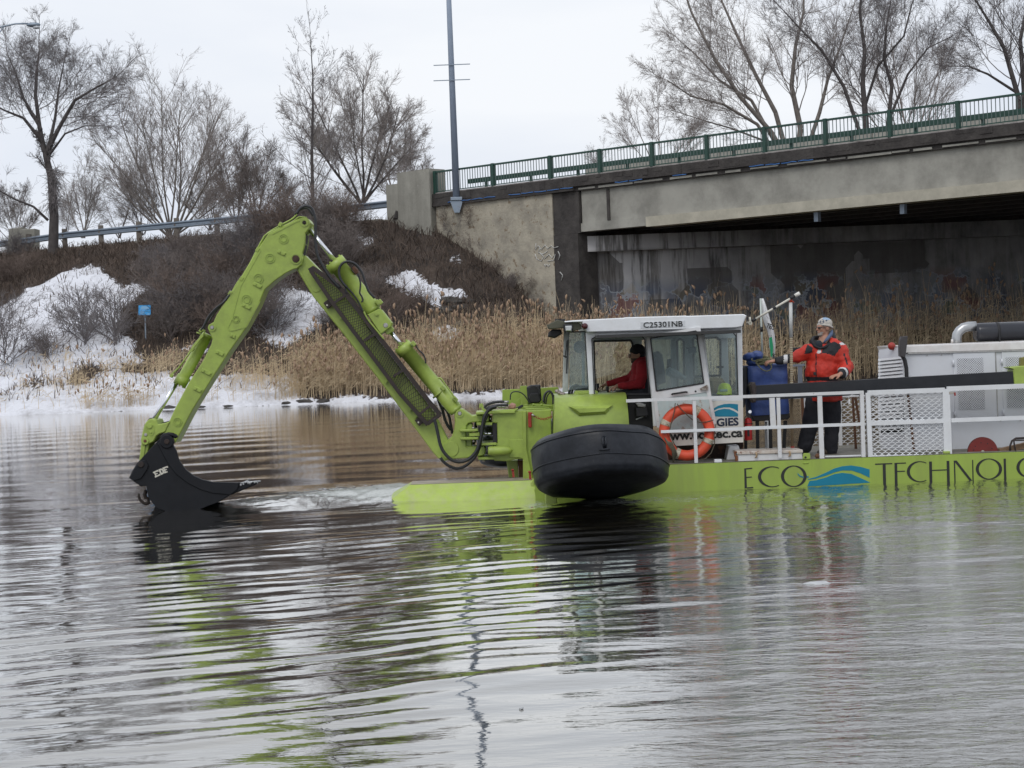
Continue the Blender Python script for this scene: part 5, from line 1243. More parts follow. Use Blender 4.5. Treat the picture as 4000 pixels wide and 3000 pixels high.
for x, y, L_, an in ((830, 303, 42, 28), (710, 465, 46, 28), (655, 570, 48, 30), (586, 718, 24, 28), (522, 803, 42, 27), (455, 898, 56, 28), (412, 985, 44, 27)):
    a = MB(); c = q('C1', x, y, YS + .004); rot = Matrix.Rotation(R(an), 3, 'Y'); a.bbox(c, (sz('C1', L_, YS), .035, sz('C1', 20, YS)), .008, rot)
    for s_ in (-.3, .3): a.disc(c + rot @ Vector((sz('C1', L_, YS) * s_, -.035, 0)), .018, .03, 6)
    part(a, 'bolted_clamp', GREEN, stick)
pin(942, 152, 'C1', YS - .01, 22, 11, stick, GREEN, mat('dark_pin', (.03, .024, .02), .5, .5))
pin(900, 333, 'C1', YS - .015, 27, 21, stick, GREEN, mat('rusty_pin', (.06, .035, .025), .6, .4, bump=.5))
pin(482, 675, 'C1', YS - .015, 20, 11, stick)
# pipes along the back of the stick
hose('C1', [(955, 128), (915, 125), (880, 150), (760, 207), (735, 235), (705, 290), (650, 400), (610, 450), (575, 510), (560, 520)], YS + .02, 4, GREEN, 'steel_pipe', False)
hose('C1', [(905, 110), (880, 135), (820, 168), (750, 215), (715, 285), (640, 425), (620, 430)], YS + .08, 4, GREEN, 'steel_pipe', False)
for x, y in ((825, 162), (712, 287), (632, 432), (575, 505)):
    a = MB(); a.bbox(q('C1', x, y, YS + .05), (.06, .12, .045), .006, Matrix.Rotation(R(-55), 3, 'Y')); part(a, 'pipe_clamp', GREEN, stick)
hose('C1', [(905, 108), (922, 82), (950, 70), (978, 80), (990, 108), (998, 150), (998, 220), (1000, 270), (1010, 320), (1035, 370), (1075, 430), (1120, 478)], YS - .08, 7)
hose('C1', [(895, 112), (915, 92), (948, 80), (968, 90), (985, 120)], YS - .0, 5)
hose('C1', [(575, 505), (545, 545), (500, 580), (465, 620), (440, 670), (425, 690)], YS + .0, 4.5)
hose('C1', [(570, 515), (530, 560), (480, 610), (455, 650), (440, 690)], YS + .06, 4.5)
hose('C1', [(560, 520), (520, 575), (490, 610), (470, 645)], YS + .12, 4)
# ---- cylinders
def cylinder(rodA, rodB, barA, barB, c, rr, rb, Yc, gl=1.22, gland=46):
    t = MB(); t.cyl(q(c, *rodA, Yc), q(c, *rodB, Yc), sz(c, rr, Yc)); rod = part(t, 'cylinder_rod', CHROME)
    A, B_ = q(c, *barA, Yc), q(c, *barB, Yc); d = (B_ - A).normalized(); g = sz(c, gland, Yc)
    t = MB(); rbm = sz(c, rb, Yc)
    t.tube([A, A + d * g, A + d * g, B_ - d * .05, B_ - d * .05, B_], [rbm * gl, rbm * gl, rbm, rbm, rbm * 1.02, rbm * .9], 24); bl_ = part(t, 'cylinder_barrel', GREEN)
    o = d.orthogonal().normalized(); e = d.cross(o)
    for k in range(8):
        an = k * math.pi / 4 + .3; b_ = A + (o * math.cos(an) + e * math.sin(an)) * rbm * gl * .82
        part(MB().cyl(b_ - d * .022, b_, .012, n=6), 'gland_bolt', GREEN, bl_)
    return bl_
bA = cylinder((968, 186), (1106, 352), (1090, 345), (1292, 592), 'C1', 10, 43, YA - .12)
bB = cylinder((1366, 690), (1440, 778), (1428, 765), (1702, 1092), 'C1', 10, 38, YA - .12)
bC = cylinder((305, 950), (192, 1138), (322, 958), (462, 708), 'C1', 12.5, 29, YS + .22, 1.18)
a = pr('D3', [(648, 632), (768, 572), (800, 577), (915, 722), (905, 765), (792, 850)], YA - .26, .3, .012); cb = part(a, 'cylinder_bracket', GREEN)
for x, y, mm in ((752, 630, GREEN), (846, 748, STEEL)):
    a = MB(); c = q('D3', x, y, YA - .268); a.disc(c, sz('D3', 26, YA), .03, 20, .004); a.disc(c + Vector((0, -.02, 0)), sz('D3', 13, YA), .03, 6); part(a, 'bracket_bolt', mm, cb)
a = pr('D3', [(830, 800), (905, 745), (935, 790), (925, 815), (875, 850), (850, 845)], YA - .2, .16, .01); part(a, 'rod_eye', GREEN)
a = pr('D3', [(640, 560), (745, 490), (800, 590), (680, 650)], YA - .1, .15, .01); part(a, 'cylinder_seat', GREEN)
a = pr('C1', [(1300, 600), (1345, 700), (1320, 715), (1250, 600)], YA - .08, .12, .01); part(a, 'bracket_foot', GREEN)
a = MB(); c0 = q('D3', 1424, 1480, YA - .12); dd = (q('C1', 1702, 1092, YA - .12) - q('C1', 1428, 765, YA - .12)).normalized(); a.cyl(c0 - dd * .012, c0 + dd * .012, sz('C1', 40.5, YA), n=24); part(a, 'barrel_band', GREEN, bB)
hose('D3', [(1410, 1325), (1430, 1318), (1455, 1335), (1500, 1400), (1560, 1480), (1600, 1540)], YA - .28, 9, GREEN, 'steel_pipe', False)
hose('D3', [(1145, 945), (1170, 960), (1200, 1010), (1250, 1060), (1275, 1110), (1280, 1160)], YA - .2, 8, HOSE, 'hose', False)
for x, y in ((1150, 945), (1600, 1545), (1465, 1425), (760, 500), (790, 495)):
    a = MB(); a.bbox(q('D3', x, y, YA - .22), (.07, .08, .05), .008, Matrix.Rotation(R(50), 3, 'Y')); part(a, 'port_block', GREEN, bB)
hose('D3', [(430, 340), (385, 290), (350, 220), (345, 140), (380, 80), (440, 60), (510, 80), (560, 130), (600, 200), (635, 310), (670, 390), (730, 455)], YA - .35, 13)
hose('D3', [(545, 190), (560, 230), (575, 290), (572, 350), (568, 400), (590, 440), (600, 480), (585, 500)], YA - .33, 9)
hose('D3', [(425, 335), (470, 380), (510, 430), (545, 480), (575, 540), (600, 600)], YA - .32, 9)
hose('D3', [(410, 310), (415, 360), (425, 400)], YA - .3, 9)
a = pr('D3', [(480, 130), (505, 110), (545, 150), (550, 180), (520, 200)], YA - .2, .08, .006); part(a, 'relief_valve', BROWNMET)
hose('D3', [(610, 600), (660, 690), (740, 790), (830, 900)], YA - .3, 9, GREEN, 'steel_pipe', False)
hose('C1', [(968, 195), (1030, 270), (1078, 335)], YA + .02, 5, GREEN, 'steel_pipe', False)
a = MB(); a.prism(qs('C1', [(930, 140), (972, 180), (980, 170), (985, 195), (955, 215), (940, 200)], YA - .1), .2, .01); part(a, 'rod_clevis', GREEN)
hose('C1', [(405, 700), (430, 715), (395, 760), (330, 860), (285, 905), (280, 918)], YS + .1, 4, GREEN, 'steel_pipe', False)
hose('C1', [(432, 690), (445, 700), (380, 790), (320, 870)], YS + .05, 4, GREEN, 'steel_pipe', False)
for x, y in ((428, 690), (432, 720), (282, 915), (385, 785)):
    a = MB(); a.bbox(q('C1', x, y, YS + .08), (.05, .08, .04), .006, Matrix.Rotation(R(-50), 3, 'Y')); part(a, 'pipe_clamp', GREEN, bC)
# ---- bucket linkage
a = pr('D1', [(250, 415), (275, 408), (330, 425), (352, 475), (375, 470), (440, 458), (495, 438), (492, 455), (468, 500), (440, 560), (425, 572), (370, 588), (330, 620), (300, 680), (250, 705), (235, 722), (190, 722), (158, 705), (148, 662), (165, 590), (188, 490), (215, 445)], YS - .02, .48, .012); link_o = part(a, 'bucket_link', GREEN)
a = MB(); strip(a, [q('D1', x, y, YS - .025) for x, y in ((250, 470), (300, 490), (305, 560), (290, 600), (262, 605), (245, 585), (205, 500))], .008, .012); part(a, 'weld_seam', GREEN, link_o)
for x, y, r_, mm in ((252, 497, 30, GREEN), (267, 570, 14, GREEN), (200, 672, 46, GREEN), (207, 598, 19, STEEL), (200, 672, 18, BROWNMET)):
    a = MB(); a.disc(q('D1', x, y, YS - .035 - (.01 if r_ == 18 else 0)), sz('D1', r_, YS), .03, 24, .004); part(a, 'link_pin', mm, link_o)
a = pr('D1', [(155, 700), (250, 712), (238, 780), (215, 850), (200, 900), (130, 900), (140, 820)], YS + .02, .4, .01); a.prism(qs('D1', [(185, 720), (205, 720), (190, 840), (170, 880)], YS + .0), .03, .004); part(a, 'lower_link', GREEN)
a = pr('D1', [(185, 490), (250, 405), (270, 400), (345, 440), (350, 470), (330, 440), (260, 420), (200, 480)], YS + .1, .2, .003); part(a, 'rod_end', DARK)
a = pr('D1', [(350, 490), (400, 455), (495, 432), (495, 445), (410, 468), (360, 505)], YS + .1, .1, .003); part(a, 'hose_stub', DARK)
# ---- bucket
YB0, YB1 = YA - .47, YA + .45
sideL = [(10, 1105), (60, 1005), (105, 935), (370, 645), (400, 625), (455, 640), (520, 700), (545, 745), (570, 790), (590, 870), (605, 905), (680, 1010), (780, 1085), (880, 1128), (1000, 1155), (1310, 1162), (1290, 1240), (1200, 1308), (1120, 1360), (1050, 1402), (950, 1438), (850, 1480), (760, 1502), (600, 1515), (450, 1505), (340, 1470), (285, 1400), (240, 1340), (215, 1200), (155, 1205), (80, 1158)]
a = pr('D1', sideL, YB0, .05, .008); a.prism(qs('D1', sideL, YB1 - .05), .05, .008)
shell = [(1290, 1235), (1200, 1305), (1120, 1357), (1050, 1399), (950, 1435), (850, 1477), (760, 1499), (600, 1512), (450, 1502), (343, 1467), (288, 1398), (243, 1338), (218, 1200), (240, 1000), (330, 790), (400, 700)]
S0 = [q('D1', x, y, YB0 + .03) for x, y in shell]
vs_ = []; inner = []
for i, p in enumerate(S0): vs_ += [p, p + Vector((0, YB1 - YB0 - .06, 0))]
a.add(vs_, [(2 * i, 2 * i + 1, 2 * i + 3, 2 * i + 2) for i in range(len(S0) - 1)], True)
cx_ = q('D1', 700, 1200, YB0).x; cz_ = q('D1', 700, 1200, YB0).z
vs2 = [Vector((p.x + (cx_ - p.x) * .06, p.y, p.z + (cz_ - p.z) * .06)) for p in vs_]
a.add(vs2, [(2 * i + 2, 2 * i + 3, 2 * i + 1, 2 * i) for i in range(len(S0) - 1)], True)
bucket = part(a, 'bucket', BLACK)
a = MB(); a.prism(qs('D1', [(345, 705), (440, 640), (520, 705), (570, 790), (590, 870), (605, 905), (680, 1010), (780, 1085), (880, 1128), (1000, 1155), (1310, 1164), (1290, 1240), (1210, 1307), (1000, 1290), (850, 1245), (700, 1170), (560, 1060), (470, 940), (420, 850)], YB0 - .02), .03, .008); part(a, 'cutting_side_plate', BLACK, bucket)
a = MB(); a.disc(q('D1', 455, 680, YB0 - .05), sz('D1', 82, YB0), .1, 32, .01); part(a, 'pin_boss', BLACK, bucket)
a = MB(); a.disc(q('D1', 455, 680, YB0 - .065), sz('D1', 32, YB0), .05, 20, .006); part(a, 'pin', mat('dark_bronze', (.03, .018, .014), .5, .3), bucket)
a = MB(); a.tube([q('D1', x, y, YB0 - .0) for x, y in ((400, 640), (430, 605), (480, 592), (530, 600), (560, 620), (572, 632))], [.03, .03, .03, .03, .027, .02], 10); a.prism(qs('D1', [(395, 640), (430, 590), (490, 576), (560, 592), (582, 615), (575, 635), (560, 632), (530, 612), (480, 606), (450, 625)], YB0 - .01), .06, .01); part(a, 'pin_shroud', BLACK, bucket)
a = pr('D1', [(140, 905), (200, 900), (238, 960), (225, 1010), (150, 1120), (60, 1140), (20, 1105), (70, 1000)], YB0 - .03, .04, .008); part(a, 'quick_hitch_plate', BLACK, bucket)
a = MB(); a.disc(q('D1', 150, 950, YB0 - .05), sz('D1', 38, YB0), .05, 20, .008); part(a, 'hitch_pin', mat('dark_bronze_pin', (.022, .015, .013), .5, .3), bucket)
a = pr('D1', [(60, 1150), (110, 1120), (180, 1160), (160, 1208), (130, 1200), (118, 1180), (95, 1175), (90, 1160)], YB0 + .05, .3, .01); part(a, 'hitch_teeth', mat('rusted_black_steel', (.03, .02, .017), .7, bump=.4), bucket)
hk = MB(); hk.tube([q('D1', x, y, YB0 + .2) for x, y in ((215, 1250), (195, 1300), (205, 1340), (235, 1350), (240, 1385), (215, 1410), (180, 1400), (145, 1370), (125, 1330), (128, 1295), (140, 1300))], [.03, .028, .026, .024, .024, .024, .022, .02, .018, .014, .01], 8); hk.tube([q('D1', x, y, YB0 + .2) for x, y in ((255, 1390), (232, 1408), (200, 1402))], .022, 8); part(hk, 'lifting_hook', mat('hook_steel', (.035, .026, .022), .6, .3, bump=.4), bucket)
for k in range(5):
    y0 = YB0 + .02 + k * .195
    tp_ = [(1195, 1290), (1230, 1240), (1310, 1165), (1335, 1175), (1400, 1158), (1480, 1150), (1560, 1148), (1500, 1190), (1350, 1252), (1215, 1308)]
    if k: tp_ = [(x - 6, y - 4) for x, y in tp_]
    a = pr('D1', tp_, y0, .1, .012); part(a, 'tooth', BLACK, bucket)
a = MB(); a.prism(qs('D1', [(1230, 1250), (1320, 1170), (1340, 1178), (1300, 1240), (1210, 1300)], YB0 + .02), .9, .01); part(a, 'lip_plate', BLACK, bucket)
icy = MB(); pts = [(1325, 1172), (1370, 1160), (1400, 1145), (1430, 1155), (1480, 1152), (1520, 1148), (1560, 1146)]
for i in range(len(pts) - 1): icy.tube([q('D1', *pts[i], YB0 + .04), q('D1', *pts[i + 1], YB0 + .04)], .013, 6)
for k in range(14):
    f = random.random() * 5.9; i = int(f); x = pts[i][0] + (pts[i + 1][0] - pts[i][0]) * (f - i); y = pts[i][1] + (pts[i + 1][1] - pts[i][1]) * (f - i)
    icy.sphere(q('D1', x, y + random.uniform(0, 20), YB0 + .01), random.uniform(.008, .018), 6, 4)
part(icy, 'water_on_teeth', ICE, bucket)
# text on bucket: EDF in slab capitals
def slab(ch, x, y, s, an):
    w = []
    if ch == 'E': w = [[(0, 0), (6, 0), (6, 30), (0, 30)], [(-4, 0), (24, 0), (24, 7), (-4, 7)], [(-4, 23), (24, 23), (24, 30), (-4, 30)], [(6, 12.5), (15, 12.5), (15, 17.5), (6, 17.5)], [(19, 0), (24, 0), (24, 9), (19, 9)], [(19, 21), (24, 21), (24, 30), (19, 30)]]
    if ch == 'F': w = [[(0, 0), (6, 0), (6, 30), (0, 30)], [(-4, 0), (24, 0), (24, 7), (-4, 7)], [(-4, 24), (14, 24), (14, 30), (-4, 30)], [(6, 12.5), (15, 12.5), (15, 17.5), (6, 17.5)], [(19, 0), (24, 0), (24, 9), (19, 9)]]
    if ch == 'D':
        w = [[(-2, 0), (6, 0), (6, 30), (-2, 30)]]; n = 10; o = [(6 + 15 * math.sin(math.pi * k / n), 15 - 15 * math.cos(math.pi * k / n)) for k in range(n + 1)]; i_ = [(6 + 7 * math.sin(math.pi * k / n), 15 - 8 * math.cos(math.pi * k / n)) for k in range(n + 1)]
        w += [[o[k], o[k + 1], i_[k + 1], i_[k]] for k in range(n)]
    ca, sa = math.cos(R(an)), math.sin(R(an)); return [[(x + s * (px * ca - py * sa), y + s * (px * sa + py * ca)) for px, py in p_] for p_ in w]
for ch_, x, y in (('E', 300, 1040), ('D', 362, 1012), ('F', 412, 990)):
    a = MB(); strokes(a, 'D1', YB0 - .006, slab(ch_, x, y - 6, 2.4, -24 if ch_ != 'F' else -20), .008); part(a, 'letter', PRINTWHITE, bucket)
# ---- near and far stabiliser floats
def float_(name, c, tilt, roll):
    rot = Matrix.Rotation(R(roll), 3, 'Y') @ Matrix.Rotation(R(-tilt), 3, 'X')
    prof = [(0.001, -.36), (.3, -.355), (.55, -.34), (.72, -.32), (.80, -.285), (.845, -.22), (.862, -.13), (.866, -.02), (.866, .08), (.862, .17), (.845, .23), (.79, .295), (.64, .335), (.3, .35), (.001, .35)]
    r = random.Random(4); n = 72; vs_ = []
    P2 = []
    for i in range(len(prof) - 1):
        for s in range(3): f = s / 3; P2.append((prof[i][0] + (prof[i + 1][0] - prof[i][0]) * f, prof[i][1] + (prof[i + 1][1] - prof[i][1]) * f))
    P2.append(prof[-1])
    m_ = MB()
    for rr, z in P2:
        for k in range(n):
            an = 2 * math.pi * k / n
            d = 1 + .036 * mnoise.noise(Vector((math.cos(an) * 1.6, math.sin(an) * 1.6, z * 3 + 5))) + .012 * mnoise.noise(Vector((math.cos(an) * 4, math.sin(an) * 4, z * 6)))
            zz = z + .03 * mnoise.noise(Vector((rr * math.cos(an) * 2, rr * math.sin(an) * 2, 1.5)))
            vs_.append(Vector(c) + rot @ Vector((rr * d * math.cos(an), rr * d * math.sin(an), zz)))
    fs = [(i * n + k, i * n + (k + 1) % n, (i + 1) * n + (k + 1) % n, (i + 1) * n + k) for i in range(len(P2) - 1) for k in range(n)]
    m_.add(vs_, fs, True); fo = part(m_, name, RUBBER)
    for z in (-.10, .19):
        i = min(range(len(P2)), key=lambda j: abs(P2[j][1] - z) if P2[j][0] > .6 else 9)
        s_ = MB(); s_.tube([vs_[i * n + k] + (vs_[i * n + k] - Vector(c)).normalized() * .004 for k in range(n)], .009, 6, closed=True); part(s_, 'seam', RUBBER, fo)
    return fo, rot
fc = P(2341, 1806, 22.95)
fo, frot = float_('stabiliser_float', fc, 16.5, -.8)
a = MB(); fz = lambda x, y, z: Vector(fc) + frot @ Vector((x, y, z))
a.tube([fz(.03, -.87, -.02), fz(.02, -.905, .03), fz(.02, -.905, .09), fz(.03, -.87, .12)], .014, 6); a.tube([fz(.05, -.87, -.02), fz(.055, -.905, .03), fz(.055, -.905, .09), fz(.05, -.87, .12)], .012, 6); a.tube([fz(-.03, -.89, -.045), fz(.10, -.89, -.045)], .012, 6); part(a, 'strap_loop', RUBBER, fo)
fo2, _ = float_('far_stabiliser_float', P(2080, 1730, 27.9), 4, 0)
a = pr('C2', [(1070, 1255), (1160, 1290), (1150, 1348), (1062, 1340)], 23.6, .3, .01); part(a, 'float_leg', GREEN)
a = pr('C2', [(980, 1230), (1060, 1240), (1070, 1300), (990, 1290)], 24.05, .3, .01); part(a, 'float_leg_bracket', GREEN)
a = pr('C2', [(1150, 700), (1700, 700), (1700, 1000), (1500, 1100), (1100, 1100)], 24.3, .5, .02); part(a, 'float_arm', GREEN)
# ---- round fronted tank
tx0 = q('C2', 1140, 480, 24.3); tx1 = q('C2', 1700, 485, 24.3)
sec = [(24.12, 0.0), (24.12, .3), (24.13, .46), (24.17, .56), (24.23, .63), (24.31, .685), (24.39, .71), (24.48, .72), (25.4, .72), (25.4, 0)]
a = MB(); z0 = q('C2', 1420, 480, 24.46).z - .72
def secp(x0, x1, skew):
    vs_ = []
    for s, x in ((0, x0), (1, x1)):
        for y, z in sec: vs_.append(Vector((x + skew[s] * (.72 - z), y + tx0.y - 24.3, z0 + z)))
    n = len(sec); fs = [tuple(range(n)), tuple(range(2 * n - 1, n - 1, -1))] + [(i, n + i, n + (i + 1) % n, (i + 1) % n) for i in range(n)]
    return vs_, fs
v_, f_ = secp(tx0.x, tx1.x, (-.07, .03)); a.add(v_, f_, False); tank = part(a, 'hydraulic_tank', GREEN)
for f in tank.data.polygons: f.use_smooth = len(f.vertices) == 4 and abs(f.normal.x) < .4
a = MB(); T0 = qs('C2', [(1250, 578), (1595, 570), (1545, 640), (1330, 652)], 24.06); a.prism(T0, .12, .04); part(a, 'tank_pad', GREEN, tank)
a = pr('C2', [(1290, 490), (1298, 462), (1310, 455), (1460, 452), (1478, 460), (1482, 488)], 24.5, .35, .01); a.prism(qs('C2', [(1330, 466), (1440, 464), (1440, 480), (1330, 482)], 24.485), .03, .005); part(a, 'filler_tray', GREEN, tank)
a = pr('C2', [(1300, 440), (1320, 418), (1400, 416), (1440, 430), (1442, 455), (1300, 458)], 24.9, .4, .02); part(a, 'fan_cowl', mat('dark_grey_plastic', (.09, .1, .11), .6), boat)
hose('C2', [(1250, 490), (1260, 450), (1280, 425), (1310, 414), (1330, 420)], 24.8, 11, wrap=False)
hose('C2', [(1270, 490), (1285, 440), (1310, 425)], 24.85, 9, wrap=False)
hose('C2', [(1052, 545), (1060, 490), (1085, 462), (1110, 465), (1130, 510), (1135, 560)], 24.75, 9, wrap=False)
a = MB()
for x, y in ((1160, 460), (1175, 470), (1190, 478), (1205, 482)): a.sphere(q('C2', x, y, 24.6), (.035, .04, .028), 8, 6)
part(a, 'pipe_junction', mat('oxidised_fitting', (.35, .3, .28), .5, .5, bump=.5), boat)

# ================================================================ CAB
YC = 24.45; YCB = 26.2
cab = MB()
def frame(mb, c, outer, inner, Y, t, b=.006):
    n = len(outer)
    for i in range(n):
        j = (i + 1) % n; mb.prism(qs(c, [outer[i], outer[j], inner[j], inner[i]], Y), t, 0)
roofp = [(232, 232), (300, 224), (400, 218), (740, 202), (758, 198), (1280, 183), (1290, 186), (1780, 170), (1806, 183), (1768, 280), (1700, 290), (430, 328), (400, 300), (385, 240)]
a = pr('C3', roofp, YC - .12, YCB - YC + .2, .012); roof = part(a, 'cab_roof', WHITE)
a = pr('C3', [(890, 240), (1275, 224), (1276, 278), (890, 293)], YC - .125, .006, .001); part(a, 'number_plate', mat('plate_grey', (.62, .64, .66), .5, bump=0), roof)
def text(s, c, p0, p1, hpx, Y, m, parent, bold=0.0, name='lettering', ext=.002, sx=None):
    A = q(c, *p0, Y); B_ = q(c, *p1, Y); cu = D.curves.new(name, 'FONT'); cu.body = s; cu.size = 1; cu.extrude = 0; cu.offset = bold; cu.resolution_u = 3
    o = D.objects.new('tmp', cu); COL.objects.link(o); bpy.context.view_layer.update()
    me = D.meshes.new_from_object(o.evaluated_get(bpy.context.evaluated_depsgraph_get())); D.objects.remove(o)
    n = len(me.vertices); co = np.empty(n * 3); me.vertices.foreach_get('co', co); co = co.reshape(-1, 3)
    x0, x1 = co[:, 0].min(), co[:, 0].max(); y0, y1 = 0, co[:, 1].max()
    d = (B_ - A); L_ = d.length; d.normalize(); up = Vector((-d.z, 0, d.x)); H = sz(c, hpx, Y)
    if sx is None: sx = L_ / (x1 - x0)
    cap = .7
    out = [A + d * ((x - x0) * sx) + up * (y / cap * H) for x, y, z in co]
    me.vertices.foreach_set('co', [k for p in out for k in p]); me.materials.clear(); me.materials.append(m); me.update()
    ob = link(name, me, parent); mo = ob.modifiers.new('thickness', 'SOLIDIFY'); mo.thickness = ext; mo.offset = 0; return ob
text('C25301NB', 'C3', (915, 287), (1255, 274), 47, YC - .131, INK, roof, .012)
# side wall posts
W = []
def wpart(pts, Y=YC, t=.09, name='cab_pillar', m=WHITE, b=.008, par=None, c='C3'): return part(pr(c, pts, Y, t, b), name, m, par)
cabf = MB()
for pts in ([(415, 330), (470, 326), (478, 385), (495, 840), (500, 870), (446, 870)], [(430, 326), (1765, 280), (1768, 330), (1700, 330), (940, 360), (470, 380), (432, 350)], [(925, 355), (975, 350), (1005, 900), (1040, 1140), (1000, 1140), (985, 900)],
            [(1718, 325), (1768, 320), (1775, 875), (1732, 880)], [(1408, 335), (1440, 333), (1500, 880), (1490, 886)], [(1490, 880), (1775, 870), (1775, 920), (1500, 925)]):
    cabf.prism(qs('C3', pts, YC + (.0 if len(W) % 2 else .002)), .08, .006); W.append(1)
cabw = part(cabf, 'cab_side_frame', WHITE)
# rubber gaskets
for outer, wv in (([(468, 385), (490, 372), (895, 358), (925, 385), (965, 860), (490, 862)], 9), ([(1412, 345), (1690, 332), (1716, 362), (1732, 872), (1490, 884)], 8)):
    g = MB(); pl = [q('C3', x, y, YC - .004) for x, y in outer]; strip(g, pl + [pl[0]], sz('C3', wv, YC), .02); part(g, 'window_seal', DARK, cabw)
a = MB(); a.prism(qs('C3', [(1416, 348), (1690, 338), (1714, 362), (1728, 868), (1492, 880)], YC + .03), .008); part(a, 'window_pane', GLASS, cabw)
# far side wall with its two windows
farf = MB(); YW = YCB
for pts in ([(430, 300), (1740, 270), (1745, 375), (430, 405)], [(430, 300), (485, 300), (500, 860), (430, 860)], [(810, 380), (900, 380), (905, 860), (820, 860)], [(1150, 370), (1215, 365), (1215, 860), (1155, 860)],
            [(1255, 350), (1345, 345), (1350, 860), (1300, 860)], [(1570, 350), (1640, 345), (1660, 870), (1590, 870)], [(1700, 340), (1760, 340), (1765, 870), (1720, 870)], [(430, 850), (1765, 830), (1765, 1100), (430, 1110)]):
    farf.prism(qs('C3', pts, YW + .001 * len(farf.v)), .05, .004)
farw = part(farf, 'cab_far_frame', mat('grey_white_interior', (.52, .56, .57), .6, bump=.05), boat)
for outer in ([(485, 405), (805, 398), (820, 430), (830, 850), (495, 855)], [(1205, 400), (1230, 385), (1260, 400), (1270, 850), (1215, 850)], [(1345, 380), (1550, 372), (1578, 400), (1580, 700), (1350, 710)]):
    g = MB(); pl = [q('C3', x, y, YW - .01) for x, y in outer]; strip(g, pl + [pl[0]], .03, .02); part(g, 'window_seal', DARK, farw)
a = MB(); a.prism(qs('C3', [(480, 400), (1700, 370), (1710, 855), (490, 858)], YW + .07), .006); part(a, 'window_pane', GLASS, farw)
a = MB(); a.box((q('C3', 1100, 290, YC).x, (YC + YCB) / 2, q('C3', 1100, 345, YC).z), (1.9, YCB - YC - .2, .04)); part(a, 'cab_headliner', mat('dark_headliner', (.05, .05, .05), .9), boat)
# front bay: quarter glass, far post, windscreen
a = MB(); a.prism(qs('C3', [(275, 325), (412, 322), (440, 800), (272, 830)], YC + .06), .008); part(a, 'quarter_glass', GLASS_D, cabw)
g = MB(); pl = [q('C3', x, y, YC + .04) for x, y in ((275, 325), (412, 322), (442, 800), (270, 835))]; strip(g, pl[:3], .02, .03); part(g, 'glass_edge', DARK, cabw)
fx = q('C3', 248, 330, YC).x
a = MB(); A, B_, C_, D_ = q('C3', 270, 330, YC + .06), q('C3', 262, 840, YC + .06), q('C3', 240, 840, YCB), q('C3', 250, 330, YCB); a.add([A, B_, C_, D_], [(0, 1, 2, 3)]); part(a, 'windscreen', GLASS, cabw)
a = pr('C3', [(228, 320), (275, 318), (266, 840), (215, 845)], YC + .3, .05, .006); part(a, 'front_post', mat('dirty_glazing_strip', (.46, .5, .48), .5, dirt=(.7, .72, .7), dirt_amt=.8, ds=5), cabw)
a = pr('C3', [(380, 330), (405, 330), (408, 800), (385, 810)], YCB - .3, .05, .004); part(a, 'far_post', mat('pale_grey_post', (.5, .53, .54), .6), cabw)
a = MB(); a.bar(q('C3', 262, 392, YC + .2), q('C3', 250, 685, YC + .2), .02, .02); a.bar(q('C3', 222, 530, YC + .2), q('C3', 256, 545, YC + .2), .02, .02); a.bar(q('C3', 254, 400, YC + .22), q('C3', 238, 550, YC + .22), .01, .012); part(a, 'wiper', DARK, cabw)
text('5300-01', 'C3', (286, 385), (362, 378), 20, YC + .055, PRINTWHITE, cabw, .01)
a = MB(); a.disc(q('C3', 365, 455, YC + .5), sz('C3', 55, 25), .04, 28, .01); part(a, 'round_mirror', mat('mirror_back', (.12, .15, .18), .4), cabw)
a = MB(); a.bbox(q('C3', 1335, 482, YC + .8), (.11, .06, .09), .03); a.bar(q('C3', 1310, 470, YC + .8), q('C3', 1285, 462, YC + .8), .015, .015); part(a, 'interior_mirror', mat('mirror_back_blue', (.06, .08, .13), .4), cabw)
# windscreen lamps
a = pr('C3', [(85, 262), (170, 218), (240, 238), (345, 236), (378, 262), (380, 300), (300, 320), (235, 290), (100, 300), (88, 285)], YC - .05, .35, .01); lampb = part(a, 'lamp_bracket', mat('olive_bracket', (.09, .09, .06), .6, bump=.3), boat)
for x, y in ((170, 240), (215, 240)):
    a = MB(); a.cyl(q('C3', x, y + 12, YC + .0), q('C3', x, y - 28, YC + .0), .035); part(a, 'camera_pod', DARK, lampb)
a = pr('C3', [(95, 330), (130, 300), (200, 300), (215, 340), (150, 380), (90, 365)], YC + .2, .2, .02); part(a, 'work_lamp_housing', DARK, lampb)
a = pr('C3', [(222, 262), (232, 255), (298, 258), (308, 275), (304, 320), (290, 330), (228, 322)], YC - .16, .14, .02); lh = part(a, 'headlamp', DARK, lampb)
a = pr('C3', [(238, 272), (292, 270), (298, 285), (292, 318), (244, 316)], YC - .175, .03, .012); part(a, 'headlamp_lens', mat('lens_glass', (.5, .52, .52), .15, .3, bump=0), lampb)
a = MB(); a.sphere(q('C3', 408, 275, YC - .16), (sz('C3', 29, 24.3), .06, sz('C3', 29, 24.3))); part(a, 'red_side_lamp', mat('dark_red_lens', (.06, .006, .008), .2), lampb)
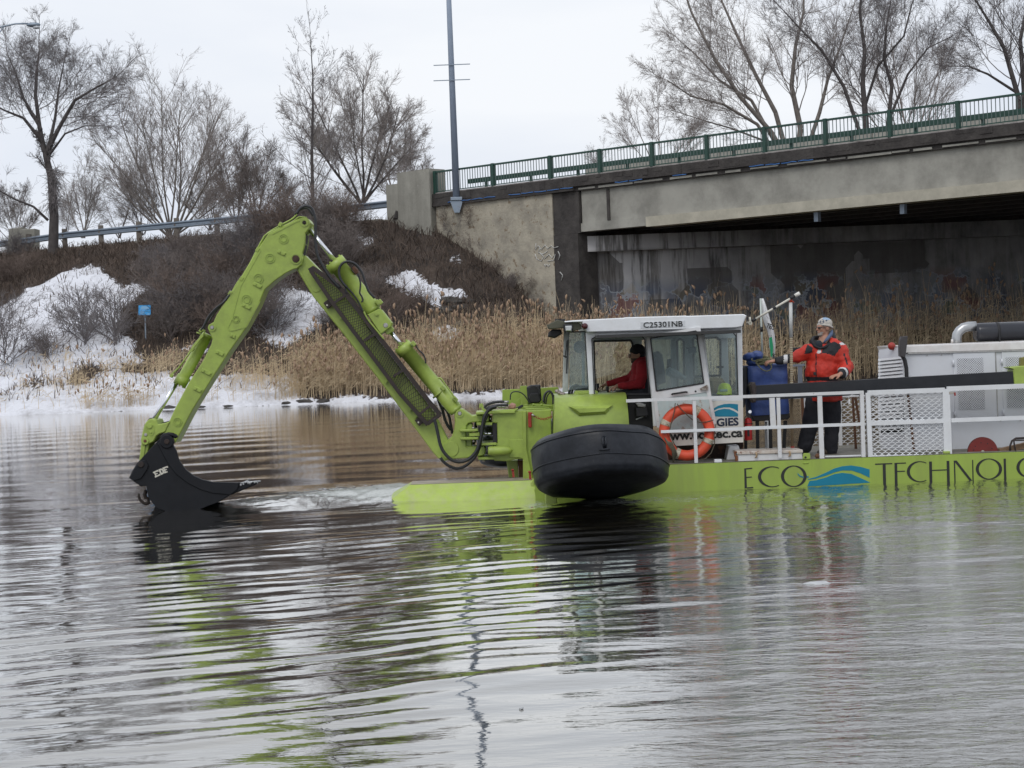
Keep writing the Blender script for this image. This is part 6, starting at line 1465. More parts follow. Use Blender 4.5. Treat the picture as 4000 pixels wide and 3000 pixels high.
# open door
dr = thing_door = None
YD = YC - .35
def dq(pts, dy=0): 
    out = []
    for x, y in pts:
        f = (x - 960) / 480.0; out.append(q('C3', x, y, YC - .03 - .13 * f + dy))
    return out
def dprism(mb, pts, t, dy=0): 
    f = dq(pts, dy); n = len(f); A = sum(f[i].x * f[(i + 1) % n].z - f[(i + 1) % n].x * f[i].z for i in range(n))
    if A < 0: f.reverse()
    b = [p + Vector((0, t, 0)) for p in f]
    mb.add(f + b, [tuple(range(n)), tuple(range(2 * n - 1, n - 1, -1))] + [(i, n + i, n + (i + 1) % n, (i + 1) % n) for i in range(n)])
a = MB()
for i, pts in enumerate(([(938, 352), (978, 378), (1028, 832), (1010, 905), (990, 900)], [(938, 352), (1385, 282), (1368, 318), (978, 378)], [(1385, 282), (1406, 286), (1502, 880), (1470, 880), (1436, 766), (1368, 318)], [(1012, 838), (1436, 768), (1470, 842), (1010, 910)],
            [(1000, 900), (1030, 897), (1060, 1150), (1030, 1150)], [(1470, 842), (1502, 880), (1545, 1115), (1515, 1120)])):
    dprism(a, pts, .04, .0005 * i)
door = part(a, 'open_cab_door', WHITE_RUST)
a = MB(); dprism(a, [(1015, 905), (1472, 838), (1520, 1120), (1520, 1190), (1060, 1195), (1035, 1120)], .02, .012); part(a, 'lower_door_panel', DOORLOW, door)
a = MB(); dprism(a, [(976, 378), (1370, 316), (1436, 767), (1026, 834)], .008, .015); part(a, 'door_glass', GLASS_D, door)
g = MB(); pl = dq([(976, 378), (1370, 316), (1436, 767), (1026, 834)], -.003); strip(g, pl + [pl[0]], .018, .012); part(g, 'door_seal', DARK, door)
a = MB(); a.tube(dq([(1158, 868), (1165, 860), (1220, 852), (1280, 842), (1296, 846)], -.03), .012, 8); part(a, 'door_handle', DARK, door)
a = MB(); dprism(a, [(1405, 812), (1465, 780), (1475, 800), (1470, 830), (1408, 828)], .05, -.03); part(a, 'door_latch', mat('worn_latch', (.3, .28, .25), .5, .5, rust=(.1, .05, .03), rlo=.45, rhi=.6, rs=30), door)
a = MB(); a.disc(dq([(1365, 838)], -.004)[0], .013, .01); part(a, 'screw_hole', DARK, door)
# sign board beneath the cab windows
a = pr('C3', [(1500, 925), (1775, 915), (1778, 1278), (1150, 1312), (1140, 1200), (1100, 1140), (1500, 1140)], YC - .03, .02, .002); board = part(a, 'cab_sign_board', mat('sign_white', (.74, .72, .67), .5, rust=(.4, .25, .1), rs=14, rlo=.68, rhi=.72, dirt=(.6, .55, .45), dirt_amt=.3), boat)
a = MB(); topw = [(1522, 985), (1560, 962), (1610, 948), (1660, 944), (1700, 946), (1732, 950)]; botw = [(1522, 1004), (1560, 986), (1610, 976), (1660, 976), (1700, 990), (1732, 1012)]
for k in range(5): a.prism(qs('C3', [topw[k], topw[k + 1], botw[k + 1], botw[k]], YC - .034), .003)
topw = [(1522, 1018), (1560, 998), (1610, 988), (1660, 992), (1700, 1010), (1732, 1030)]; botw = [(1522, 1054), (1560, 1056), (1610, 1056), (1660, 1056), (1700, 1056), (1732, 1056)]
for k in range(5): a.prism(qs('C3', [topw[k], topw[k + 1], botw[k + 1], botw[k]], YC - .034), .003)
part(a, 'wave_emblem', TEAL, board)
text('GIES', 'C3', (1548, 1138), (1738, 1128), 66, YC - .034, NAVY, board, .035)
text('www.ecotec.ca', 'C3', (1060, 1262), (1772, 1228), 74, YC - .034, INK, board, .035)
# cab lower dark body, floor
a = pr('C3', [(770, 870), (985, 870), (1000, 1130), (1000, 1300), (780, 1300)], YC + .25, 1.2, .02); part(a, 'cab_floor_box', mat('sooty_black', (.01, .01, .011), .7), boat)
a = MB(); a.sphere(q('C3', 933, 1042, YC + .22), .022, 10, 6); a.bar(q('C3', 850, 1080, YC + .23), q('C3', 935, 1045, YC + .23), .015, .015); part(a, 'lever_knob', mat('knob_grey', (.4, .42, .42), .4), boat)
a = pr('C3', [(845, 975), (945, 970), (960, 1050), (850, 1060)], YC + .18, .08, .01); part(a, 'equipment_tray', DARK, boat)
a = pr('C3', [(848, 940), (880, 935), (935, 950), (930, 975), (870, 972)], YC + .16, .06, .01); part(a, 'rag', mat('grey_rag', (.4, .4, .4), .9, bump=.8), boat)
a = pr('C3', [(1000, 1300), (1780, 1270), (1780, 1440), (1000, 1450)], YC + .5, .6, .02); part(a, 'deck_shadow_box', mat('rusty_dark_steel', (.035, .02, .015), .8, bump=.4, rust=(.14, .06, .03), rs=8, rlo=.5, rhi=.6), boat)  # dark rust-spotted box stands in for the shadow under the cab
a = pr('C3', [(1655, 1310), (1735, 1305), (1745, 1330), (1745, 1440), (1630, 1445)], YC + .1, .3, .01); part(a, 'deck_box', WHITE, boat)
a = MB(); a.bbox(q('C3', 1558, 1443, YH + .1), (.1, .1, .06), .01); part(a, 'deck_block', WHITE, boat)
# operator seat, levers, objects in the cab
a = MB(); a.bbox(q('C3', 865, 850, YC + .75), (.34, .5, .14), .05); a.bbox(q('C3', 945, 800, YC + .75), (.12, .48, .5), .05, Matrix.Rotation(R(8), 3, 'Y')); part(a, 'operator_seat', SEAT, boat)
a = pr('C3', [(785, 830), (800, 810), (950, 700), (965, 720), (960, 870), (780, 880)], YC + .55, .06, .02); part(a, 'seat_arm', SEAT, boat)
for x, y0, y1, Y_ in ((523, 770, 860, YC + .95), (608, 795, 860, YC + .6)):
    a = MB(); a.tube([q('C3', x - 6, y0, Y_), q('C3', x - 2, (y0 + y1) / 2, Y_), q('C3', x + 8, y1, Y_)], [.022, .018, .014], 8); part(a, 'control_lever', DARK, boat)
for y0 in (0,):
    a = pr('C3', [(1010, 500), (1045, 490), (1080, 520), (1100, 640), (1110, 760), (1010, 800), (1000, 640)], YC + 1.15, .25, .04); part(a, 'second_seat', mat('blue_grey_seat', (.03, .045, .07), .9), boat)
a = pr('C3', [(1110, 650), (1150, 628), (1200, 650), (1290, 715), (1280, 740), (1230, 735), (1170, 720), (1115, 700)], YC + .9, .15, .04); part(a, 'paper_roll', mat('pale_grey_cloth', (.4, .46, .46), .9, bump=.6), boat)
a = pr('C3', [(1120, 560), (1160, 555), (1162, 640), (1122, 645)], YC + 1.2, .1, .01); part(a, 'control_screen', DARK, boat)
a = pr('C3', [(1475, 730), (1520, 715), (1600, 725), (1625, 760), (1600, 850), (1500, 860)], YC + 1.0, .2, .05); part(a, 'sack', mat('khaki_cloth', (.3, .25, .15), .9, bump=.8, bs=12), boat)
a = MB(); a.bar(q('C3', 1545, 628, YW - .05), q('C3', 1605, 628, YW - .05), .02, .03); a.bar(q('C3', 1583, 600, YW - .05), q('C3', 1583, 650, YW - .05), .02, .02); part(a, 'window_latch', DARK, boat)

# ================================================================ RAILINGS
def rail_bar(name, c, p0, p1, th, Y, par, m=WHITE, w=.045): return part(MB().bar(q(c, *p0, Y), q(c, *p1, Y), w, sz(c, th, Y)), name, m, par)
YR = YH + .07
fr = MB(); fr.bar(q('C3', 765, 920, YR), q('C4', 922, 843, YR), .05, sz('C3', 27, YR)); rl = part(fr, 'side_railing', WHITE_RUST)
rail_bar('mid_rail', 'C3', (1065, 1186), (2212, 1143), 25, YR + .002, rl); rail_bar('mid_rail', 'C4', (20, 1118), (905, 1086), 24, YR + .003, rl)
for c, p0, p1, th in (('C3', (1352, 918), (1370, 1455), 30), ('C4', (272, 885), (286, 1345), 28), ('C4', (224, 885), (236, 1110), 42), ('C4', (588, 870), (606, 1350), 36)):
    rail_bar('post', c, p0, p1, th, YR + .006, rl, WHITE_RUST)
rail_bar('end_post', 'C4', (908, 836), (922, 1338), 30, YR + .006, rl, WHITE_RUST, .06)
rail_bar('bottom_rail', 'C4', (630, 1333), (925, 1325), 10, YR + .03, rl); 
a = MB(); a.sphere(q('C4', 573, 1330, YR + .05), .035, 10, 8); part(a, 'shackle', BROWNMET, rl)
a = pr('C4', [(808, 900), (822, 898), (824, 935), (810, 938)], YR - .03, .03, .004); a.tube([q('C4', x, y, YR - .02) for x, y in ((812, 900), (812, 875), (835, 865), (865, 870), (868, 880))], .006, 6); part(a, 'padlock', WHITE_RUST, rl)
def gate(c, TL, TR, BR_, BL, name, mesh_cols=0, rows=0, mid=None, openb=False):
    a = MB(); pts = [q(c, *p, YR) for p in (TL, TR, BR_, BL)]
    a.bar(pts[0], pts[1], .05, .062); a.bar(pts[1], pts[2], .052, .06); a.bar(pts[0], pts[3], .052, .06)
    if not openb: a.bar(pts[3], pts[2], .05, .03)
    g = part(a, name, WHITE)
    if mid: part(MB().bar(q(c, *mid[0], YR + .002), q(c, *mid[1], YR + .002), .04, .055), 'mid_rail', WHITE, g)
    if mesh_cols:
        m_ = MB(); zig(m_, pts[3] + Vector((0, .02, 0)), pts[2] + Vector((0, .02, 0)), pts[0] + Vector((0, .02, 0)), pts[1] + Vector((0, .02, 0)), mesh_cols, rows, .008); part(m_, 'expanded_mesh', WHITE, g, kind='stuff')
    return g
def zig(mb, BLp, BRp, TLp, TRp, cols, rows, w):
    def pt(a, b): return (BLp.lerp(BRp, a)).lerp(TLp.lerp(TRp, a), b)
    for c in range(cols + 1):
        s = 1 if c % 2 else -1; prev = None
        for k in range(rows + 1):            # short crossing then long leg: hexagonal look
            for off, b in (((.42 if k % 2 else -.42), k - .28), ((.42 if k % 2 else -.42), k + .28)):
                a_ = min(1, max(0, (c + s * off) / cols)); bb = min(1, max(0, b / rows)); p = pt(a_, bb)
                if prev is not None and (p - prev).length > 1e-4: mb.bar(prev, p, .012, w)
                prev = p
gate('C4', (955, 848), (1540, 826), (1552, 1325), (975, 1335), 'mesh_gate', 22, 26, ((960, 1082), (1540, 1062)))
g2 = gate('C4', (1560, 818), (2700, 775), (2700, 1290), (1578, 1312), 'open_railing', 0, 0, ((1590, 1058), (2700, 1018)), True)
a = MB(); a.prism(qs('C4', [(1575, 840), (1612, 838), (1612, 858), (1575, 860)], YR - .03), .01, .002); part(a, 'tag_plate', mat('faded_tag', (.45, .42, .38), .6), g2)
a = MB(); a.bar(q('C4', 1618, 845, YR - .02), q('C4', 1622, 870, YR - .02), .02, .02); part(a, 'tag_strap', RED, g2)
a = MB(); a.bbox(q('C4', 1556, 1302, YR - .02), (.09, .05, .035), .008); part(a, 'hinge_block', GREEN, g2)
# far side mesh railing
YRF = YF - .1
a = MB(); TL, TR, BRq, BLq = [q('C4', *p, YRF) for p in ((-300, 905), (1060, 862), (1060, 1300), (-300, 1345))]; a.bar(TL, TR, .05, .04); a.bar(BLq, BRq, .05, .09); a.bar(TL.lerp(BLq, .5), TR.lerp(BRq, .5), .04, .03)
frl = part(a, 'far_railing', WHITE)
for x in (-290, 180, 470, 740, 1050): part(MB().bar(q('C4', x, 880, YRF), q('C4', x + 10, 1300, YRF), .045, .05), 'post', WHITE, frl)
m_ = MB(); zig(m_, q('C4', 520, 1330, YRF + .02), q('C4', 1060, 1310, YRF + .02), q('C4', 520, 885, YRF + .02), q('C4', 1060, 868, YRF + .02), 20, 22, .008); part(m_, 'expanded_mesh', WHITE, frl, kind='stuff')
a = MB(); a.bar(q('C4', 840, 880, 25.9), q('C4', 868, 1315, 25.9), .04, .03); a.bar(q('C4', 860, 880, 25.95), q('C4', 905, 1150, 25.95), .04, .03); part(a, 'dark_stay', BROWNMET, boat)
a = MB(); a.bar(q('C4', 1262, 850, 24.9), q('C4', 1312, 1320, 24.9), .03, .03); part(a, 'rusty_stay', BROWNMET, boat)
# ================================================================ ENGINE HOUSING
YE = 25.0
a = pr('C4', [(1222, 545), (2900, 500), (2900, 1290), (1600, 1312), (1240, 1320)], YE, 1.6, .012); eng = part(a, 'engine_housing', GREY_HOUSING)
a = pr('C4', [(1205, 492), (1260, 488), (2900, 425), (2900, 500), (1258, 547), (1225, 545)], YE - .03, 1.66, .012); part(a, 'housing_top_trim', ALU, eng)
a = MB(); a.bar(q('C4', 1260, 548, YE - .02), q('C4', 2900, 502, YE - .02), .02, .02); part(a, 'trim_edge', STEEL, eng)
def qp(mb, c, pts, back):            # outline with its own depth at every corner, extruded by a vector
    f = [q(c, x, y, Y) for x, y, Y in pts]; n = len(f); mb.add(f + [p + back for p in f], [tuple(range(n)), tuple(range(2 * n - 1, n - 1, -1))] + [(i, n + i, n + (i + 1) % n, (i + 1) % n) for i in range(n)]); return mb
YK = YE + .75; bk = Vector((.25, .45, 0))
part(qp(MB(), 'C4', [(1036, 545, YK), (1042, 520, YK), (1200, 494, YE + .1), (1228, 497, YE), (1228, 574, YE), (1038, 594, YK)], bk), 'radiator_cap', GREY_HOUSING, eng)
part(qp(MB(), 'C4', [(1046, 594, YK + .06), (1226, 576, YE + .07), (1246, 1150, YE + .07), (1056, 1165, YK + .06)], bk), 'radiator_core', mat('radiator_black', (.02, .02, .02), .8), eng)
for k in range(20):
    y = 594 + k * 27.5; part(qp(MB(), 'C4', [(1034, y, YK), (1226, y - 20 + k * .5, YE + .005), (1226, y - 7 + k * .5, YE + .0), (1034, y + 13, YK - .01)], Vector((.04, .09, .035))), 'louvre', WHITE, eng)
part(qp(MB(), 'C4', [(1226, 574, YE - .004), (1248, 573, YE - .004), (1266, 1310, YE - .004), (1244, 1312, YE - .004)], Vector((.03, .1, 0))), 'louvre_frame', WHITE, eng)
part(qp(MB(), 'C4', [(1050, 1160, YK), (1246, 1145, YE), (1248, 1318, YE), (1054, 1325, YK)], bk), 'lower_end_panel', GREY_HOUSING, eng)
a = pr('C4', [(1270, 1138), (1600, 1120), (1605, 1312), (1272, 1318)], YE - .006, .04, .004); part(a, 'lower_panel', GREY_HOUSING, eng)
for x0, x1, nm in ((1605, 1925, 'a'), (1975, 2295, 'b')):
    dy = (x0 - 1605) * -.028
    a = pr('C4', [(x0, 545 + dy), (x1, 532 + dy), (x1 + 18, 1030 + dy), (x0 + 18, 1045 + dy)], YE - .018, .02, .004); dd_ = part(a, 'service_door', GREY_HOUSING, eng)
    gx0, gx1 = x0 + 33, x0 + 228
    back = pr('C4', [(gx0, 587 + dy), (gx1, 580 + dy), (gx1 + 18, 968 + dy), (gx0 + 14, 974 + dy)], YE - .021, .003, 0); part(back, 'vent_backing', mat('vent_dark', (.05, .05, .055), .8, bump=0) if nm == 'a' else D.materials['vent_dark'], dd_)
    vm = MB(); zz = [q('C4', gx0 + 14, 974 + dy, YE - .026), q('C4', gx1 + 18, 968 + dy, YE - .026), q('C4', gx0, 587 + dy, YE - .026), q('C4', gx1, 580 + dy, YE - .026)]
    lattice(vm, *zz, 11, 22, .011)
    part(vm, 'vent_mesh', GREY_HOUSING, dd_, kind='stuff')
    for y in (600, 990):
        a = MB(); a.cyl(q('C4', x0 + 2 + (y - 600) * .035, y + dy, YE - .03), q('C4', x0 + 5 + (y - 600) * .035, y + 45 + dy, YE - .03), .014, n=8); part(a, 'hinge', GREY_HOUSING, dd_)
    a = MB(); a.bar(q('C4', x1 + 5, 540 + dy, YE - .004), q('C4', x1 + 22, 1030 + dy, YE - .004), .01, .012); part(a, 'door_gap', STEEL, dd_)
for x, y in ((1260, 560), (1410, 562), (1520, 558), (1580, 548), (1640, 1070), (1970, 1060), (2120, 1060)):
    a = MB(); a.disc(q('C4', x, y, YE - .012), .009, .014, 8); part(a, 'rivet', STEEL, eng)
a = MB(); a.sphere(q('C4', 1138, 492, YE + .3), .055, 12, 8); a.cyl(q('C4', 1138, 500, YE + .3), q('C4', 1138, 520, YE + .3), .03); part(a, 'red_filler_cap', RED, eng)
# exhaust
a = MB(); arc_ = [q('C4', x, y, 26.0) for x, y in ((1635, 475), (1632, 440), (1636, 405), (1655, 375), (1685, 352), (1725, 342), (1780, 340))]; a.tube(arc_, sz('C4', 38, 26), 20); ex = part(a, 'exhaust_elbow', mat('galvanised_elbow', (.42, .43, .44), .3, .7, var=.15, bump=.05), eng)
a = MB(); a.tube([q('C4', 1600, 470, 25.9), q('C4', 1600, 440, 25.9)], .02, 6); part(a, 'elbow_bracket', ALU, eng)
a = MB(); A = q('C4', 1790, 388, 26); B_ = q('C4', 2700, 352, 26); d = (B_ - A).normalized(); rm = sz('C4', 74, 26)
a.tube([A - d * .035, A, A + d * .02, B_], [rm * .8, rm * .95, rm, rm], 32); part(a, 'silencer', mat('gloss_dark_silencer', (.02, .022, .03), .25, bump=.02, bs=5), eng)
for x in (1940,):
    c0 = q('C4', x, 382, 26); a = MB(); a.cyl(c0 - d * .02, c0 + d * .02, rm * 1.02, n=32); a.bar(c0 + Vector((0, -rm, 0)) + Vector((0, 0, 0)), c0 + Vector((0, -rm, -rm * 1.1)), .03, .02); part(a, 'silencer_band', DARK, eng)
a = pr('C4', [(1205, 440), (1215, 418), (1262, 414), (1260, 450), (1243, 578), (1228, 580), (1203, 568), (1200, 500)], YE - .2, .12, .01); part(a, 'mirror_arm_head', mat('weathered_dark_rubber', (.055, .05, .052), .7, bump=.4), boat)
a = MB(); a.tube([q('C4', x, y, YE - .12) for x, y in ((1222, 570), (1238, 600), (1250, 660), (1252, 720), (1258, 850))], .028, 8); part(a, 'mirror_strap', DARK, boat)
# long dark beam (stowed spud)
YM = 24.42
a = pr('C4', [(95, 792), (2067, 676), (2072, 792), (905, 860), (905, 900), (100, 918)], YM, .2, .012)
a = MB(); A, B_ = q('C4', 95, 850, YM + .1), q('C4', 2075, 740, YM + .1); a.bar(A, B_, .2, sz('C4', 118, YM)); beam = part(a, 'spud_beam', BEAM)
a = pr('C4', [(58, 790), (72, 768), (98, 768), (108, 800), (108, 880), (104, 920), (80, 925), (66, 900), (75, 850)], YM - .02, .25, .02); part(a, 'beam_end_fitting', mat('dark_rusty_fitting', (.04, .03, .027), .7, bump=.5), beam)
a = pr('C4', [(2065, 672), (2030, 655), (2140, 642), (2400, 630), (2400, 790), (2075, 792)], YM - .02, .3, .012); gb_ = part(a, 'beam_clamp', GREEN)
a = pr('C4', [(2125, 580), (2160, 575), (2170, 650), (2120, 650)], YM + .05, .1, .01); part(a, 'clamp_bolt', mat('olive_brass', (.2, .18, .05), .5, .3), gb_)
# ================================================================ PEOPLE
def limb(mb, pts, rad, n=14):
    """tapered limb with round joints"""
    for i in range(len(pts) - 1): mb.tube([pts[i], pts[i + 1]], [rad[i], rad[i + 1]], n)
    for p, r_ in zip(pts, rad): mb.sphere(p, r_, 14, 10)
def ell(mb, c, r3, f=None, s=None, u=None, n=18, m=12):
    b = MB(); b.sphere((0, 0, 0), 1, n, m)
    if f is None: f, s, u = Vector((1, 0, 0)), Vector((0, 1, 0)), Vector((0, 0, 1))
    mb.add([Vector(c) + f * (p[0] * r3[0]) + s * (p[1] * r3[1]) + u * (p[2] * r3[2]) for p in b.v], b.f, True)
def fuse(mb, name, mats, parent, vox, smooth=2, noise=0.0, ns=9, pick=None):
    """joins overlapping solids into one continuous skin"""
    me = mb.mesh('tmp', None); o = D.objects.new('tmp', me); COL.objects.link(o)
    mo = o.modifiers.new('r', 'REMESH'); mo.mode = 'VOXEL'; mo.voxel_size = vox; mo.adaptivity = 0
    if smooth: ms = o.modifiers.new('s', 'SMOOTH'); ms.iterations = smooth; ms.factor = .5
    bpy.context.view_layer.update()
    me2 = D.meshes.new_from_object(o.evaluated_get(bpy.context.evaluated_depsgraph_get())); D.objects.remove(o); me2.name = name
    if noise:
        n = len(me2.vertices)
        for v in me2.vertices:
            k = mnoise.noise(v.co * ns) + .5 * mnoise.noise(v.co * ns * 2.3); v.co += v.normal * noise * k
    me2.materials.clear()
    for m in mats: me2.materials.append(m)
    if pick:
        n = len(me2.polygons); c = np.empty(n * 3); nn = np.empty(n * 3); me2.polygons.foreach_get('center', c); me2.polygons.foreach_get('normal', nn)
        me2.polygons.foreach_set('material_index', pick(c.reshape(-1, 3), nn.reshape(-1, 3)).astype(np.int32))
    me2.polygons.foreach_set('use_smooth', np.ones(len(me2.polygons), dtype=bool)); me2.update()
    return link(name, me2, parent)
SKIN = mat('skin', (.42, .22, .15), .5, var=.1, vs_=20, bump=.15, bs=90, spec=.4)
SKIN2 = mat('tanned_skin', (.33, .18, .12), .5, var=.1, vs_=20, bump=.15, bs=90, spec=.4)
BEARD = mat('grey_beard', (.42, .38, .35), .9, var=.3, vs_=80, bump=.5, bs=200)
BEARD2 = mat('dark_beard', (.07, .045, .035), .9, var=.3, vs_=80, bump=.5, bs=200)
def head(mb, c, f, u, k=1.0):
    f = Vector(f).normalized(); u = Vector(u); u = (u - f * u.dot(f)).normalized(); s = u.cross(f)
    P_ = lambda a, b, d: Vector(c) + (f * a + s * b + u * d) * k
    e = lambda a, b, d, r_: ell(mb, P_(a, b, d), [x * k for x in r_], f, s, u)
    e(-.012, 0, .03, (.098, .078, .092)); e(.018, 0, -.03, (.074, .064, .085)); e(.035, 0, -.085, (.048, .045, .035))    # skull, face, jaw
    e(.078, 0, .018, (.018, .055, .016)); e(.058, .038, -.022, (.028, .022, .026)); e(.058, -.038, -.022, (.028, .022, .026))  # brow, cheeks
    e(.098, 0, -.018, (.022, .013, .028)); e(.112, 0, -.032, (.013, .015, .012)); e(.080, 0, -.064, (.018, .026, .009)); e(.078, 0, -.076, (.017, .023, .009)); e(.074, 0, -.100, (.02, .022, .016))
    for b in (-1, 1): e(-.012, b * .078, -.01, (.018, .012, .032)); e(.082, b * .03, .001, (.012, .016, .009))
    limb(mb, [P_(-.015, 0, -.05), P_(-.03, 0, -.16), P_(-.03, 0, -.22)], [.058 * k, .058 * k, .07 * k])
    return P_, f, s, u
def hand(mb, w, d, palm_n, k=1.0, curl=.5, side=1, spread=.12):
    """w wrist, d towards the fingers, palm_n away from the palm; five separate bent fingers"""
    d = Vector(d).normalized(); n = Vector(palm_n); n = (n - d * n.dot(d)).normalized(); s = d.cross(n) * side
    w = Vector(w); ell(mb, w + d * .045 * k, (.05 * k, .038 * k, .017 * k), d, s, n); ell(mb, w + d * .02 * k, (.035 * k, .03 * k, .02 * k), d, s, n)
    for i, (o, L) in enumerate(((-.031, .066), (-.011, .076), (.010, .071), (.029, .056))):
        p = w + d * .082 * k + s * o * k; dd = (d + s * (i - 1.5) * spread).normalized(); pts = [p - dd * .02 * k, p]; c = 0
        for j in range(3):
            c += curl * (.55 + .3 * j); q_ = (dd * math.cos(c) - n * math.sin(c)); p = p + q_ * L * k * (.42, .32, .26)[j]; pts.append(p)
        limb(mb, pts, [.0105 * k, .0105 * k, .0098 * k, .009 * k, .0078 * k], 8)
    p = w + d * .025 * k - s * .032 * k; t1 = (d * .65 - s * .65 - n * .25).normalized(); t2 = (d * .9 - s * .15 - n * .3 * (1 + curl)).normalized()
    limb(mb, [p, p + t1 * .035 * k, p + t1 * .035 * k + t2 * .032 * k, p + t1 * .035 * k + t2 * .056 * k], [.015 * k, .0125 * k, .0115 * k, .009 * k], 8)
def uvpick(c, Cn):
    a, b, s_ = CR[Cn]; u, v = uv_of(c[:, 0], c[:, 1], c[:, 2]); return (u - a) / s_, (v - b) / s_
# ---- man standing on deck
Q = lambda x, y, Y: q('D5', x, y, Y)
YM_ = 25.0
man = thing('person', 'man standing on the deck in a red and black work jacket, pale beanie and glasses', 'person', Q(900, 1475, YM_))
b = MB(); hc = Q(938, 206, YM_)
hp, hf, hs, hu = head(b, hc, (-.9, -.42, .06), (.06, 0, 1), 1.0)
limb(b, [Q(955, 330, YM_ + .02), Q(950, 480, YM_), Q(935, 700, YM_), Q(935, 880, YM_)], [.10, .15, .14, .14])
limb(b, [Q(800, 400, YM_), Q(650, 490, YM_), Q(500, 535, YM_ + .02), Q(452, 538, YM_ + .02)], [.06, .045, .036, .030])
limb(b, [Q(1110, 420, YM_), Q(1165, 590, YM_ - .06), Q(1110, 665, YM_ - .34), Q(1098, 672, YM_ - .38)], [.06, .045, .036, .03])
limb(b, [Q(860, 920, YM_), Q(800, 1180, YM_ - .03), Q(745, 1420, YM_)], [.09, .065, .05]); limb(b, [Q(1010, 920, YM_), Q(1010, 1190, YM_ - .02), Q(1005, 1440, YM_)], [.09, .065, .05])
hand(b, Q(452, 536, YM_ + .02), Vector((-1, -.1, -.06)), (0, -.25, 1), 1.15, .75, -1)
hand(b, Q(1098, 672, YM_ - .38), Vector((-.75, -.35, -.10)), (0, -.1, 1), 1.12, .35, 1)
def pick(c, n):
    r_ = np.zeros(len(c)); h = c - np.array(hc); F = h @ np.array(hf); U = h @ np.array(hu); S = np.abs(h @ np.array(hs))
    r_[(U < -.055) & (U > -.125) & (F > .045) & ~((np.abs(U + .070) < .007) & (F > .07) & (S < .024))] = 1
    return r_
man_b = fuse(b, 'body', [SKIN, BEARD], man, .009, 1, pick=pick)
JR = mat('red_jacket_cloth', (.55, .03, .014), .65, var=.12, vs_=7, bump=.5, bs=14, dirt=(.22, .03, .02), dirt_amt=.55, ds=4, bd=.03)
JB = mat('black_jacket_cloth', (.012, .012, .016), .75, var=.2, bump=.5, bs=18, bd=.02)
JS = mat('reflective_stripe', (.6, .6, .6), .5, bump=.1)
j = MB()
ell(j, Q(950, 480, YM_), (.255, .18, .21)); ell(j, Q(925, 630, YM_), (.245, .19, .25)); ell(j, Q(940, 800, YM_ + .01), (.245, .19, .20)); limb(j, [Q(870, 880, YM_), Q(1020, 880, YM_)], [.125, .14])
j.tube([Q(950, 880, YM_ + .01) + Vector((0, 0, .12)), Q(950, 935, YM_ + .01)], [.232, .24], 24)
limb(j, [Q(850, 420, YM_), Q(790, 440, YM_), Q(680, 490, YM_), Q(590, 515, YM_ + .01), Q(480, 536, YM_ + .02)], [.12, .112, .09, .072, .056])
limb(j, [Q(1050, 420, YM_), Q(1105, 450, YM_ - .01), Q(1155, 590, YM_ - .06)], [.13, .12, .092]); limb(j, [Q(1165, 590, YM_ - .06), Q(1135, 645, YM_ - .24), Q(1115, 668, YM_ - .33)], [.10, .078, .058])
limb(j, [Q(850, 375, YM_ - .01), Q(900, 410, YM_)], [.075, .11]); limb(j, [Q(1015, 340, YM_ + .03), Q(1010, 400, YM_)], [.07, .14])
def pj(c, n):
    x, y = uvpick(c, 'D5'); r_ = np.zeros(len(c)); ft = n[:, 1] < .3
    r_[in_poly(x, y, [(745, 465), (775, 370), (830, 405), (825, 455)])] = 1
    r_[in_poly(x, y, [(900, 480), (935, 410), (1040, 340), (1100, 370), (1110, 400), (1045, 490), (1000, 470), (920, 455)]) & ft] = 1
    r_[(x < 606) | (y < 365) & (x < 1000)] = 1; r_[(x > 540) & (x < 575) & (y > 470)] = 2; r_[(x < 606) & (x >= 575)] = 1
    d = (c - np.array(Q(1098, 672, YM_ - .38))); L = np.linalg.norm(d, axis=1); r_[(L < .17) & (y > 600)] = 1; r_[(L < .15) & (L > .115) & (y > 600)] = 2
    r_[(y > 695 - (x - 780) * .0) & (y < 735) & (x > 750) & (x < 1090)] = 1
    r_[in_poly(x, y, [(868, 455), (892, 400), (920, 405), (905, 465)])] = 2; r_[in_poly(x, y, [(1090, 355), (1130, 350), (1155, 372), (1110, 380)])] = 2
    r_[in_poly(x, y, [(1130, 460), (1145, 458), (1185, 570), (1170, 575)])] = 1; r_[(np.abs(x - 862) < 5) & (y > 460) & (y < 700) & ft] = 1
    return r_
fuse(j, 'jacket', [JR, JB, JS], man, .0125, 2, .024, 7, pj)
cl = MB(); 
for k in range(9):                   # stand-up collar, blue lining inside
    an = R(-160 + k * 40); 
cl.tube([Q(815, 340, YM_ - .05), Q(850, 385, YM_ - .12), Q(895, 410, YM_ - .15), Q(945, 400, YM_ - .15), Q(1005, 360, YM_ - .10), Q(1040, 310, YM_ + .0), Q(1035, 275, YM_ + .1), Q(950, 290, YM_ + .15), Q(840, 310, YM_ + .08)], [.028, .024, .018, .018, .022, .03, .036, .036, .032], 12, closed=True); part(cl, 'collar', JB, man)
cl = MB(); cl.tube([Q(940, 350, YM_ - .13), Q(975, 315, YM_ - .115), Q(1012, 270, YM_ - .05), Q(1020, 235, YM_ + .02)], [.012, .022, .026, .018], 10); part(cl, 'collar_lining', mat('blue_grey_fleece', (.09, .13, .22), .9), man)
cl = MB(); ell(cl, Q(890, 372, YM_ - .12), (.05, .04, .06)); part(cl, 'undershirt', mat('navy_shirt', (.02, .025, .035), .9), man)
bl_ = MB(); bl_.bbox(Q(848, 662, YM_ - .20), (.035, .03, .045), .006); part(bl_, 'belt_buckle', DARK, man)
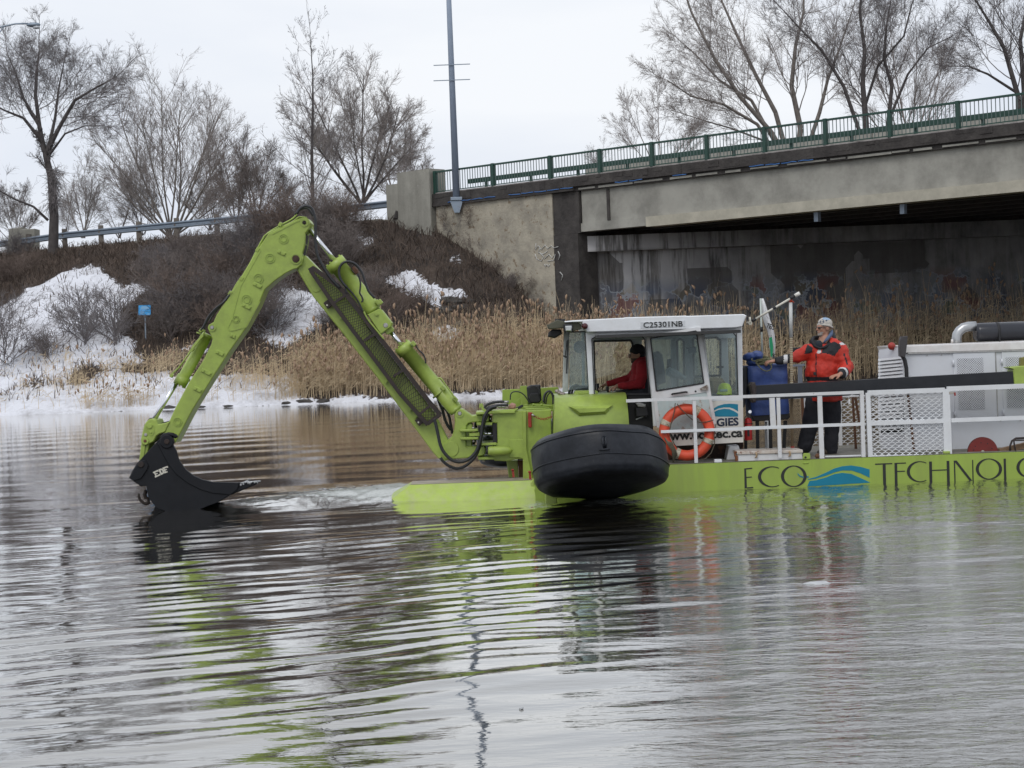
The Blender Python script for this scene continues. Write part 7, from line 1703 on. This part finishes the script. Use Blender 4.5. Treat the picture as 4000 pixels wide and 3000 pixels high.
TR = mat('dark_work_trousers', (.016, .017, .024), .85, var=.3, vs_=5, bump=.5, bs=12, dirt=(.03, .028, .03), dirt_amt=.5, ds=5, bd=.03)
t = MB(); limb(t, [Q(935, 880, YM_), Q(940, 930, YM_)], [.2, .195]); limb(t, [Q(860, 930, YM_), Q(835, 1060, YM_), Q(790, 1230, YM_ - .03), Q(745, 1390, YM_)], [.135, .13, .115, .105]); limb(t, [Q(1010, 930, YM_), Q(1020, 1060, YM_), Q(1018, 1230, YM_ - .02), Q(1010, 1420, YM_)], [.14, .13, .11, .095])
fuse(t, 'trousers', [TR], man, .014, 3, .014, 7)
bt = MB()
for x, y in ((735, 1450), (1000, 1470)): ell(bt, Q(x, y, YM_) + Vector((-.05, -.02, .045)), (.13, .05, .05)); 
part(bt, 'boots', mat('brown_boot', (.06, .04, .025), .6), man)
ht = MB(); ell(ht, hp(-.02, 0, .062), (.108, .092, .084), hf, hs, hu); ht.tube([hp(.078, .0, .045), hp(.05, .07, .04), hp(-.03, .09, .03), hp(-.11, .05, .01), hp(-.11, -.05, .01), hp(-.03, -.09, .03), hp(.05, -.07, .04)], .016, 8, closed=True)
def ph(c, n):
    x, y = uvpick(c, 'D5'); r_ = np.zeros(len(c)); r_[in_poly(x, y, [(870, 165), (880, 145), (925, 118), (985, 112), (990, 135), (955, 150), (930, 165)]) & (np.sin(x * .21) + np.sin(y * .33 + x * .08) > .1)] = 1; r_[(y < 125) & (x > 930)] = 2; return r_
fuse(ht, 'beanie', [mat('pale_knit', (.55, .52, .47), .95, bump=.6, bs=90), mat('dark_knit_print', (.05, .07, .12), .9), mat('light_blue_knit', (.3, .42, .55), .9)], man, .006, 2, pick=ph)
gl_ = MB(); strip(gl_, [hp(.105, .0, .008), hp(.098, -.045, .006), hp(.02, -.085, .0)], .006, .008); strip(gl_, [hp(.105, .0, .008), hp(.098, .045, .006), hp(.02, .085, .0)], .006, .008)
for b_ in (-.03, .03): ell(gl_, hp(.100, b_, -.002), (.006, .024, .015), hf, hs, hu)
part(gl_, 'glasses', mat('dark_glasses', (.012, .01, .01), .15, bump=0), man)
# ---- operator in the cab
O = lambda x, y, Y: q('C3', x, y, Y)
YO = 25.15
op = thing('person', 'seated operator in red fleece and black beanie at the controls inside the cab', 'person', O(880, 860, YO))
b = MB(); oc = O(855, 520, YO); op_, of, os_, ou = head(b, oc, (-.97, -.22, -.04), (-.05, 0, 1), .98)
limb(b, [O(895, 610, YO), O(905, 700, YO), O(900, 830, YO)], [.11, .14, .15])
limb(b, [O(905, 640, YO - .18), O(868, 775, YO - .2), O(710, 795, YO - .24), O(690, 793, YO - .25)], [.055, .045, .034, .03])
limb(b, [O(880, 650, YO + .18), O(790, 735, YO + .2), O(625, 772, YO + .16), O(600, 775, YO + .16)], [.055, .045, .034, .03])
hand(b, O(692, 790, YO - .25), Vector((-1, 0, -.35)), (-.2, -.1, 1), 1.05, .5, 1); hand(b, O(602, 773, YO + .16), Vector((-1, 0, -.35)), (-.2, .1, 1), 1.05, .45, -1)
limb(b, [O(890, 850, YO - .1), O(650, 900, YO - .12), O(640, 1120, YO - .1)], [.09, .065, .05]); limb(b, [O(890, 850, YO + .1), O(650, 900, YO + .14), O(640, 1120, YO + .14)], [.09, .065, .05])
def pick2(c, n):
    r_ = np.zeros(len(c)); h = c - np.array(oc); F = h @ np.array(of); U = h @ np.array(ou); S = np.abs(h @ np.array(os_))
    r_[(U < -.05) & (U > -.13) & (F > .01) & ~((np.abs(U + .069) < .008) & (F > .07) & (S < .024))] = 1; return r_
fuse(b, 'body', [SKIN2, BEARD2], op, .0095, 1, pick=pick2)
s_ = MB(); ell(s_, O(908, 650, YO), (.165, .22, .19)); ell(s_, O(890, 780, YO), (.17, .2, .22))
limb(s_, [O(915, 625, YO - .16), O(905, 690, YO - .22), O(872, 772, YO - .21), O(790, 785, YO - .23), O(708, 793, YO - .245)], [.10, .085, .072, .058, .043]); limb(s_, [O(885, 640, YO + .16), O(795, 728, YO + .2), O(700, 752, YO + .18), O(615, 772, YO + .16)], [.09, .07, .058, .042])
fuse(s_, 'fleece', [mat('red_fleece', (.27, .012, .018), .95, var=.2, vs_=9, bump=.5, bs=20, bd=.02)], op, .011, 3, .01, 9)
c_ = MB(); c_.tube([O(850 + 45 + 42 * math.cos(t_), 588 + 14 * math.sin(t_ * 1) - 10 * math.cos(t_), YO + .085 * math.sin(t_)) for t_ in np.linspace(0, 6.28, 13)[:-1]], .028, 8, closed=True); part(c_, 'collar', mat('grey_blue_collar', (.03, .035, .045), .9), op)
tr2 = MB(); limb(tr2, [O(890, 850, YO - .1), O(650, 900, YO - .12), O(640, 1100, YO - .1)], [.11, .085, .07]); limb(tr2, [O(890, 850, YO + .1), O(650, 900, YO + .14), O(640, 1100, YO + .14)], [.11, .085, .07]); fuse(tr2, 'trousers', [TR], op, .015, 2, .008)
h_ = MB(); ell(h_, op_(-.02, 0, .058), (.112, .094, .092), of, os_, ou); ell(h_, op_(-.06, 0, .0), (.072, .088, .06), of, os_, ou); fuse(h_, 'beanie', [mat('black_knit', (.008, .008, .01), .95, bump=.6, bs=90)], op, .007, 2, .003, 30)
g_2 = MB(); strip(g_2, [op_(.105, -.01, .01), op_(.098, -.05, .006), op_(-.01, -.088, .008)], .004, .006)
for b_ in (-.032, .032): g_2.tube([op_(.104, b_ + .024 * math.cos(t_), -.002 + .017 * math.sin(t_)) for t_ in np.linspace(0, 6.28, 13)[:-1]], .003, 5, closed=True)
part(g_2, 'glasses', DARK, op)

# ================================================================ THINGS ON DECK
def lbl(*a, **k): return thing(*a, **k)
# life ring
YLR = YR + .10
lr = thing('life_ring', 'orange life ring with worn pale bands hanging inside the white railing', 'life ring', O(1290, 1448, YLR))
c0 = O(1290, 1191, YLR); Rm = sz('C3', 203, YLR); rm_ = sz('C3', 47, YLR)
def ringpt(t_, k=1.0): return c0 + Vector((math.cos(t_), .0, math.sin(t_) * 1.02)) * Rm * k
a = MB(); a.tube([ringpt(t_) for t_ in np.linspace(0, 2 * math.pi, 65)[:-1]], rm_, 18, closed=True); part(a, 'ring', ORANGE, lr)
TAPE = mat('worn_tape', (.5, .46, .36), .7, var=.2, vs_=20, bump=.3, rust=(.2, .15, .08), rs=30, rlo=.5, rhi=.6)
for x, y in ((1095, 1108), (1388, 985), (1482, 1268), (1190, 1400)):
    p = O(x, y, YLR) - c0; an = math.atan2(p.z, p.x); a = MB(); a.tube([ringpt(an + d_) for d_ in np.linspace(-.11, .11, 6)], rm_ * 1.03, 18); part(a, 'band', TAPE, lr)
CORD = mat('grab_line', (.10, .085, .06), .9, bump=.6, bs=120)
for pts in ([(1190, 940), (1180, 1010), (1165, 1080), (1150, 1130), (1140, 1180), (1150, 1230), (1180, 1290), (1210, 1330)], [(1205, 945), (1240, 990), (1290, 1040), (1340, 1085), (1400, 1105), (1460, 1102), (1520, 1085)], [(1540, 1120), (1525, 1200), (1530, 1290), (1500, 1370), (1450, 1420), (1400, 1430)]):
    a = MB(); a.tube([O(x, y, YLR - rm_ - .012) for x, y in pts], .007, 6); part(a, 'grab_line', CORD, lr)
a = MB()
for k in range(5): a.tube([O(1100 + k * 3, 1240 + k * 8, YLR - .09), O(1130 + k * 8, 1300 - k * 4, YLR - .11), O(1165 + k * 7, 1350, YLR - .09), O(1175 + k * 6, 1450 - k * 14, YLR - .06)], .012, 6)
part(a, 'rope_knot', mat('frayed_rope', (.13, .115, .08), .95, bump=.9, bs=60), lr)
# blue canvas covered chest
YX = 25.05
bx = thing('covered_chest', 'blue canvas covered chest on black legs beside the cab', 'chest', Q(400, 1420, YX))
a = MB(); F_ = [(180, 582), (280, 572), (430, 566), (580, 558), (584, 700), (590, 880), (597, 1060), (410, 1072), (225, 1080), (205, 900), (190, 740)]
def canvas():
    m_ = MB(); n, k = 26, 26; vs_ = []; fs = []
    A, B_, C_, D_ = Q(182, 588, YX), Q(580, 560, YX), Q(597, 1062, YX), Q(222, 1082, YX)
    for i in range(n + 1):
        for j_ in range(k + 1):
            p = A.lerp(B_, j_ / k).lerp(D_.lerp(C_, j_ / k), i / n); e = min(j_, k - j_, i * 2) / k
            p.y += -.03 * mnoise.noise(p * 3.1) - .02 * mnoise.noise(Vector((p.x * 2, 0, p.z * 9))) + (.04 * (1 - min(1, e * 8)) ** 2); p.x += .012 * mnoise.noise(p * 4)
            vs_.append(p)
    for i in range(n):
        for j_ in range(k): fs.append((i * (k + 1) + j_, i * (k + 1) + j_ + 1, (i + 1) * (k + 1) + j_ + 1, (i + 1) * (k + 1) + j_))
    m_.add(vs_, fs, True)
    back = Vector((0, .6, 0)); W_ = k + 1
    for idx in ([j_ for j_ in range(W_)], [n * W_ + j_ for j_ in range(W_)], [i * W_ for i in range(n + 1)], [i * W_ + k for i in range(n + 1)]):
        v0 = [vs_[i] for i in idx]; v1 = [p + back for p in v0]; m_.add(v0 + v1, [(i, i + 1, len(v0) + i + 1, len(v0) + i) for i in range(len(v0) - 1)], True)
    return m_
part(canvas(), 'canvas_cover', CANVAS, bx)
a = MB(); ell(a, Q(215, 495, YX + .25), (.12, .22, .06)); ell(a, Q(270, 485, YX + .2), (.09, .2, .07)); ell(a, Q(175, 510, YX + .25), (.07, .2, .035)); ell(a, Q(230, 555, YX + .2), (.10, .15, .05)); fuse(a, 'folded_flap', [CANVAS], bx, .012, 2, .02, 8)
a = pr('D5', [(130, 600), (185, 595), (190, 780), (150, 1000), (135, 1000)], YX + .1, .4, .02); part(a, 'side_box', mat('dark_grey_case', (.03, .033, .04), .6, bump=.2), bx)
a = pr('D5', [(215, 1078), (600, 1058), (602, 1100), (575, 1120), (240, 1138)], YX + .0, .6, .01); part(a, 'base_tray', DARK, bx)
for x, y in ((255, 270), (385, 400), (535, 530)): part(MB().bar(Q(x + 20, 1130, YX + .1), Q(y + 10, 1430, YX + .1), .05, .045), 'leg', DARK, bx)
part(MB().bar(Q(160, 1310, YX + .2), Q(160, 1440, YX + .2), .04, .04), 'leg', DARK, bx)
part(MB().bar(Q(360, 1140, YX + .5), Q(368, 1430, YX + .5), .04, .03), 'white_stay', WHITE, bx)
# rope heap
rp = thing('rope_coil', 'heap of olive rope lying on top of the blue covered chest', 'rope', Q(320, 580, YX + .1))
r = random.Random(2)
for k in range(7):
    a = MB(); cx2, cy2 = 320 + r.uniform(-25, 25), 535 + r.uniform(-20, 15); rx2, ry2 = r.uniform(50, 110), r.uniform(14, 38); ph_ = r.uniform(0, 6)
    a.tube([Q(cx2 + rx2 * math.cos(t_), cy2 + ry2 * math.sin(t_ + .4 * math.sin(t_ + ph_)), YX + .08 + .08 * math.sin(t_ + ph_)) for t_ in np.linspace(0, 6.28, 25)[:-1]], .0085, 6, closed=True); part(a, 'loop', ROPE, rp)
a = MB(); a.tube([Q(x, y, YX - .05) for x, y in ((280, 575), (300, 600), (330, 625), (365, 638), (400, 630), (418, 605), (415, 580), (395, 565))], .009, 6); part(a, 'loop', ROPE, rp)
# fire extinguisher
YF_ = 24.75
fe = thing('fire_extinguisher', 'small red fire extinguisher hanging beside the cab wall', 'fire extinguisher', Q(188, 1325, YF_))
a = MB(); rr = sz('D5', 40, YF_); base = Q(188, 1325, YF_); up_ = (Q(182, 1100, YF_) - base); L_ = up_.length; up_.normalize(); a.tube([base, base + up_ * .01, base + up_ * (L_ * .86), base + up_ * (L_ * .95), base + up_ * L_], [rr * .9, rr, rr, rr * .75, rr * .35], 24); part(a, 'cylinder', mat('extinguisher_red', (.5, .02, .02), .3, bump=.02), fe)
a = MB(); a.bar(Q(160, 1050, YF_), Q(210, 1060, YF_), .02, .014); a.bar(Q(165, 1080, YF_), Q(205, 1078, YF_), .03, .03); a.tube([Q(x, y, YF_ - .03) for x, y in ((175, 1075), (150, 1100), (148, 1130), (170, 1150), (190, 1110))], .007, 6); part(a, 'valve_head', mat('dark_valve', (.05, .05, .05), .4, .4), fe)
a = MB(); a.disc(Q(203, 1042, YF_ - .03), .022, .015); part(a, 'gauge', CHROME, fe)
a = MB(); c_ = Q(186, 1165, YF_); a.tube([c_, c_ + Vector((0, 0, .012))], rr * 1.06, 20); a.bbox(Q(188, 1255, YF_ - rr - .004), (.03, .012, .09), .004); part(a, 'strap', DARK, fe)
a = MB(); a.prism([p + Vector((0, -rr - .003, 0)) for p in qs('D5', [(150, 1185), (220, 1182), (220, 1198), (150, 1200)], YF_)], .004); part(a, 'paper_label', PRINTWHITE, fe)
# sounding pole
YP = 24.68
sp_ = thing('sounding_pole', 'tall graduated pole, white above and stained wood below, standing by the man', 'pole', Q(627, 1415, YP))
a = MB(); a.cyl(q('C4', 368, 160, YP), Q(612, 300, YP), .023, .026, 12); part(a, 'upper_tube', mat('off_white_tube', (.55, .56, .55), .5), sp_)
a = MB(); a.cyl(Q(613, 300, YP), Q(625, 1400, YP), .021, .02, 12); part(a, 'wooden_staff', mat('stained_staff', (.25, .19, .12), .8, var=.3, vs_=8, bump=.2), sp_)
for k in range(26):
    y = 308 + k * 22; a = MB(); a.cyl(Q(613 + (y - 300) * .0109, y, YP), Q(613 + (y - 300) * .0109, y + (7 if k % 4 else 11), YP), .0225, n=12); part(a, 'graduation', mat('grad_paint', (.42, .38, .28), .7) if k == 0 else D.materials['grad_paint'], sp_)
a = MB(); a.sphere(Q(627, 1400, YP), .028, 12, 8); part(a, 'red_foot', RED, sp_)
a = MB(); a.cyl(q('C4', 371, 120, YP), q('C4', 369, 160, YP), .018, n=10); a.tube([q('C4', x, y, YP - .01) for x, y in ((372, 145), (385, 152), (393, 158))], .008, 6); part(a, 'red_clip', mat('clip_red', (.6, .07, .03), .5), sp_)
# telescopic pole
tp_ = thing('telescopic_pole', 'cream telescopic pole with black bands slanting up from the cab corner', 'pole', q('C4', 72, 302, YP - .04))
A, B_ = q('C4', 72, 302, YP - .04), q('C4', 436, 88, YP - .04)
def seg(f0, f1, r_, m, nm): part(MB().cyl(A.lerp(B_, f0), A.lerp(B_, f1), r_, n=12), nm, m, tp_)
seg(.02, .92, .015, CREAM, 'shaft'); seg(.0, .08, .021, DARK, 'band'); seg(.44, .50, .019, DARK, 'band'); seg(.80, .90, .021, DARK, 'grip'); seg(.90, 1.0, .026, mat('white_cap', (.72, .7, .64), .5), 'end_cap')
a = MB(); a.cyl(q('C4', 56, 270, YP - .04), q('C4', 62, 325, YP - .04), .014, n=10); a.ring(q('C4', 60, 315, YP - .06), .026, .012, .03, 16); a.bar(q('C4', 30, 312, YP), q('C4', 62, 308, YP), .02, .02); part(a, 'tee_fitting', CREAM, tp_)
a = pr('C4', [(-5, 265), (15, 250), (30, 262), (5, 345), (-12, 350)], 24.5, .15, .01); part(a, 'corner_bracket', GUARD, boat)
# flag
YFL = 25.9
fg = thing('flag', 'white flag with black lettering and a green stripe hanging limp behind the cab', 'flag', q('C4', 152, 600, YFL))
a = MB(); a.cyl(q('C4', 138, 128, YFL), q('C4', 155, 640, YFL), .013, .015, 8); part(a, 'flagpole', mat('pale_pole', (.45, .5, .46), .5), fg)
a = MB(); a.cyl(q('C4', 145, 345, YFL), q('C4', 147, 382, YFL), .02, n=8); part(a, 'pole_clamp', DARK, fg)
def cloth():
    Lx = [(140, 130), (142, 180), (146, 235), (165, 300), (190, 360), (205, 420), (208, 480), (214, 540), (225, 585)]
    Rx = [(160, 128), (178, 180), (196, 235), (216, 300), (236, 350), (250, 410), (253, 470), (248, 540), (246, 585)]
    vs_ = []; n = len(Lx); k = 10; fs = []
    for i in range(n):
        for j_ in range(k + 1):
            f = j_ / k; p = q('C4', Lx[i][0] + (Rx[i][0] - Lx[i][0]) * f, Lx[i][1] + (Rx[i][1] - Lx[i][1]) * f, YFL); p.y += .05 * math.sin(f * 6 + i * .5) * min(1, i / 3); vs_.append(p)
    for i in range(n - 1):
        for j_ in range(k): fs.append((i * (k + 1) + j_, i * (k + 1) + j_ + 1, (i + 1) * (k + 1) + j_ + 1, (i + 1) * (k + 1) + j_))
    return MB().add(vs_, fs, True)
c_ = cloth(); co_ = part(c_, 'cloth', mat('white_cloth', (.68, .68, .68), .9, var=.08, bump=.4, bs=12), fg); mo = co_.modifiers.new('t', 'SOLIDIFY'); mo.thickness = .003
text('TEC', 'C4', (180, 345), (236, 368), 34, YFL - .06, INK, fg, .03, ext=.001)
a = MB(); a.prism(qs('C4', [(205, 430), (225, 420), (236, 500), (228, 575), (215, 572), (210, 500)], YFL - .062), .002); part(a, 'green_stripe', mat('flag_green', (.02, .3, .13), .8, bump=.2), fg)
a = MB(); a.prism(qs('C4', [(202, 440), (212, 425), (212, 480), (206, 520)], YFL - .061), .002); part(a, 'blue_stripe', mat('flag_blue', (.25, .38, .45), .8, bump=.2), fg)
a = MB(); strip(a, qs('C4', [(178, 218), (182, 262), (206, 285)], YFL - .06), .002, .012); strip(a, qs('C4', [(198, 408), (226, 412)], YFL - .06), .002, .015); a.ring(q('C4', 238, 556, YFL - .06), .016, .008, .002, 14); part(a, 'black_outline', INK, fg)
# helmet
hm = thing('helmet', 'fluorescent yellow safety helmet on the ledge behind the cab window', 'helmet', O(1610, 872, YC + .7))
YH_ = YC + .55
a = MB(); prof = [(0, .078), (.035, .075), (.062, .06), (.08, .03), (.086, -.01), (.087, -.05), (.088, -.052)]; a.lathe([(r_ * 1.15, z * 1.25) for r_, z in prof], O(1615, 825, YH_), n=28); a.prism([O(x, y, YH_ - .095) for x, y in ((1545, 862), (1560, 840), (1600, 850), (1660, 850), (1680, 866), (1610, 874))], .06, .01); part(a, 'shell', mat('fluo_yellow', (.62, .85, .02), .35, bump=.02), hm)
a = MB(); a.prism(qs('C3', [(1575, 820), (1640, 818), (1642, 838), (1576, 840)], YH_ - .108), .01, .002); part(a, 'badge', mat('badge_grey', (.4, .6, .45), .5), hm)
a = MB(); ell(a, O(1610, 882, YH_), (.13, .1, .03)); part(a, 'brim_pad', DARK, hm)
# rusty white tool chest
YT = YH + .16
tb = thing('tool_chest', 'low rusty white steel chest with two hasps on the deck edge', 'chest', Q(390, 1535, YT))
a = pr('D5', [(82, 1462), (722, 1448), (728, 1520), (84, 1538)], YT, .45, .006); part(a, 'box', WHITE_RUST, tb)
a = pr('D5', [(72, 1436), (728, 1422), (732, 1446), (728, 1452), (78, 1470), (72, 1462)], YT - .02, .5, .006); part(a, 'lid', mat('rusty_cream_lid', (.66, .62, .56), .5, var=.1, bump=.2, dirt=(.4, .25, .16), dirt_amt=.6, ds=8, rust=(.2, .07, .03), rs=12, rlo=.56, rhi=.64), tb)
for x, y in ((262, 1462), (596, 1450)):
    a = MB(); a.tube([Q(x, y - 15, YT - .03), Q(x + 8, y + 10, YT - .035), Q(x + 6, y + 32, YT - .03), Q(x - 8, y + 36, YT - .02)], [.012, .014, .012, .01], 8); part(a, 'hasp', mat('tan_hasp', (.42, .3, .18), .7, bump=.4) if x == 262 else D.materials['tan_hasp'], tb)
a = pr('D5', [(48, 1440), (78, 1438), (82, 1450), (62, 1452), (62, 1478), (82, 1480), (84, 1535), (60, 1534), (58, 1492), (50, 1490)], YT - .02, .05, .006); part(a, 'hinge', mat('rust_orange', (.22, .08, .03), .9, bump=.6, bs=50), tb)
# red flange, timber and clamp at the right
YR2 = YH + .3
rf = thing('red_flange', 'dark red round steel flange standing on edge on the deck', 'flange', q('C4', 1835, 1306, YR2))
a = MB(); c_ = q('C4', 1834, 1300, YR2); a.ring(c_, sz('C4', 119, YR2), sz('C4', 16, YR2), .04, 48); a.ring(c_ + Vector((0, .001, 0)), sz('C4', 119, YR2), sz('C4', 119, YR2) * .995, .04, 48); part(a, 'disc', mat('oxide_red', (.20, .022, .018), .6, var=.15, bump=.25, dirt=(.12, .03, .025), dirt_amt=.5, ds=10), rf)
for an in (60, 100, 140, 165, 20):
    a = MB(); a.disc(c_ + Vector((math.cos(R(an)), -.003 / .13, math.sin(R(an)))) * .13 + Vector((0, -.0, 0)), .008, .01, 10); part(a, 'bolt_hole', DARK, rf)
a = MB(); a.disc(c_ + Vector((0, -.002, 0)), sz('C4', 14, YR2), .02, 20); part(a, 'hub_hole', PRINTWHITE, rf)
tm = thing('timber_plank', 'worn brown timber leaning on the deck at the right edge', 'timber', q('C4', 2060, 1300, YR2))
a = MB(); a.bar(q('C4', 1950, 1295, YR2), q('C4', 2300, 1215, YR2 + .1), .12, .07); part(a, 'plank', WOOD, tm)
cp = thing('bar_clamp', 'rusty black clamp hooked over the timber at the right edge', 'clamp', q('C4', 2080, 1290, YR2 - .1))
a = MB(); a.tube([q('C4', x, y, YR2 - .1) for x, y in ((2040, 1295), (2042, 1250), (2055, 1215), (2085, 1195), (2300, 1185))], .014, 8); a.tube([q('C4', x, y, YR2 - .12) for x, y in ((2085, 1300), (2075, 1255), (2070, 1215), (2090, 1190))], .012, 8); a.bar(q('C4', 2075, 1210, YR2 - .12), q('C4', 2300, 1208, YR2 - .12), .03, .02); part(a, 'frame', mat('greasy_iron', (.04, .03, .028), .6, .3, bump=.4), cp)
tr_ = thing('trestle', 'small black topped grey trestle standing behind the man on the far side of the deck', 'trestle', Q(695, 1400, 26.3))
a = pr('D5', [(625, 405), (705, 400), (720, 420), (690, 448), (625, 448)], 26.3, .1, .01); part(a, 'black_top', DARK, tr_)
part(MB().bar(Q(700, 570, 26.3), Q(705, 760, 26.3), .05, .06), 'post', GALV, tr_); part(MB().bar(Q(632, 582, 26.29), Q(745, 575, 26.29), .05, .03), 'crosspiece', GALV, tr_)
part(MB().bar(Q(722, 900, 26.3), Q(735, 1150, 26.3), .05, .04), 'post', BROWNMET, tr_)
